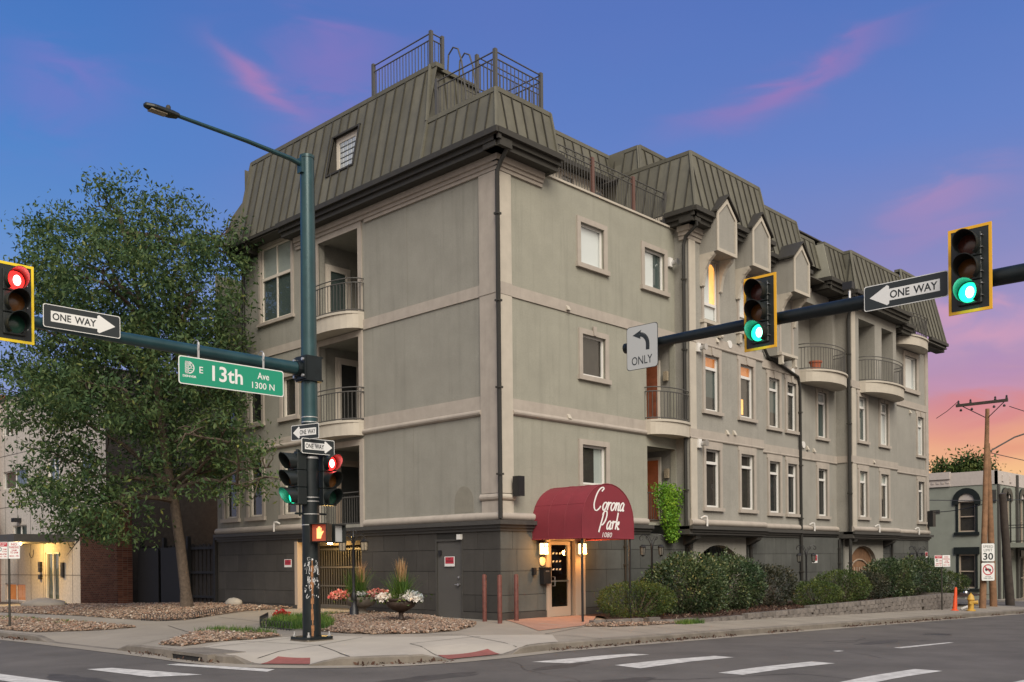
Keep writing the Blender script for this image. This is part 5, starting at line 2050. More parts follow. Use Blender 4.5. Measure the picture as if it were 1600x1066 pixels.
pipe([(-0.10, -0.50, 12.30), (-0.11, -0.50, 12.1), (-0.11, -0.28, 11.85), (-0.115, -0.13, 11.6), (-0.115, -0.13, 2.65)], 0.058, 'downpipe on the building corner')
pipe([(7.9, -0.95, 12.2), (7.95, -0.95, 12.0), (8.0, -0.5, 11.75), (8.0, -0.42, 11.5), (8.0, -0.42, 2.6)])
pipe([(16.0, -0.42, 12.1), (14.0, -0.2, 11.5), (13.6, -0.10, 11.0), (13.6, -0.10, 9.2), (13.9, -0.1, 8.9), (16.2, -0.1, 8.45), (16.35, -0.10, 8.1), (16.35, -0.10, 0.0)])
pipe([(19.8, -0.9, 11.9), (19.85, -0.5, 11.5), (19.85, -0.45, 11.2), (19.85, -0.45, -0.1)], 0.065)
pipe([(25.2, -0.6, 11.6), (24.85, -0.12, 11.2), (24.85, -0.12, 11.0), (24.85, -0.12, -0.2)])
pipe([(0.10 - 0.2, 12.25, 12.1), (-0.1, 12.25, 12.0), (-0.1, 12.25, 8.6)])
pipe([(12.62, -0.08, 2.3), (12.62, -0.08, 2.2), (12.62, -0.08, -0.1)], 0.06)
pipe([(19.7, -0.06, 2.3), (19.7, -0.06, 2.2), (19.7, -0.06, -0.2)], 0.05)
pipe([(5.3, -0.06, 2.3), (5.3, -0.06, 2.2), (5.3, -0.06, 0.0)], 0.04)
pipe([(8.75, -0.06, 2.3), (8.75, -0.06, 2.2), (8.75, -0.06, -0.1)], 0.06)

k = 14
MB().prism([FL(1.72, 0.0, 2.86), FL(0.98, 0.0, 2.86)] + [FL(1.35 - 0.37 * math.cos(math.pi * i / k), 0.0, 3.15 + 0.42 * math.sin(math.pi * i / k)) for i in range(k + 1)], (-0.006, 0, 0)).build('repaint_patch', 'wall_patch', bld, label='arched darker repainted patch')
mb = MB()
for u in (3.4,):
    mb.fb(FL, u, u + 0.012, 0, 0.002, 2.9, 5.4)
    mb.fb(FL, u + 0.2, u + 0.212, 0, 0.002, 8.85, 11.7)
mb.fb(FL, 0.62, 0.635, 0, 0.003, 2.9, 11.7)
mb.build_each('stucco_joint', 'wall_patch', bld)
# small wall fittings
def vent_round(F, u, z, n=0.0):
    o = MB().fb(F, u - 0.16, u + 0.02, n, n + 0.10, z - 0.14, z + 0.14).build('wall_vent', 'frame_white', bld)
    mb = MB()
    P0, P1, P2 = F(u + 0.02, n + 0.10, z), F(u + 0.02, n + 0.26, z), F(u + 0.02, n + 0.30, z)
    mb.tube([P0, P1], 0.08, 12)
    mb.tube([P1, P2], 0.105, 12)
    mb.build('vent_pipe', 'steel', o, smooth=True)


vent_round(F0, 7.85, 10.98)
vent_round(FB1, 8.62, 8.32)
vent_round(FB1, 8.62, 5.25)
mb = MB()
for F, u, z in ((F0, 2.75, 8.62), (F0, 2.75, 5.58), (FB1, 10.3, 5.75), (FB1, 10.75, 5.78), (F3, 17.9, 5.80), (F3, 17.35, 5.85), (FB2, 22.0, 5.6), (F0, 27.3, 8.3), (FB1, 9.7, 8.72)):
    m_ = MB()
    m_.prism([F(u - 0.065, 0.0, z - 0.07), F(u - 0.065, 0.11, z - 0.07), F(u - 0.065, 0.02, z + 0.09), F(u - 0.065, 0.0, z + 0.09)], Vector(F(0.13, 0, 0)) - Vector(F(0, 0, 0)))
    m_.build('vent_hood', 'trim_light', bld)
for F, u, z in ((F3, 17.0, 5.95), (FB1, 10.5, 8.72), (F0, 15.9, 8.62)):
    m_ = MB()
    m_.tube([F(u, 0, z), F(u, 0.06, z)], 0.13, 12)
    m_.build('vent_cap', 'frame_white', bld, smooth=True)
for F, u in ((FB1, 8.75), (F3, 17.55), (FB2, 22.15), (F0, 27.8), (FL, 9.6 + 0.7)):
    m_ = MB()
    z = 2.86
    m_.tube([F(u - 0.14, 0.06, z), F(u - 0.10, 0.16, z + 0.06), F(u, 0.18, z + 0.05), F(u + 0.03, 0.18, z - 0.05), F(u + 0.03, 0.18, z - 0.26)], 0.032, 8)
    m_.build('overflow_pipe', 'frame_white', bld, smooth=True)
# black floodlight box on the right pilaster
mb = MB()
mb.box((0.34, -0.36, 3.24), (0.56, -0.14, 3.76))
fl = mb.build('wall_speaker', 'black_metal', bld, label='black box speaker on the corner pilaster')
MB().box((0.42, -0.16, 3.42), (0.50, 0, 3.6)).build('bracket', 'black_metal', fl)
mb = MB()
mb.box((29.2, -0.32, 3.0), (29.55, -0.05, 3.75))
mb.build('wall_speaker', 'black_metal', bld, label='black box speaker on the far end of the wall')
MB().fb(FL, 1.42, 1.56, 0.0, 0.10, 2.14, 2.28).build('security_camera', 'frame_white', bld)
# ------------------------------------------------------------------ entrance awning
def gzz(x, y):
    return gz(x, y)


aw = empty('entrance_awning', (0, 0, 0), 0, 'burgundy barrel awning lettered Corona Park 1080 on two black posts', 'awning')
AX0, AX1, AY = 1.22, 3.42, -1.74
AZ0, AZT = 2.12, 3.56
cx, hw = (AX0 + AX1) / 2, (AX1 - AX0) / 2


def aw_profile(k=20):
    pts = [(AX0, AZ0), (AX0, 2.50)]
    for i in range(1, k):
        t = math.pi * (1 - i / k)
        pts.append((cx + hw * math.cos(t), 2.50 + (AZT - 2.50) * math.sin(t) ** 0.92))
    return pts + [(AX1, 2.50), (AX1, AZ0)]


pf = aw_profile()
mb = MB()
ys = [-0.01, -0.58, -1.16, AY]
vs = [(x, y, z + (0.0 if j in (0, 3) else -0.0)) for j, y in enumerate(ys) for x, z in pf]
n = len(pf)
mb.add(vs, [(j * n + i, j * n + i + 1, (j + 1) * n + i + 1, (j + 1) * n + i) for j in range(3) for i in range(n - 1)])
mb.build('canopy_barrel', 'awning', aw, smooth=True)
mb = MB()
mb.quad(*[(x, AY, z) for x, z in pf])
mb.build('canopy_front', 'awning', aw)
mb = MB()
for (x0, z0), (x1, z1) in zip(pf, pf[1:]):
    mb.tube([(x0, AY, z0), (x1, AY, z1)], 0.013, 5)
for y in (-0.58, -1.16):
    mb.tube([(x + (cx - x) * -0.002, y, z + 0.004) for x, z in pf], 0.006, 4)
for i in (4, 9, 15):
    mb.tube([(pf[i][0], -0.01, pf[i][1] + 0.002), (pf[i][0], AY, pf[i][1] + 0.002)], 0.006, 4)
mb.tube([(AX0, 0, AZ0), (AX0, AY, AZ0), (AX1, AY, AZ0), (AX1, 0, AZ0)], 0.02, 6)
mb.build('canopy_seam', 'awning', aw)
for x in (AX0 + 0.06, AX1 - 0.1):
    MB().tube([(x, AY + 0.06, gz(x, AY) - 0.05), (x, AY + 0.06, AZ0)], 0.032, 10).build('post', 'post_black', aw, smooth=True)


def smooth_path(pts, k=6):
    out = []
    P = [pts[0]] + list(pts) + [pts[-1]]
    for i in range(1, len(P) - 2):
        for j in range(k):
            t = j / k
            out.append(tuple(0.5 * ((2 * P[i][a]) + (-P[i - 1][a] + P[i + 1][a]) * t + (2 * P[i - 1][a] - 5 * P[i][a] + 4 * P[i + 1][a] - P[i + 2][a]) * t * t + (-P[i - 1][a] + 3 * P[i][a] - 3 * P[i + 1][a] + P[i + 2][a]) * t ** 3) for a in range(2)))
    out.append(pts[-1])
    return out


# script letters drawn from pen strokes; each letter in a box 1 high (x-height .42)
GL = {
    'C': ([[(.52, .86), (.60, .93), (.66, 1.0), (.56, 1.05), (.38, .98), (.20, .78), (.08, .48), (.05, .22), (.14, .02), (.30, -.03), (.46, .06), (.58, .18)]], .66),
    'o': ([[(.26, .42), (.12, .36), (.04, .18), (.10, .01), (.22, .03), (.33, .2), (.34, .36), (.24, .42), (.34, .38), (.42, .36)]], .38),
    'r': ([[(.02, .30), (.10, .42), (.12, .36), (.06, .0)], [(.08, .18), (.18, .36), (.28, .42), (.32, .36)]], .32),
    'n': ([[(.02, .30), (.10, .42), (.12, .36), (.06, .0)], [(.08, .18), (.2, .38), (.30, .41), (.31, .3), (.27, .08), (.31, .0), (.38, .06)]], .40),
    'a': ([[(.32, .40), (.22, .43), (.08, .30), (.04, .12), (.10, .0), (.22, .08), (.31, .26), (.34, .40), (.29, .12), (.31, .0), (.40, .05)]], .42),
    'P': ([[(.30, .98), (.24, .62), (.14, .20), (.06, -.18)], [(.22, .80), (.30, .96), (.44, 1.04), (.58, .98), (.60, .74), (.50, .46), (.32, .26), (.20, .24), (.14, .28)]], .62),
    'k': ([[(.14, .90), (.10, .45), (.06, .0)], [(.08, .16), (.22, .36), (.30, .40), (.28, .27), (.12, .22), (.22, .12), (.28, .0), (.38, .05)]], .38),
}


ribbon = [0]


def script_word(mb, word, F2, u0, z0, h, sx=1.0, wt=0.020, slant=0.22, kern=1.0):
    u = u0
    for i, ch in enumerate(word):
        strokes, adv = GL[ch]
        for st in strokes:
            p = [(u + (a[0] + a[1] * slant) * h * sx, z0 + a[1] * h) for a in smooth_path(st)]
            vs = []
            for j in range(len(p)):
                A, B = p[max(j - 1, 0)], p[min(j + 1, len(p) - 1)]
                dx, dz = B[0] - A[0], B[1] - A[1]
                L = math.hypot(dx, dz) or 1e-6
                w = wt * (0.62 + 0.62 * abs(dz) / L)      # broad nib: downstrokes heavier
                nx, nz_ = -dz / L * w / 2, dx / L * w / 2
                lift = ribbon[0] * 0.0006 + j * 0.00002
                vs += [F2(p[j][0] + nx, p[j][1] + nz_, lift), F2(p[j][0] - nx, p[j][1] - nz_, lift)]
            ribbon[0] = (ribbon[0] + 1) % 12
            mb.add(vs, [(2 * j, 2 * j + 1, 2 * j + 3, 2 * j + 2) for j in range(len(p) - 1)])
        u += adv * h * sx * kern


AF = lambda u, z, l=0.0: (u, AY - 0.004 - l, z)
mb = MB()
script_word(mb, 'C', AF, 1.66, 2.86, 0.57, 0.95, 0.042)
script_word(mb, 'orona', AF, 2.04, 2.86, 0.50, 1.02, 0.046, kern=0.98)
script_word(mb, 'P', AF, 1.88, 2.36, 0.46, 1.0, 0.045)
script_word(mb, 'ark', AF, 2.20, 2.36, 0.50, 1.02, 0.046, kern=0.98)
text_on(mb, '1080', AF, 2.04, 2.46, 2.145, 2.275, shear=0.25, bold=0.0)
mb.build('lettering', 'lettering', aw, recalc=False)

# ------------------------------------------------------------------ bollards
for i, ((x, y), lab) in enumerate((((-0.48, 0.12), 'leftmost rust-red steel bollard near the building corner'), ((-0.78, -0.72), 'middle rust-red steel bollard, the one standing farthest out from the corner'), ((0.22, -0.34), 'rightmost rust-red steel bollard toward the entrance'))):
    z = gz(x, y)
    mb = MB()
    mb.lathe([(0.058, -0.05), (0.058, 1.17), (0.050, 1.20), (0.02, 1.215), (0.0, 1.218)], (x, y, z), 14)
    tag(mb.build('bollard', 'bollard_red', smooth=True), lab, 'bollard', 'steel bollards round the building corner')

# notices
def notice(F, u, z, w, h, lab):
    o = MB().fb(F, u - w / 2, u + w / 2, 0.012, 0.018, z - h / 2, z + h / 2).build('notice_sign', 'sign_white', label=lab, cat='sign', group='red and white trespass notices on the base wall')
    MB().fb(F, u - w * 0.42, u + w * 0.42, 0.018, 0.021, z - h * 0.22, z + h * 0.44).build('red_field', 'sign_red', o)
    mb = MB()
    text_on(mb, 'NO', lambda a, b: F(a, 0.0225, b), u + w * 0.12 if F is FL else u - w * 0.12, u - w * 0.12 if F is FL else u + w * 0.12, z + h * 0.22, z + h * 0.38)
    text_on(mb, 'TRESPASSING', lambda a, b: F(a, 0.0225, b), u + w * 0.36 if F is FL else u - w * 0.36, u - w * 0.36 if F is FL else u + w * 0.36, z - h * 0.04, z + h * 0.12)
    mb.build('lettering', 'sign_black', o, recalc=False)


FLd = lambda u, n, z: (-n + 0.03, u, z)
notice(FL, 1.93, 1.55, 0.40, 0.27, 'red and white notice on the dark service door')
notice(FL, 9.78, 1.55, 0.42, 0.26, 'red and white notice on the dark wall left of the garage gate')
notice(F0, 17.6, 1.52, 0.44, 0.32, 'red and white notice beside the second garden lamp')
notice(F0, 29.15, 1.65, 0.30, 0.30, 'red and white notice at the far end of the long wall')

# ------------------------------------------------------------------ traffic signals
def signal_head(name, loc, rz, lit, label, backplate=None, parent=None, group=None, cat='traffic light'):
    """faces local -Y, origin at the centre; lit: 'red' or 'green'"""
    t = empty(name, loc, rz, label, cat, group)
    w, h = 0.34, 1.05
    mb = MB()
    for i in range(3):
        z = 0.35 - i * 0.35
        mb.box((-w / 2, -0.10, z - 0.172), (w / 2, 0.12, z + 0.172))
    mb.box((-0.03, -0.02, h / 2), (0.03, 0.04, h / 2 + 0.08))
    mb.build('housing', 'signal_black', t, bevel=0.012)
    if backplate:
        MB().box((-0.28, -0.055, -0.61), (0.28, -0.045, 0.61)).build('backplate', 'signal_black', t)
        mb = MB()
        for a, b in (((-0.305, -0.062, -0.635), (-0.265, -0.04, 0.635)), ((0.265, -0.062, -0.635), (0.305, -0.04, 0.635)), ((-0.265, -0.062, -0.635), (0.265, -0.04, -0.592)), ((-0.265, -0.062, 0.592), (0.265, -0.04, 0.635))):
            mb.box(a, b)
        mb.build('backplate_border', backplate, t)
        mb = MB()
        for i in range(6):
            z = 0.46 - i * 0.175
            mb.tube([(0.185, -0.12, z), (0.185, -0.05, z)], 0.010, 6)
        mb.build_each('screw', 'steel', t)
    for i, c in enumerate(('red', 'amber', 'green')):
        z = 0.35 - i * 0.35
        on = (c == lit)
        mb = MB()
        k = 18
        rim = [(0.148 * math.cos(a * 2 * math.pi / k), -0.105, z + 0.148 * math.sin(a * 2 * math.pi / k)) for a in range(k)]
        mid = [(0.09 * math.cos(a * 2 * math.pi / k), -0.128, z + 0.09 * math.sin(a * 2 * math.pi / k)) for a in range(k)]
        mb.add(rim + mid + [(0, -0.134, z)], [(a, (a + 1) % k, k + (a + 1) % k, k + a) for a in range(k)] + [(k + a, k + (a + 1) % k, 2 * k) for a in range(k)])
        m_ = 'lens_%s_lit' % c if on else 'lens_%s_off' % c
        lz = mb.build('lens', m_, t, smooth=True, label=('lit %s lens' if on else 'unlit %s lens') % c)
        if on:
            mb = MB()
            rim = [(0.022 + 0.060 * math.cos(a * 2 * math.pi / k), -0.137, z - 0.005 + 0.085 * math.sin(a * 2 * math.pi / k)) for a in range(k)]
            mb.quad(*rim)
            mb.build('lens_centre', 'bulb_' + c, lz)
        # tunnel visor, open underneath, cut back towards the bottom
        mb = MB()
        k = 20
        a0 = math.radians(-58)
        out, inn = [], []
        for a in range(k + 1):
            th = a0 + (math.pi - 2 * a0) * a / k
            s_ = (math.sin(th) + 1) / 2
            ln = 0.10 + 0.19 * s_
            for r_, L_ in ((0.168, out), (0.160, inn)):
                L_.append(((r_ * math.cos(th), -0.10, z + r_ * math.sin(th)), (r_ * math.cos(th), -0.10 - ln, z + r_ * math.sin(th))))
        vs = [p for pr in out for p in pr] + [p for pr in inn for p in pr]
        n2 = 2 * (k + 1)
        fs = [(2 * a, 2 * a + 1, 2 * a + 3, 2 * a + 2) for a in range(k)] + [(n2 + 2 * a, n2 + 2 * a + 2, n2 + 2 * a + 3, n2 + 2 * a + 1) for a in range(k)]
        fs += [(2 * a + 1, n2 + 2 * a + 1, n2 + 2 * a + 3, 2 * a + 3) for a in range(k)]
        mb.add(vs, fs)
        mb.build('visor', 'signal_black', t, smooth=True)
    if lit:
        z = {'red': 0.35, 'green': -0.35}[lit]
        l = bpy.data.lights.new('lens_light', 'POINT')
        l.energy = 1.2 if lit == 'green' else 2.4
        l.color = (0.1, 1.0, 0.6) if lit == 'green' else (1.0, 0.05, 0.04)
        l.shadow_soft_size = 0.07
        o = bpy.data.objects.new('lens_light', l)
        C.objects.link(o)
        o.parent = t
        o.location = (0, -0.24, z)
    return t


def sign_board(name, loc, rz, w, h, face, label, cat='sign', rim=None, edge=0.018, group=None, rad=True):
    """board facing local -Y, centred; returns (root, F2)"""
    mb = MB()
    r = min(w, h) * 0.09
    loop = []
    for cx_, cz_, a0 in ((w / 2 - r, h / 2 - r, 0), (-w / 2 + r, h / 2 - r, 90), (-w / 2 + r, -h / 2 + r, 180), (w / 2 - r, -h / 2 + r, 270)):
        for k in range(5):
            a = R(a0 + k * 22.5)
            loop.append((cx_ + r * math.cos(a), cz_ + r * math.sin(a)))
    mb.prism([(x, 0.0, z) for x, z in loop], (0, 0.004, 0))
    o = mb.build(name, rim or face, label=label, cat=cat, group=group)
    o.location = loc
    o.rotation_euler = (0, 0, rz)
    if rim:
        k = 1 - 2 * edge / w, 1 - 2 * edge / h
        MB().quad(*[(x * k[0], -0.002, z * k[1]) for x, z in loop]).build('face', face, o, recalc=False)
    return o


def local_text(o, items, m, d=-0.0035):
    mb = MB()
    for body, u0, u1, z0, z1, b in items:
        text_on(mb, body, lambda a, c: (a, d, c), u0, u1, z0, z1, bold=b)
    return mb.build('lettering', m, o, recalc=False)


def one_way(loc, rz, w, h, right, lab, name='one_way_sign'):
    o = sign_board(name, loc, rz, w, h, 'sign_black', lab, rim='sign_white', edge=0.012)
    s = 1 if right else -1
    mb = MB()
    x0, x1 = -0.405 * w, 0.43 * w
    body = 0.20 * h * 1.15
    hd = 0.40 * h
    xa = x1 - 0.24 * w
    pts = [(x0, -body), (xa, -body), (xa - 0.0 * w, -hd * 0.86), (xa + 0.025 * w, -hd), (x1, 0), (xa + 0.025 * w, hd), (xa, hd * 0.86), (xa, body), (x0, body)]
    mb.quad(*[(s * x, -0.0035, z) for x, z in (pts if s > 0 else pts[::-1])])
    mb.build('arrow', 'sign_white', o, recalc=False)
    c0 = (x0 + 0.02 * w) if right else (xa * -1 + 0.02 * w)
    c1 = (xa - 0.0 * w) if right else (-x0 - 0.03 * w)
    if right:
        local_text(o, [('ONE', c0, c0 + 0.235 * w, -0.155 * h, 0.155 * h, 0.02), ('WAY', c0 + 0.28 * w, c0 + 0.56 * w, -0.155 * h, 0.155 * h, 0.02)], 'sign_black', -0.005)
    else:
        local_text(o, [('ONE', c0 - 0.01 * w, c0 + 0.225 * w, -0.155 * h, 0.155 * h, 0.02), ('WAY', c0 + 0.27 * w, c0 + 0.55 * w, -0.155 * h, 0.155 * h, 0.02)], 'sign_black', -0.005)
    return o


# ---- near mast pole with arm over the left street
PX, PY_ = -6.42, -0.84
pz = gz(PX, PY_)
mp_ = empty('traffic_signal_pole', (PX, PY_, pz), 0, 'tall dark green traffic pole with street light and signal arm over the left street', 'traffic pole')
mb = MB()
mb.tube([(0, 0, 0.06), (0, 0, 4.45)], [0.188, 0.168], 12)
mb.build('lower_shaft', 'pole_dark', mp_, smooth=True)
mb = MB()
mb.tube([(0, 0, 4.45), (0, 0, 9.88)], [0.168, 0.142], 12)
mb.tube([(0, 0, 9.88), (0, 0, 9.94)], 0.152, 12)
mb.build('upper_shaft', 'pole_green', mp_, smooth=True)
mb = MB()
mb.prism([(x, y, 0.04) for x, y in ((-0.27, -0.33), (0.27, -0.33), (0.33, -0.27), (0.33, 0.27), (0.27, 0.33), (-0.27, 0.33), (-0.33, 0.27), (-0.33, -0.27))], (0, 0, 0.05))
mb.build('base_plate', 'pole_dark', mp_)
mb = MB()
mb.box((-0.31, -0.31, -0.08), (0.31, 0.31, 0.04))
mb.build('grout_pad', 'concrete_kerb', mp_)
for x in (-0.25, 0.25):
    for y in (-0.25, 0.25):
        mb = MB()
        mb.tube([(x, y, 0.09), (x, y, 0.19)], 0.018, 8)
        mb.tube([(x, y, 0.09), (x, y, 0.13)], 0.035, 6)
        mb.build('anchor_bolt', 'band_silver', mp_)
for z in (4.56, 4.46, 3.82, 3.72, 2.92, 2.84, 2.58, 2.36, 3.74):
    mb = MB()
    r_ = 0.188 - 0.0052 * z
    mb.lathe([(r_ + 0.001, 0), (r_ + 0.006, 0.003), (r_ + 0.006, 0.018), (r_ + 0.001, 0.021)], (0, 0, z), 24)
    mb.build('strap', 'band_silver', mp_, smooth=True)
ft = Vector((-0.62, -0.78, 0)).normalized()      # the shaft's weathered side
sd = Vector((0.78, -0.62, 0)).normalized()
mb = MB()
for i in range(14):     # rusty seam down the shaft
    z0, z1 = 0.10 + i * 0.11, 0.10 + (i + 1) * 0.11 + 0.004
    w_ = 0.022 + 0.010 * math.sin(i * 2.3)
    q = 0.030 + 0.004 * math.sin(i * 1.1)
    for (sgn) in (1,):
        a = [ft * 0.187 * 1.003 + sd * (q - w_), ft * 0.187 * 1.003 + sd * (q + w_)]
        mb.quad(*[Vector((p.x, p.y, z)) for p, z in ((a[0], z0), (a[1], z0), (a[1], z1), (a[0], z1))])
mb.build('rust_streak', 'rust', mp_, recalc=False)
mb = MB()
rr = random.Random(3)


lay = [0]


def on_pole(th, z, off=0.003):
    lay[0] += 1
    off += (lay[0] // 4 % 60) * 0.00012
    r_ = 0.188 - 0.0052 * z + off
    d = ft * math.cos(th) + sd * math.sin(th)
    return (d.x * r_, d.y * r_, z)


for i in range(26):       # torn stickers and scrawled paint
    th = rr.uniform(-0.7, 0.9)
    z = rr.choice((0.95, 1.05, 1.12, 1.18, 1.22, 1.4, 1.45, 1.55, 1.62)) + rr.uniform(-0.04, 0.05)
    pth = [(th + rr.uniform(-0.22, 0.22), z + rr.uniform(-0.07, 0.07)) for _ in range(5)]
    pth = smooth_path(pth, 4)
    w_ = rr.uniform(0.004, 0.011)
    for a, b in zip(pth, pth[1:]):
        lay[0] += (-lay[0]) % 4
        mb.quad(on_pole(a[0], a[1] - w_), on_pole(a[0] + 0.03, a[1] - w_), on_pole(b[0] + 0.03, b[1] + w_), on_pole(b[0], b[1] + w_))
for i in range(16):
    th, z = rr.uniform(-0.8, 1.0), rr.uniform(0.85, 1.7)
    a, b = rr.uniform(0.06, 0.18), rr.uniform(0.015, 0.05)
    mb.quad(on_pole(th, z), on_pole(th + a, z + rr.uniform(-.01, .01)), on_pole(th + a, z + b), on_pole(th, z + b + rr.uniform(-.01, .01)))
mb.build('sticker', 'sticker', mp_, recalc=False, kind='stuff')
# arm A
zA = 5.56
arm = MB()
arm.tube([(-0.16, 0, zA - 0.02), (-2.2, 0, zA + 0.0), (-4.5, 0, zA + 0.03), (-8.6, 0, zA + 0.10)], [0.135, 0.118, 0.10, 0.075], 14)
arm = arm.build('mast_arm', 'pole_green', mp_, smooth=True)
mb = MB()
mb.box((-0.24, -0.19, zA - 0.23), (-0.17, 0.19, zA + 0.22))
mb.box((-0.20, -0.20, zA - 0.26), (0.20, 0.20, zA - 0.22))
mb.box((-0.20, -0.20, zA + 0.21), (0.20, 0.20, zA + 0.25))
mb.box((-0.19, -0.20, zA - 0.22), (0.17, -0.15, zA + 0.21))
mb.box((-0.19, 0.15, zA - 0.22), (0.17, 0.20, zA + 0.21))
mb.tube([(-0.24, 0, zA - 0.02), (-0.34, 0, zA - 0.02)], 0.155, 14)
mb.build('arm_flange', 'pole_dark', mp_)
for y in (-0.15, 0.15):
    for z in (-0.17, 0.16):
        MB().tube([(-0.28, y, zA + z), (-0.24, y, zA + z)], 0.03, 8).build('flange_bolt', 'band_silver', mp_)
# luminaire arm
mb = MB()
mb.tube([(-0.10, 0, 9.72), (-0.4, 0, 9.77), (-1.4, 0, 9.82), (-2.88, 0, 9.84)], [0.055, 0.05, 0.042, 0.035], 10)
mb.box((-0.19, -0.08, 9.55), (-0.13, 0.08, 9.85))
mb.build('luminaire_arm', 'pole_green', mp_, smooth=True)
mb = MB()
mb.prism([(-2.80, -0.07, 9.80), (-2.95, -0.12, 9.78), (-3.30, -0.12, 9.79), (-3.46, -0.05, 9.80), (-3.46, 0.05, 9.80), (-3.30, 0.12, 9.79), (-2.95, 0.12, 9.78), (-2.80, 0.07, 9.80)], (0, 0, 0.075))
lm = mb.build('luminaire', 'signal_black', mp_, bevel=0.02)
MB().box((-3.36, -0.08, 9.768), (-3.05, 0.08, 9.785)).build('light_panel', 'lantern_off', lm)
mb = MB()
mb.lathe([(0.04, 0), (0.045, 0.08), (0.03, 0.11), (0, 0.115)], (-3.0, 0, 9.86), 10)
mb.build('photocell', 'gutter_metal', lm, smooth=True)

# things hung on the near pole / arm
def AXp(wx):
    return wx
signal_head('traffic_light', (-12.18, PY_ - 0.16, 5.76), 0, 'red', 'yellow-bordered traffic light showing red at the left edge over the street', 'signal_bright_yellow')
one_way((-11.065, PY_ - 0.15, 5.665), 0, 1.29, 0.385, True, 'ONE WAY sign with a right arrow on the left arm beside the red light', 'one_way_sign')
st_ = sign_board('street_name_sign', (-8.235, PY_ - 0.14, 5.10), 0, 2.22, 0.515, 'sign_green', 'green E 13th Ave street name sign hanging from the left signal arm', rim='sign_white', edge=0.018)
local_text(st_, [('E', -0.70, -0.625, -0.02, 0.10, 0.01), ('13th', -0.44, 0.20, -0.13, 0.16, 0.018), ('Ave', 0.52, 0.78, 0.03, 0.16, 0.012), ('1300 N', 0.40, 0.90, -0.16, -0.035, 0.008), ('DENVER', -1.03, -0.76, -0.125, -0.085, 0.03)], 'sign_white')
mb = MB()


def ring(mb, cx_, cz_, r0, r1, a0, a1, k=14, d=-0.004):
    for i in range(k):
        t, u = R(a0 + (a1 - a0) * i / k), R(a0 + (a1 - a0) * (i + 1) / k)
        mb.quad((cx_ + r0 * math.cos(t), d, cz_ + r0 * math.sin(t)), (cx_ + r1 * math.cos(t), d, cz_ + r1 * math.sin(t)), (cx_ + r1 * math.cos(u), d, cz_ + r1 * math.sin(u)), (cx_ + r0 * math.cos(u), d, cz_ + r0 * math.sin(u)))


lx, lz_ = -0.91, 0.055
ring(mb, lx, lz_, 0.092, 0.112, -90, 90)
mb.quad((lx - 0.075, -0.004, lz_ - 0.112), (lx, -0.004, lz_ - 0.112), (lx, -0.004, lz_ - 0.094), (lx - 0.075, -0.004, lz_ - 0.094))
mb.quad((lx - 0.075, -0.004, lz_ + 0.094), (lx, -0.004, lz_ + 0.094), (lx, -0.004, lz_ + 0.112), (lx - 0.075, -0.004, lz_ + 0.112))
for x in (-0.075, -0.045, -0.018):
    mb.quad((lx + x, -0.004, lz_ - 0.11), (lx + x + 0.014, -0.004, lz_ - 0.11), (lx + x + 0.014, -0.004, lz_ + 0.11), (lx + x, -0.004, lz_ + 0.11))
for z in (-0.06, -0.015, 0.03, 0.07):
    mb.quad((lx - 0.075, -0.004, lz_ + z), (lx + 0.085, -0.004, lz_ + z), (lx + 0.085, -0.004, lz_ + z + 0.009), (lx - 0.075, -0.004, lz_ + z + 0.009))
ring(mb, lx + 0.005, lz_ + 0.02, 0.035, 0.050, -90, 90)
mb.build('emblem', 'sign_white', st_, recalc=False)
mb = MB()
for x in (-0.71, 0.66):
    mb.box((x - 0.02, 0.004, 0.0), (x + 0.02, 0.02, 0.55))
    mb.tube([(x, 0.10 + 0.125 * math.cos(a * 0.5), 0.48 + 0.125 * math.sin(a * 0.5)) for a in range(13)], 0.008, 4)
mb.build_each('hanger', 'band_silver', st_, 2)
# pole-mounted signals
signal_head('traffic_light', (PX - 0.30, PY_ + 0.02, pz + 3.30), R(-90), 'green', 'traffic light showing green on the left side of the near pole', None)
signal_head('traffic_light', (PX + 0.38, PY_ - 0.06, pz + 3.30), 0, 'red', 'traffic light showing red on the right side of the near pole', None)
mb = MB()
for z in (2.60, 3.84):
    mb.tube([(-0.16, 0.0, z), (-0.36, 0.02, z)], 0.022, 6)
    mb.tube([(0.16, -0.03, z), (0.38, 0.0, z)], 0.022, 6)
mb.tube([(-0.22, 0.06, 2.55), (-0.22, 0.06, 3.9)], 0.02, 6)
mb.tube([(0.22, 0.04, 2.3), (0.22, 0.04, 3.9)], 0.02, 6)
mb.build('signal_bracket', 'pole_dark', mp_)


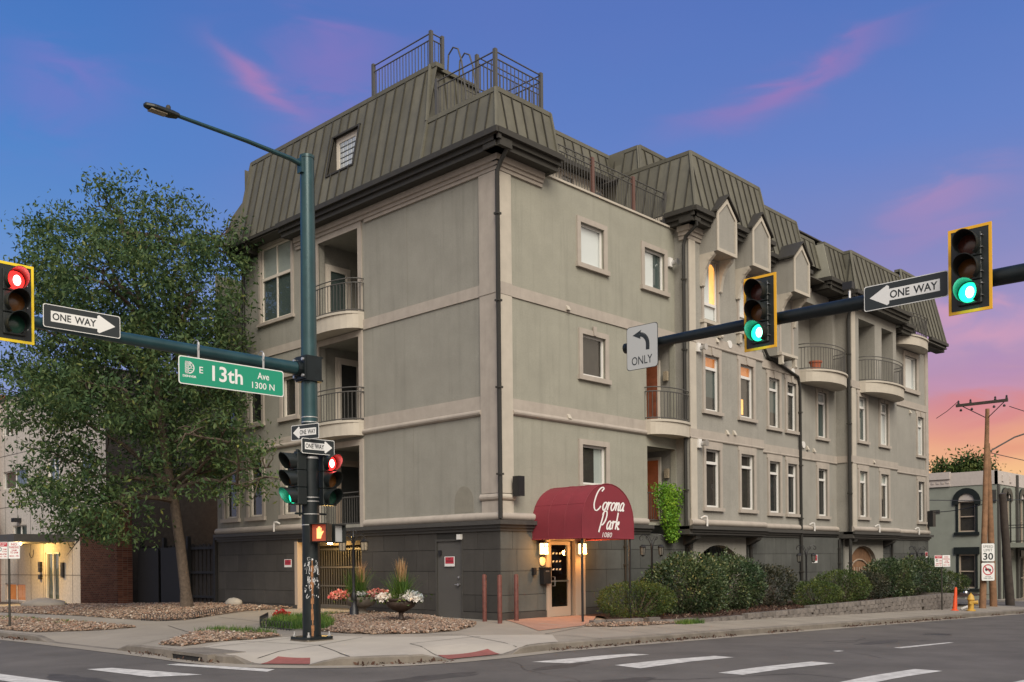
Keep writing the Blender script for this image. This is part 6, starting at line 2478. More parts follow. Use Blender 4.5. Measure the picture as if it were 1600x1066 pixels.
def ped_head(loc, rz, lit, lab):
    t = empty('pedestrian_signal', loc, rz, lab, 'pedestrian signal')
    t.scale = (0.9, 0.9, 0.9)
    MB().box((-0.205, -0.10, -0.21), (0.205, 0.10, 0.21)).build('housing', 'signal_black', t, bevel=0.015)
    mb = MB()
    mb.box((-0.215, -0.20, 0.195), (0.215, -0.09, 0.215))
    mb.box((-0.215, -0.20, -0.21), (-0.195, -0.09, 0.195))
    mb.box((0.195, -0.20, -0.21), (0.215, -0.09, 0.195))
    mb.build('visor', 'signal_black', t)
    s_ = MB().box((-0.185, -0.112, -0.185), (0.185, -0.102, 0.185)).build('screen', 'hand_back' if lit else 'sign_grey', t)
    if lit:
        mb = MB()
        palm = [(-0.07, -0.13), (0.03, -0.13), (0.055, -0.04), (0.05, 0.02), (-0.07, 0.02)]
        mb.quad(*[(x, -0.115, z) for x, z in palm])
        for i, (x, h) in enumerate(((-0.07, 0.10), (-0.040, 0.135), (-0.008, 0.14), (0.024, 0.11))):
            mb.quad((x, -0.115, 0.02), (x + 0.024, -0.115, 0.02), (x + 0.024, -0.115, h), (x, -0.115, h))
        mb.quad((0.05, -0.115, -0.06), (0.10, -0.115, 0.03), (0.082, -0.115, 0.045), (0.045, -0.115, -0.005))
        mb.build('hand_symbol', 'hand_lit', s_, recalc=False)


ped_head((PX + 0.02, PY_ - 0.36, pz + 2.20), R(-62), True, 'pedestrian signal showing a lit orange hand on the near pole')
ped_head((PX + 0.40, PY_ - 0.22, pz + 2.19), R(18), False, 'dark pedestrian signal right of the lit hand on the near pole')
one_way((PX - 0.20, PY_ - 0.12, pz + 4.25), R(-78), 0.76, 0.31, False, 'small ONE WAY sign with a left arrow, upper of the two on the near pole', 'one_way_sign')
one_way((PX + 0.05, PY_ - 0.22, pz + 3.96), 0, 0.80, 0.31, True, 'small right-arrow ONE WAY sign, lower of the two on the near pole', 'one_way_sign')

# ---- far mast arm reaching in from the right
BX, BY = -2.65, -17.6
bz = road_z(BX, BY) + 0.13
mq = empty('traffic_signal_pole', (BX, BY, bz), 0, 'dark green traffic pole whose arm reaches in from the right edge with two green lights', 'traffic pole')
MB().tube([(0, 0, 0), (0, 0, 6.6)], [0.19, 0.15], 14).build('shaft', 'pole_dark', mq, smooth=True)
zB = 5.66 - bz
mb = MB()
mb.tube([(0, 0.15, zB - 0.08), (0, 4.4, zB - 0.02), (0, 8.5, zB + 0.02), (0, 11.50, zB + 0.02)], [0.155, 0.130, 0.105, 0.088], 14)
mb.tube([(0, 11.46, zB + 0.02), (0, 11.53, zB + 0.02)], 0.10, 14)
mb.build('mast_arm', 'pole_dark', mq, smooth=True)
signal_head('traffic_light', (BX - 0.20, -12.57, 5.77), R(-90), 'green', 'yellow-bordered traffic light showing green at the right edge', 'signal_yellow')
signal_head('traffic_light', (BX - 0.20, -9.14, 5.77), R(-90), 'green', 'yellow-bordered traffic light showing green in the middle of the right arm', 'signal_yellow')
one_way((BX - 0.16, -11.58, 5.66), R(-90), 1.30, 0.395, False, 'large ONE WAY sign with a left arrow on the right signal arm', 'one_way_sign')
ol = sign_board('left_turn_only_sign', (BX - 0.14, -6.57, 5.615), R(-90), 0.73, 0.84, 'sign_grey', 'white left arrow ONLY sign near the tip of the right arm', rim='sign_black', edge=0.010)
for o in (ol,):
    mb = MB()
    mb.quad(*[(x, 0.0, z) for x, z in ((-0.375, -0.42), (0.375, -0.42), (0.375, 0.42), (-0.375, 0.42))])
local_text(ol, [('ONLY', -0.245, 0.235, -0.33, -0.17, 0.004)], 'sign_black')
mb = MB()
arc = smooth_path([(0.13, -0.07), (0.13, 0.06), (0.10, 0.15), (0.03, 0.22), (-0.05, 0.245)], 6)
for i in range(len(arc) - 1):
    (x0, z0), (x1, z1) = arc[i], arc[i + 1]
    L = math.hypot(x1 - x0, z1 - z0)
    nx, nz_ = -(z1 - z0) / L * 0.042, (x1 - x0) / L * 0.042
    mb.quad((x0 + nx, -0.0035, z0 + nz_), (x0 - nx, -0.0035, z0 - nz_), (x1 - nx, -0.0035, z1 - nz_), (x1 + nx, -0.0035, z1 + nz_))
mb.quad((-0.22, -0.0035, 0.245), (-0.03, -0.0035, 0.155), (-0.055, -0.0035, 0.24), (-0.01, -0.0035, 0.33))
mb.build('arrow', 'sign_black', ol, recalc=False)
cam_ = empty('arm_camera', (BX, -10.62, 5.80), 0, 'small dark detection camera on a clamp on the right arm', 'camera')
MB().box((-0.05, -0.06, 0.12), (0.05, 0.10, 0.24)).build('body', 'black_metal', cam_)
MB().tube([(0, 0, -0.02), (0, 0, 0.13)], 0.02, 6).build('bracket', 'band_silver', cam_)

# ------------------------------------------------------------------ garden lamps
def double_lamp(x, y, z, lab, h=2.48):
    t = empty('garden_lamp', (x, y, z), R(-40), lab, 'lamp post', 'black garden lamp posts round the building')
    mb = MB()
    mb.lathe([(0.17, 0), (0.17, 0.05), (0.13, 0.10), (0.12, 0.28), (0.085, 0.34), (0.075, 0.5), (0.085, 0.56), (0.05, 0.70), (0.038, 0.75), (0.034, h - 0.25), (0.05, h - 0.22), (0.03, h - 0.15), (0.0, h)], (0, 0, 0), 14)
    mb.build('post', 'black_metal', t, smooth=True)
    mb = MB()
    for s_ in (-1, 1):
        mb.tube([(s_ * 0.02, 0, h - 0.42), (s_ * 0.10, 0, h - 0.22), (s_ * 0.22, 0, h - 0.15), (s_ * 0.30, 0, h - 0.22), (s_ * 0.30, 0, h - 0.27)], 0.014, 6)
        mb.tube([(s_ * 0.04, 0, h - 0.18), (s_ * 0.10, 0, h - 0.08), (s_ * 0.05, 0, h - 0.04)], 0.010, 5)
    mb.build('arm', 'black_metal', t, smooth=True)
    for s_ in (-1, 1):
        mb = MB()
        mb.lathe([(0.0, 0.0), (0.07, -0.05), (0.13, -0.09), (0.12, -0.10)], (s_ * 0.30, 0, h - 0.26), 8)
        mb.lathe([(0.02, -0.36), (0.08, -0.34), (0.08, -0.33)], (s_ * 0.30, 0, h - 0.26), 8)
        for q in range(4):
            mb.tube([(s_ * 0.30 + 0.105 * math.cos(q * 1.57), 0.105 * math.sin(q * 1.57), h - 0.35), (s_ * 0.30 + 0.088 * math.cos(q * 1.57), 0.088 * math.sin(q * 1.57), h - 0.60)], 0.008, 4)
        o = mb.build('lantern', 'black_metal', t)
        MB().lathe([(0.10, -0.10), (0.085, -0.33)], (s_ * 0.30, 0, h - 0.26), 8).build('lantern_glass', 'lantern_off', o)


def triple_lamp(x, y, z, lab, h):
    t = empty('garden_lamp', (x, y, z), R(-44), lab, 'lamp post', 'black garden lamp posts round the building')
    MB().lathe([(0.09, 0), (0.08, 0.1), (0.035, 0.2), (0.03, h - 0.45), (0.045, h - 0.42), (0.02, h - 0.2), (0, h - 0.18)], (0, 0, 0), 10).build('post', 'black_metal', t, smooth=True)
    mb = MB()
    for a in (0, 180):
        c, s_ = math.cos(R(a)), math.sin(R(a))
        pts = [(0.0, h - 0.45), (0.06, h - 0.25), (0.14, h - 0.08), (0.26, h - 0.02), (0.36, h - 0.10), (0.33, h - 0.18), (0.26, h - 0.14)]
        sp = smooth_path(pts, 4)
        mb.tube([(c * r_, s_ * r_, zz_) for r_, zz_ in sp], 0.013, 5)
        sp = smooth_path([(0.02, h - 0.2), (0.1, h - 0.04), (0.17, h - 0.12), (0.1, h - 0.18)], 4)
        mb.tube([(c * r_, s_ * r_, zz_) for r_, zz_ in sp], 0.010, 5)
        mb.tube([(c * 0.05, s_ * 0.05, h - 0.34), (c * 0.3, s_ * 0.3, h - 0.32)], 0.012, 5)
    mb.build('scroll_arm', 'black_metal', t, smooth=True)
    for px_ in (-0.27, 0.27):
        mb = MB()
        mb.lathe([(0.03, 0.05), (0.09, 0.0), (0.10, -0.03), (0.09, -0.04)], (px_, 0, h - 0.36), 8)
        mb.lathe([(0.02, -0.30), (0.06, -0.26), (0.06, -0.25)], (px_, 0, h - 0.36), 8)
        for q in range(4):
            mb.tube([(px_ + 0.084 * math.cos(q * 1.57), 0.084 * math.sin(q * 1.57), h - 0.39), (px_ + 0.064 * math.cos(q * 1.57), 0.064 * math.sin(q * 1.57), h - 0.62)], 0.006, 4)
        o = mb.build('lantern', 'black_metal', t)
        MB().lathe([(0.08, -0.04), (0.06, -0.25)], (px_, 0, h - 0.36), 8).build('lantern_glass', 'lamp_glass', o)


double_lamp(-1.51, 4.25, 0.0, 'black post with two hanging lanterns by the garage gate')
triple_lamp(5.45, -0.9, -0.12, 'scrolled black lamp post behind the round bush right of the awning', 2.42)
triple_lamp(15.12, -0.9, -0.12, 'scrolled black lamp post halfway along the long wall', 2.16)
triple_lamp(25.68, -0.9, -0.15, 'scrolled black lamp post near the far end of the long wall', 2.2)


# ------------------------------------------------------------------ planting helpers
def tufts(P, n, h, w, spread, curl=0.35, seg=3):
    """grass blades: curved ribbons from each root"""
    vs, fs = [], []
    for (x, y, z), hh in P:
        for _ in range(n):
            a = rnd.uniform(0, 2 * math.pi)
            L = hh * rnd.uniform(0.55, 1.1)
            lean = rnd.uniform(0.05, 1.0) * spread
            dx, dy = math.cos(a), math.sin(a)
            px_, py_ = -dy, dx
            x0, y0 = x + rnd.gauss(0, 0.03), y + rnd.gauss(0, 0.03)
            b = len(vs)
            for i in range(seg + 1):
                t = i / seg
                r_ = lean * (t + curl * t * t) * L * 0.6
                zz_ = z + L * (t - 0.25 * lean * t * t)
                ww = w * (1 - t) ** 0.7 + 0.0008
                vs += [(x0 + dx * r_ + px_ * ww, y0 + dy * r_ + py_ * ww, zz_), (x0 + dx * r_ - px_ * ww, y0 + dy * r_ - py_ * ww, zz_)]
            fs += [(b + 2 * i, b + 2 * i + 1, b + 2 * i + 3, b + 2 * i + 2) for i in range(seg)]
    return vs, fs


def flowers(c, r, n, size, m, parent, name='flowers', flat=0.6):
    P = nr.normal(size=(n, 3))
    P /= np.linalg.norm(P, axis=1)[:, None]
    P[:, 2] = np.abs(P[:, 2])
    P = P * r * nr.uniform(0.8, 1.05, (n, 1)) * np.array([1, 1, flat]) + np.array(c)
    # five petals round each point
    V_, F_ = [], []
    k = 0
    A = []
    for j in range(5):
        A.append(P + nr.normal(0, size * 0.2, (n, 3)))
    Q = np.concatenate(A)
    V_, F_ = leaves(Q, size, 0.8, -0.3)
    return fast_mesh(name, V_, F_, m, parent, kind='stuff')


# urn with white flowers
ux, uy = -2.17, 1.42
uz = gz(ux, uy)
ur = empty('planter_urn', (ux, uy, uz), 0, 'dark footed urn with white flowers and tall plumed grass on the gravel', 'planter')
MB().lathe([(0.20, 0), (0.20, 0.04), (0.08, 0.08), (0.055, 0.18), (0.07, 0.24), (0.20, 0.30), (0.34, 0.38), (0.38, 0.46), (0.37, 0.52), (0.41, 0.56), (0.41, 0.60), (0.34, 0.60), (0.33, 0.54), (0, 0.53)], (0, 0, 0.03), 22).build('urn', 'rail_red', ur, smooth=True)
ur.children[0].data.materials[0] = mat('urn_brown', (0.045, 0.028, 0.020), 0.55, noise=0.3)
v_, f_ = tufts([((rnd.gauss(0, 0.10), rnd.gauss(0, 0.10), 0.55), 0.85) for _ in range(13)], 24, 0.9, 0.009, 1.15)
fast_mesh('grass_blades', v_, f_, 'grass', ur, kind='stuff')
v_, f_ = tufts([((rnd.gauss(0, 0.03), rnd.gauss(0, 0.03), 1.05), 0.60) for _ in range(14)], 12, 0.5, 0.015, 0.45)
fast_mesh('grass_plume', v_, f_, 'plume', ur, kind='stuff')
flowers((0.10, -0.24, 0.60), 0.30, 190, 0.075, 'petal_white', ur, 'white_flowers')
flowers((-0.34, 0.20, 0.60), 0.22, 90, 0.070, 'petal_white', ur, 'white_flowers')
V_, F_ = leaves(nr.normal(0, 1, (420, 3)) * np.array([0.24, 0.24, 0.07]) + np.array([0, 0, 0.64]), 0.11, 0.4, 0.3)
fast_mesh('leaves', V_, F_, 'leaf_shrub_olive', ur, kind='stuff')

# bowl with pink flowers behind the lamp
ux, uy = -1.05, 4.55
uz = gz(ux, uy)
u2 = empty('planter_bowl', (ux, uy, uz), 0, 'wide pale bowl planter of pink flowers behind the lamp post by the gate', 'planter')
MB().lathe([(0.22, 0), (0.24, 0.05), (0.14, 0.12), (0.16, 0.20), (0.38, 0.30), (0.44, 0.42), (0.47, 0.48), (0.47, 0.52), (0.40, 0.52), (0, 0.50)], (0, 0, 0.02), 22).build('bowl', 'concrete_kerb', u2, smooth=True)
v_, f_ = tufts([((rnd.gauss(0, 0.10), rnd.gauss(0, 0.10), 0.5), 0.95) for _ in range(12)], 20, 0.9, 0.008, 0.9)
fast_mesh('grass_blades', v_, f_, 'grass', u2, kind='stuff')
v_, f_ = tufts([((rnd.gauss(0, 0.05), rnd.gauss(0, 0.05), 0.95), 0.65) for _ in range(8)], 8, 0.5, 0.009, 0.8)
fast_mesh('grass_plume', v_, f_, 'plume', u2, kind='stuff')
flowers((0.36, -0.30, 0.56), 0.30, 130, 0.070, 'petal_pink', u2, 'pink_flowers')
flowers((-0.44, 0.34, 0.52), 0.30, 120, 0.070, 'petal_pink', u2, 'pink_flowers')
flowers((-0.10, -0.18, 0.60), 0.16, 40, 0.05, 'petal_white', u2, 'white_flowers')
V_, F_ = leaves(nr.normal(0, 1, (500, 3)) * np.array([0.32, 0.32, 0.08]) + np.array([0, 0, 0.58]), 0.10, 0.4, 0.3)
fast_mesh('leaves', V_, F_, 'leaf_shrub_olive', u2, kind='stuff')

# ------------------------------------------------------------------ gravel, mulch, grass
def stones_on(poly, per_m2, size, m, name, lab=None, zf=gz, lift=0.02, base=None, crown=0.04, flat=0.6):
    patch(name + '_bed', poly, zf, base or 'gravel_base', 0.35, 0.008, crown=crown)
    B = dens(poly + [poly[0]], 0.3)[:-1]
    xs, ys = [p[0] for p in poly], [p[1] for p in poly]
    area = abs(sum(poly[i - 1][0] * poly[i][1] - poly[i][0] * poly[i - 1][1] for i in range(len(poly)))) / 2
    n = int(area * per_m2)
    P = []
    while len(P) < n:
        x, y = rnd.uniform(min(xs), max(xs)), rnd.uniform(min(ys), max(ys))
        if inpoly(x, y, poly):
            dd = min(math.hypot(x - q[0], y - q[1]) for q in B[::2])
            P.append((x, y, zf(x, y) + 0.012 + crown * sm(dd / 0.5) + rnd.uniform(-0.3, 0.7) * size))
    P = np.array(P)
    n = len(P)
    oct_ = np.array([(1, 0, 0), (0, 1, 0), (-1, 0, 0), (0, -1, 0), (0, 0, 1), (0, 0, -1), (0.62, 0.62, 0.4), (-0.62, -0.55, 0.45)], float)
    F1 = np.array([(0, 6, 4), (6, 1, 4), (1, 2, 4), (2, 7, 4), (7, 3, 4), (3, 0, 4), (0, 1, 6), (2, 3, 7), (1, 0, 5), (2, 1, 5), (3, 2, 5), (0, 3, 5)])
    sc = size * nr.uniform(0.5, 1.35, (n, 1, 1)) * nr.uniform(0.7, 1.2, (n, 1, 3)) * np.array([1, 1, flat])
    ang = nr.uniform(0, 6.28, n)
    R_ = np.zeros((n, 3, 3))
    R_[:, 0, 0] = np.cos(ang)
    R_[:, 0, 1] = -np.sin(ang)
    R_[:, 1, 0] = np.sin(ang)
    R_[:, 1, 1] = np.cos(ang)
    R_[:, 2, 2] = 1
    V_ = oct_[None] * sc + nr.normal(0, size * 0.1, (n, 8, 3))
    V_ = np.einsum('nij,nkj->nki', R_, V_) + P[:, None, :]
    F_ = F1[None] + np.arange(n)[:, None, None] * 8
    return fast_mesh(name, V_.reshape(-1, 3), F_.reshape(-1, 3), m, kind='stuff', label=lab, cat='gravel' if lab else None)


G1 = [(-8.5, 20), (-8.6, 12), (-8.55, 8.2), (-7.4, 7.1), (-6.45, 7.0), (-6.35, 8.6), (-6.3, 11.5), (-6.6, 20)]
G2 = [(-8.75, 1.1), (-8.7, 0.25), (-7.6, 0.75), (-6.6, 0.6), (-6.1, 0.75), (-5.9, 2.0), (-6.0, 3.6), (-6.6, 3.65), (-7.8, 2.3)]
G3 = [(-5.3, 24), (-5.25, 13), (-5.1, 8.6), (-4.6, 8.0), (-3.8, 8.4), (-1.8, 9.4), (-0.05, 9.4), (-0.05, 14.2), (0.2, 24)]
G4 = [(-4.9, 1.25), (-4.95, 0.0), (-4.75, -0.8), (-4.0, -1.55), (-3.1, -1.6), (-1.9, -0.95), (-1.0, -0.1), (-0.75, 1.3), (-0.05, 2.7), (-0.05, 5.8), (-1.5, 5.25), (-2.6, 4.9), (-3.4, 3.2)]
stones_on(G1, 240, 0.042, 'stones', 'gravel', 'tan river gravel in the strip by the left kerb')
stones_on(G2, 330, 0.038, 'stones', 'gravel', 'tan river gravel behind the storm drain')
stones_on(G3, 150, 0.045, 'stones', 'gravel', 'tan river gravel under the tree along the west wall')
stones_on(G4, 420, 0.038, 'stones', 'gravel', 'tan river gravel round the urn and lamp post')
stones_on([(0.25, -2.55), (0.9, -2.15), (1.6, -1.85), (2.9, -2.55), (4.1, -2.95), (2.6, -3.1), (1.0, -3.0)], 300, 0.035, 'stones', 'gravel', 'tan gravel between the landing and the low block wall', crown=0.02)


def in_dist(poly, n):
    xs, ys = [p[0] for p in poly], [p[1] for p in poly]
    out = []
    while len(out) < n:
        x, y = rnd.uniform(min(xs), max(xs)), rnd.uniform(min(ys), max(ys))
        if inpoly(x, y, poly):
            out.append((x, y))
    return out


# grass patch behind the pole and weeds
g_ = [(-5.0, 3.4), (-5.05, 1.9), (-4.85, 0.9), (-4.3, 1.4), (-3.4, 2.6), (-2.5, 4.3), (-3.3, 5.3), (-4.0, 4.4)]
v_, f_ = tufts([((x, y, gz(x, y) + 0.03), 0.22) for x, y in in_dist(g_, 950)], 5, 0.2, 0.006, 0.8, seg=2)
fast_mesh('grass', v_, f_, 'grass', kind='stuff', label='green grass growing behind the near traffic pole', cat='grass')
pts = [((x, y, gz(x, y) + 0.02), 0.16) for x, y in in_dist([(-6.5, 1.5), (-6.0, 0.7), (-5.75, 2.2), (-5.85, 3.7), (-6.7, 3.5)], 130)]
pts += [((x, y, gz(x, y) + 0.02), 0.13) for x, y in in_dist([(-7.4, 20), (-7.1, 9.8), (-6.5, 9.8), (-6.5, 20)], 110)]
pts += [((x, y, gz(x, y)), 0.16) for x, y in in_dist([(3.4, -3.05), (3.4, -3.3), (4.5, -3.3), (4.5, -3.05)], 60)]
pts += [((x, y, gz(x, y)), 0.14) for x, y in in_dist([(-1.7, 6.1), (-0.5, 5.0), (-0.4, 5.6), (-1.4, 5.3)], 40)]
v_, f_ = tufts(pts, 7, 0.16, 0.006, 0.9, seg=2)
fast_mesh('weeds', v_, f_, 'grass', kind='stuff', label='scattered green weeds at the edges of the gravel', cat='weeds')

# low wire edging round the grass
def edging(pts, lab):
    mb = MB()
    L = 0
    for (a, b), (c, d) in zip(pts, pts[1:]):
        D = math.hypot(c - a, d - b)
        k = int(D / 0.13)
        for i in range(k):
            t = (i + 0.5) / k
            x, y = a + (c - a) * t, b + (d - b) * t
            ux_, uy_ = (c - a) / D * 0.055, (d - b) / D * 0.055
            z = gz(x, y) + 0.02
            mb.tube([(x + ux_ * math.cos(q), y + uy_ * math.cos(q), z + 0.12 + 0.07 * math.sin(q)) for q in np.linspace(-0.6, math.pi + 0.6, 9)], 0.008, 4)
            mb.tube([(x - ux_, y - uy_, z - 0.04), (x - ux_, y - uy_, z + 0.12)], 0.008, 4)
        z0, z1 = gz(a, b) + 0.03, gz(c, d) + 0.03
        mb.tube([(a, b, z0), (c, d, z1)], 0.010, 4)
    mb.build('wire_edging', 'black_metal', label=lab, cat='garden edging')


edging([(-3.4, 5.6), (-4.4, 4.4), (-5.05, 3.3), (-5.15, 1.8)], 'low black wire edging in front of the grass by the pole')
edging([(-5.2, 9.4), (-5.0, 8.3), (-4.3, 8.1), (-2.4, 9.4)], 'low black wire edging beside the driveway left of the gate')
# red flowers by the edging, pale boulder
rf = empty('red_flowers', (-3.25, 5.2, gz(-3.25, 5.2)), 0, 'red flowers beside the edging left of the near pole', 'flowers')
flowers((0, 0, 0.12), 0.22, 40, 0.06, 'petal_red', rf, 'petals')
v_, f_ = tufts([((rnd.gauss(0, .1), rnd.gauss(0, .1), 0), 0.3) for _ in range(10)], 6, 0.2, 0.008, 0.8)
fast_mesh('leaves', v_, f_, 'grass', rf, kind='stuff')


def boulder(x, y, z, sx, sy, sz, m, lab):
    bm = bmesh.new()
    bmesh.ops.create_icosphere(bm, subdivisions=2, radius=1)
    for v in bm.verts:
        k = 1 + rnd.uniform(-0.10, 0.10)
        v.co = Vector((v.co.x * sx * k, v.co.y * sy * k, v.co.z * sz * k))
    me = bpy.data.meshes.new('boulder')
    bm.to_mesh(me)
    bm.free()
    me.materials.append(MATS[m])
    me.polygons.foreach_set('use_smooth', [True] * len(me.polygons))
    o = link('boulder', me, None, lab, 'rock')
    o.location = (x, y, z)


boulder(-0.6, 12.2, gz(-0.6, 12.2) + 0.12, 0.22, 0.45, 0.18, 'concrete_new', 'pale smooth boulder at the foot of the dark wall')
boulder(-2.6, 23.6, gz(-2.6, 23.6) + 0.1, 0.7, 1.6, 0.28, 'concrete', 'flat brown rock in front of the apartment entrance on the left')

# mulch bed, shrubs and block wall along the south wall
def soil_z(x, y):
    return -0.10 - 0.004 * max(0, x - 4) + min(0.10, (y + 2.75) * 0.05)


MUL = [(3.1, -0.05), (3.1, -0.9), (2.2, -1.9), (3.2, -2.35), (4.5, -2.62), (8, -2.78), (23.5, -2.85), (29.4, -2.85), (29.4, -0.05)]
patch('mulch_bed', MUL, soil_z, 'mulch', 0.4, 0.0)
B_ = in_dist([(3.3, -1.4), (3.5, -2.3), (8, -2.7), (23.4, -2.75), (23.4, -1.2), (8, -1.2)], 5200)
P = np.array([(x, y, soil_z(x, y) + rnd.uniform(0.0, 0.04)) for x, y in B_])
V_, F_ = leaves(P, 0.075, 0.35, 0.0, jit=0.6)
V_[:, 2] = np.where(True, V_[:, 2], V_[:, 2])
fast_mesh('mulch_chips', V_, F_, 'mulch_chips', kind='stuff')

rw = empty('retaining_wall', (0, 0, 0), 0, 'low stepped wall of rough grey concrete blocks along the planting bed', 'retaining wall')
bm = bmesh.new()
bmesh.ops.create_cube(bm, size=1)
bmesh.ops.subdivide_edges(bm, edges=[e_ for e_ in bm.edges if abs(e_.verts[0].co.x - e_.verts[1].co.x) > 0.5], cuts=1)
blocks = []
for q in range(5):
    b2 = bm.copy()
    for v in b2.verts:
        v.co.x *= 0.385
        v.co.y *= 0.22
        v.co.z *= 0.138
        if v.co.y < 0:
            v.co.y -= (0.045 if abs(v.co.x) < 0.1 else 0.0) + rnd.uniform(-0.014, 0.014)
            v.co.x += rnd.uniform(-0.008, 0.008)
            v.co.z += rnd.uniform(-0.006, 0.006)
    me = bpy.data.meshes.new('block')
    b2.to_mesh(me)
    b2.free()
    me.materials.append(MATS['wall_block'])
    blocks.append(me)
bm.free()
WP = [(1.35, -2.12), (2.6, -2.48), (4.2, -2.80), (7.5, -2.92), (12, -3.0), (23.7, -3.05)]
Lw = [0]
for p, q in zip(WP, WP[1:]):
    Lw.append(Lw[-1] + math.hypot(q[0] - p[0], q[1] - p[1]))
s_ = 0
while s_ < Lw[-1]:
    i = max(j for j in range(len(Lw) - 1) if Lw[j] <= s_ + 1e-9)
    t = (s_ - Lw[i]) / (Lw[i + 1] - Lw[i])
    x, y = WP[i][0] + (WP[i + 1][0] - WP[i][0]) * t, WP[i][1] + (WP[i + 1][1] - WP[i][1]) * t
    ang = math.atan2(WP[i + 1][1] - WP[i][1], WP[i + 1][0] - WP[i][0])
    zt = 0.02 if x < 3 else (-0.06 if x < 10.9 else (0.02 if x < 17.2 else 0.04))
    if 4.5 < x < 7.2:
        zt = -0.10
    zb = gz(x, y - 0.1)
    nrow = max(1, int(math.ceil((zt - zb) / 0.142)))
    for r_ in range(nrow):
        o = link('block', blocks[rnd.randrange(5)], rw)
        off = 0.2 if r_ % 2 else 0.0
        o.location = (x + off * math.cos(ang), y + off * math.sin(ang) + r_ * 0.015, zt - 0.07 - (nrow - 1 - r_) * 0.142)
        o.rotation_euler = (0, rnd.uniform(-0.01, 0.01), ang + rnd.uniform(-0.03, 0.03))
    s_ += 0.40
for k in range(7):
    for r_ in range(4):
        o = link('block', blocks[rnd.randrange(5)], rw)
        o.location = (23.75, -2.8 + k * 0.4 + (0.2 if r_ % 2 else 0), -0.03 - r_ * 0.142)
        o.rotation_euler = (0, 0, R(90))


def shrub(x, y, z, rx, ry, rz, m, n, lab, size=0.075, dens_=1.0, lump=0.16, name='shrub', group='evergreen bushes along the south wall', ragged=0.08):
    t = empty(name, (x, y, z), 0, lab, 'bush', group)
    # lumpy crown: points near the surface of an ellipsoid with bumps
    U = nr.normal(size=(n, 3))
    U /= np.linalg.norm(U, axis=1)[:, None]
    ph = nr.uniform(0, 6.28, 6)
    az = np.arctan2(U[:, 1], U[:, 0])
    bump = lump * (np.sin(3 * az + ph[0]) * np.cos(4 * U[:, 2] + ph[1]) + 0.7 * np.sin(7 * az + ph[2] + 5 * U[:, 2]) + 0.5 * np.sin(13 * az + ph[3]) * np.sin(11 * U[:, 2] + ph[4]))
    rr_ = 1 + 0.8 * bump - np.abs(nr.exponential(0.09, n)) + nr.normal(0, ragged, n) * (nr.rand(n) < 0.12)
    P_ = U * rr_[:, None] * np.array([rx, ry, rz]) + np.array([0, 0, rz * 0.98])
    P_ = P_[P_[:, 2] > 0.02]
    nn = U[: len(P_)]
    Uo = (P_ - np.array([0, 0, rz * 0.9])) / np.array([rx, ry, rz])
    Uo /= np.linalg.norm(Uo, axis=1)[:, None] + 1e-6
    V__, F__ = leaves(P_, size, 0.5, -0.15, outward=Uo * 1.3)
    fast_mesh('foliage', V__, F__, m, t, kind='stuff')
    # dark woody core: stems, and a few shoots that outgrew the last clipping
    mb = MB()
    sh_ = []
    for _ in range(int(20 * rx)):
        i = rnd.randrange(len(P_))
        p = Vector(P_[i])
        if p.z < rz * 0.9:
            continue
        q = p + Vector((rnd.gauss(0, .05), rnd.gauss(0, .05), rnd.uniform(0.08, 0.24)))
        mb.tube([p, q], [0.006, 0.003], 4)
        sh_ += [tuple(p.lerp(q, rnd.random()) + Vector((rnd.gauss(0, .02), rnd.gauss(0, .02), 0))) for _k in range(12)]
    if sh_:
        V__, F__ = leaves(np.array(sh_), size, 0.5, -0.4)
        fast_mesh('shoot', V__, F__, m, t, kind='stuff')
    for _ in range(16):
        a = rnd.uniform(0, 6.28)
        e_ = rnd.uniform(0.3, 0.85)
        tip = Vector((rx * e_ * math.cos(a), ry * e_ * math.sin(a), rz * rnd.uniform(0.9, 1.7)))
        mb.tube([(rnd.uniform(-.05, .05), rnd.uniform(-.05, .05), 0), tip * 0.5 + Vector((0, 0, -0.05)), tip], [0.025, 0.015, 0.006], 5)
    mb.build('stem', 'bark', t, kind='stuff')
    return t


SH = [(3.9, -1.45, 1.30, 0.92, 0.50, 'leaf_shrub_olive', 9000, 'rounded olive green bush right of the awning posts', 0.05, 0.06),
      (6.4, -1.45, 1.42, 1.10, 0.86, 'leaf_shrub', 12000, 'big dark green bush in front of the first garden lamp', 0.085, 0.14),
      (9.1, -1.25, 1.38, 1.0, 0.84, 'leaf_shrub', 11000, 'big dark green bush under the first arch', 0.085, 0.16),
      (11.75, -1.2, 1.12, 0.85, 0.68, 'leaf_shrub_dark', 6500, 'sparse purplish bush between the big bush and the low yellow-green one', 0.075, 0.2),
      (13.6, -2.0, 1.20, 0.75, 0.44, 'leaf_shrub_olive', 6500, 'low yellow-green bush in front of the sparse purplish one', 0.055, 0.1),
      (16.5, -1.6, 1.5, 0.9, 0.60, 'leaf_shrub_olive', 8500, 'wide mid-green bush below the halfway garden lamp', 0.06, 0.1),
      (18.9, -1.5, 0.9, 0.8, 0.55, 'leaf_shrub_dark', 4500, 'small dusky bush just left of the brown arched door', 0.07, 0.14),
      (21.2, -1.5, 1.35, 0.95, 0.80, 'leaf_shrub', 8500, 'tall dark bush covering the foot of the brown arched door', 0.085, 0.16),
      (24.2, -1.45, 1.75, 1.05, 0.82, 'leaf_shrub', 9000, 'broad dark bush at the far garden lamp', 0.085, 0.15),
      (27.0, -1.6, 1.25, 0.95, 0.52, 'leaf_shrub_olive', 5500, 'last yellow-green bush at the far end of the long wall', 0.07, 0.12)]
for x, y, rx, ry, rz_, m, n, lab, sz, lp in SH:
    shrub(x, y, soil_z(x, y) - 0.02, rx, ry, rz_, m, n, lab, sz, lump=lp)

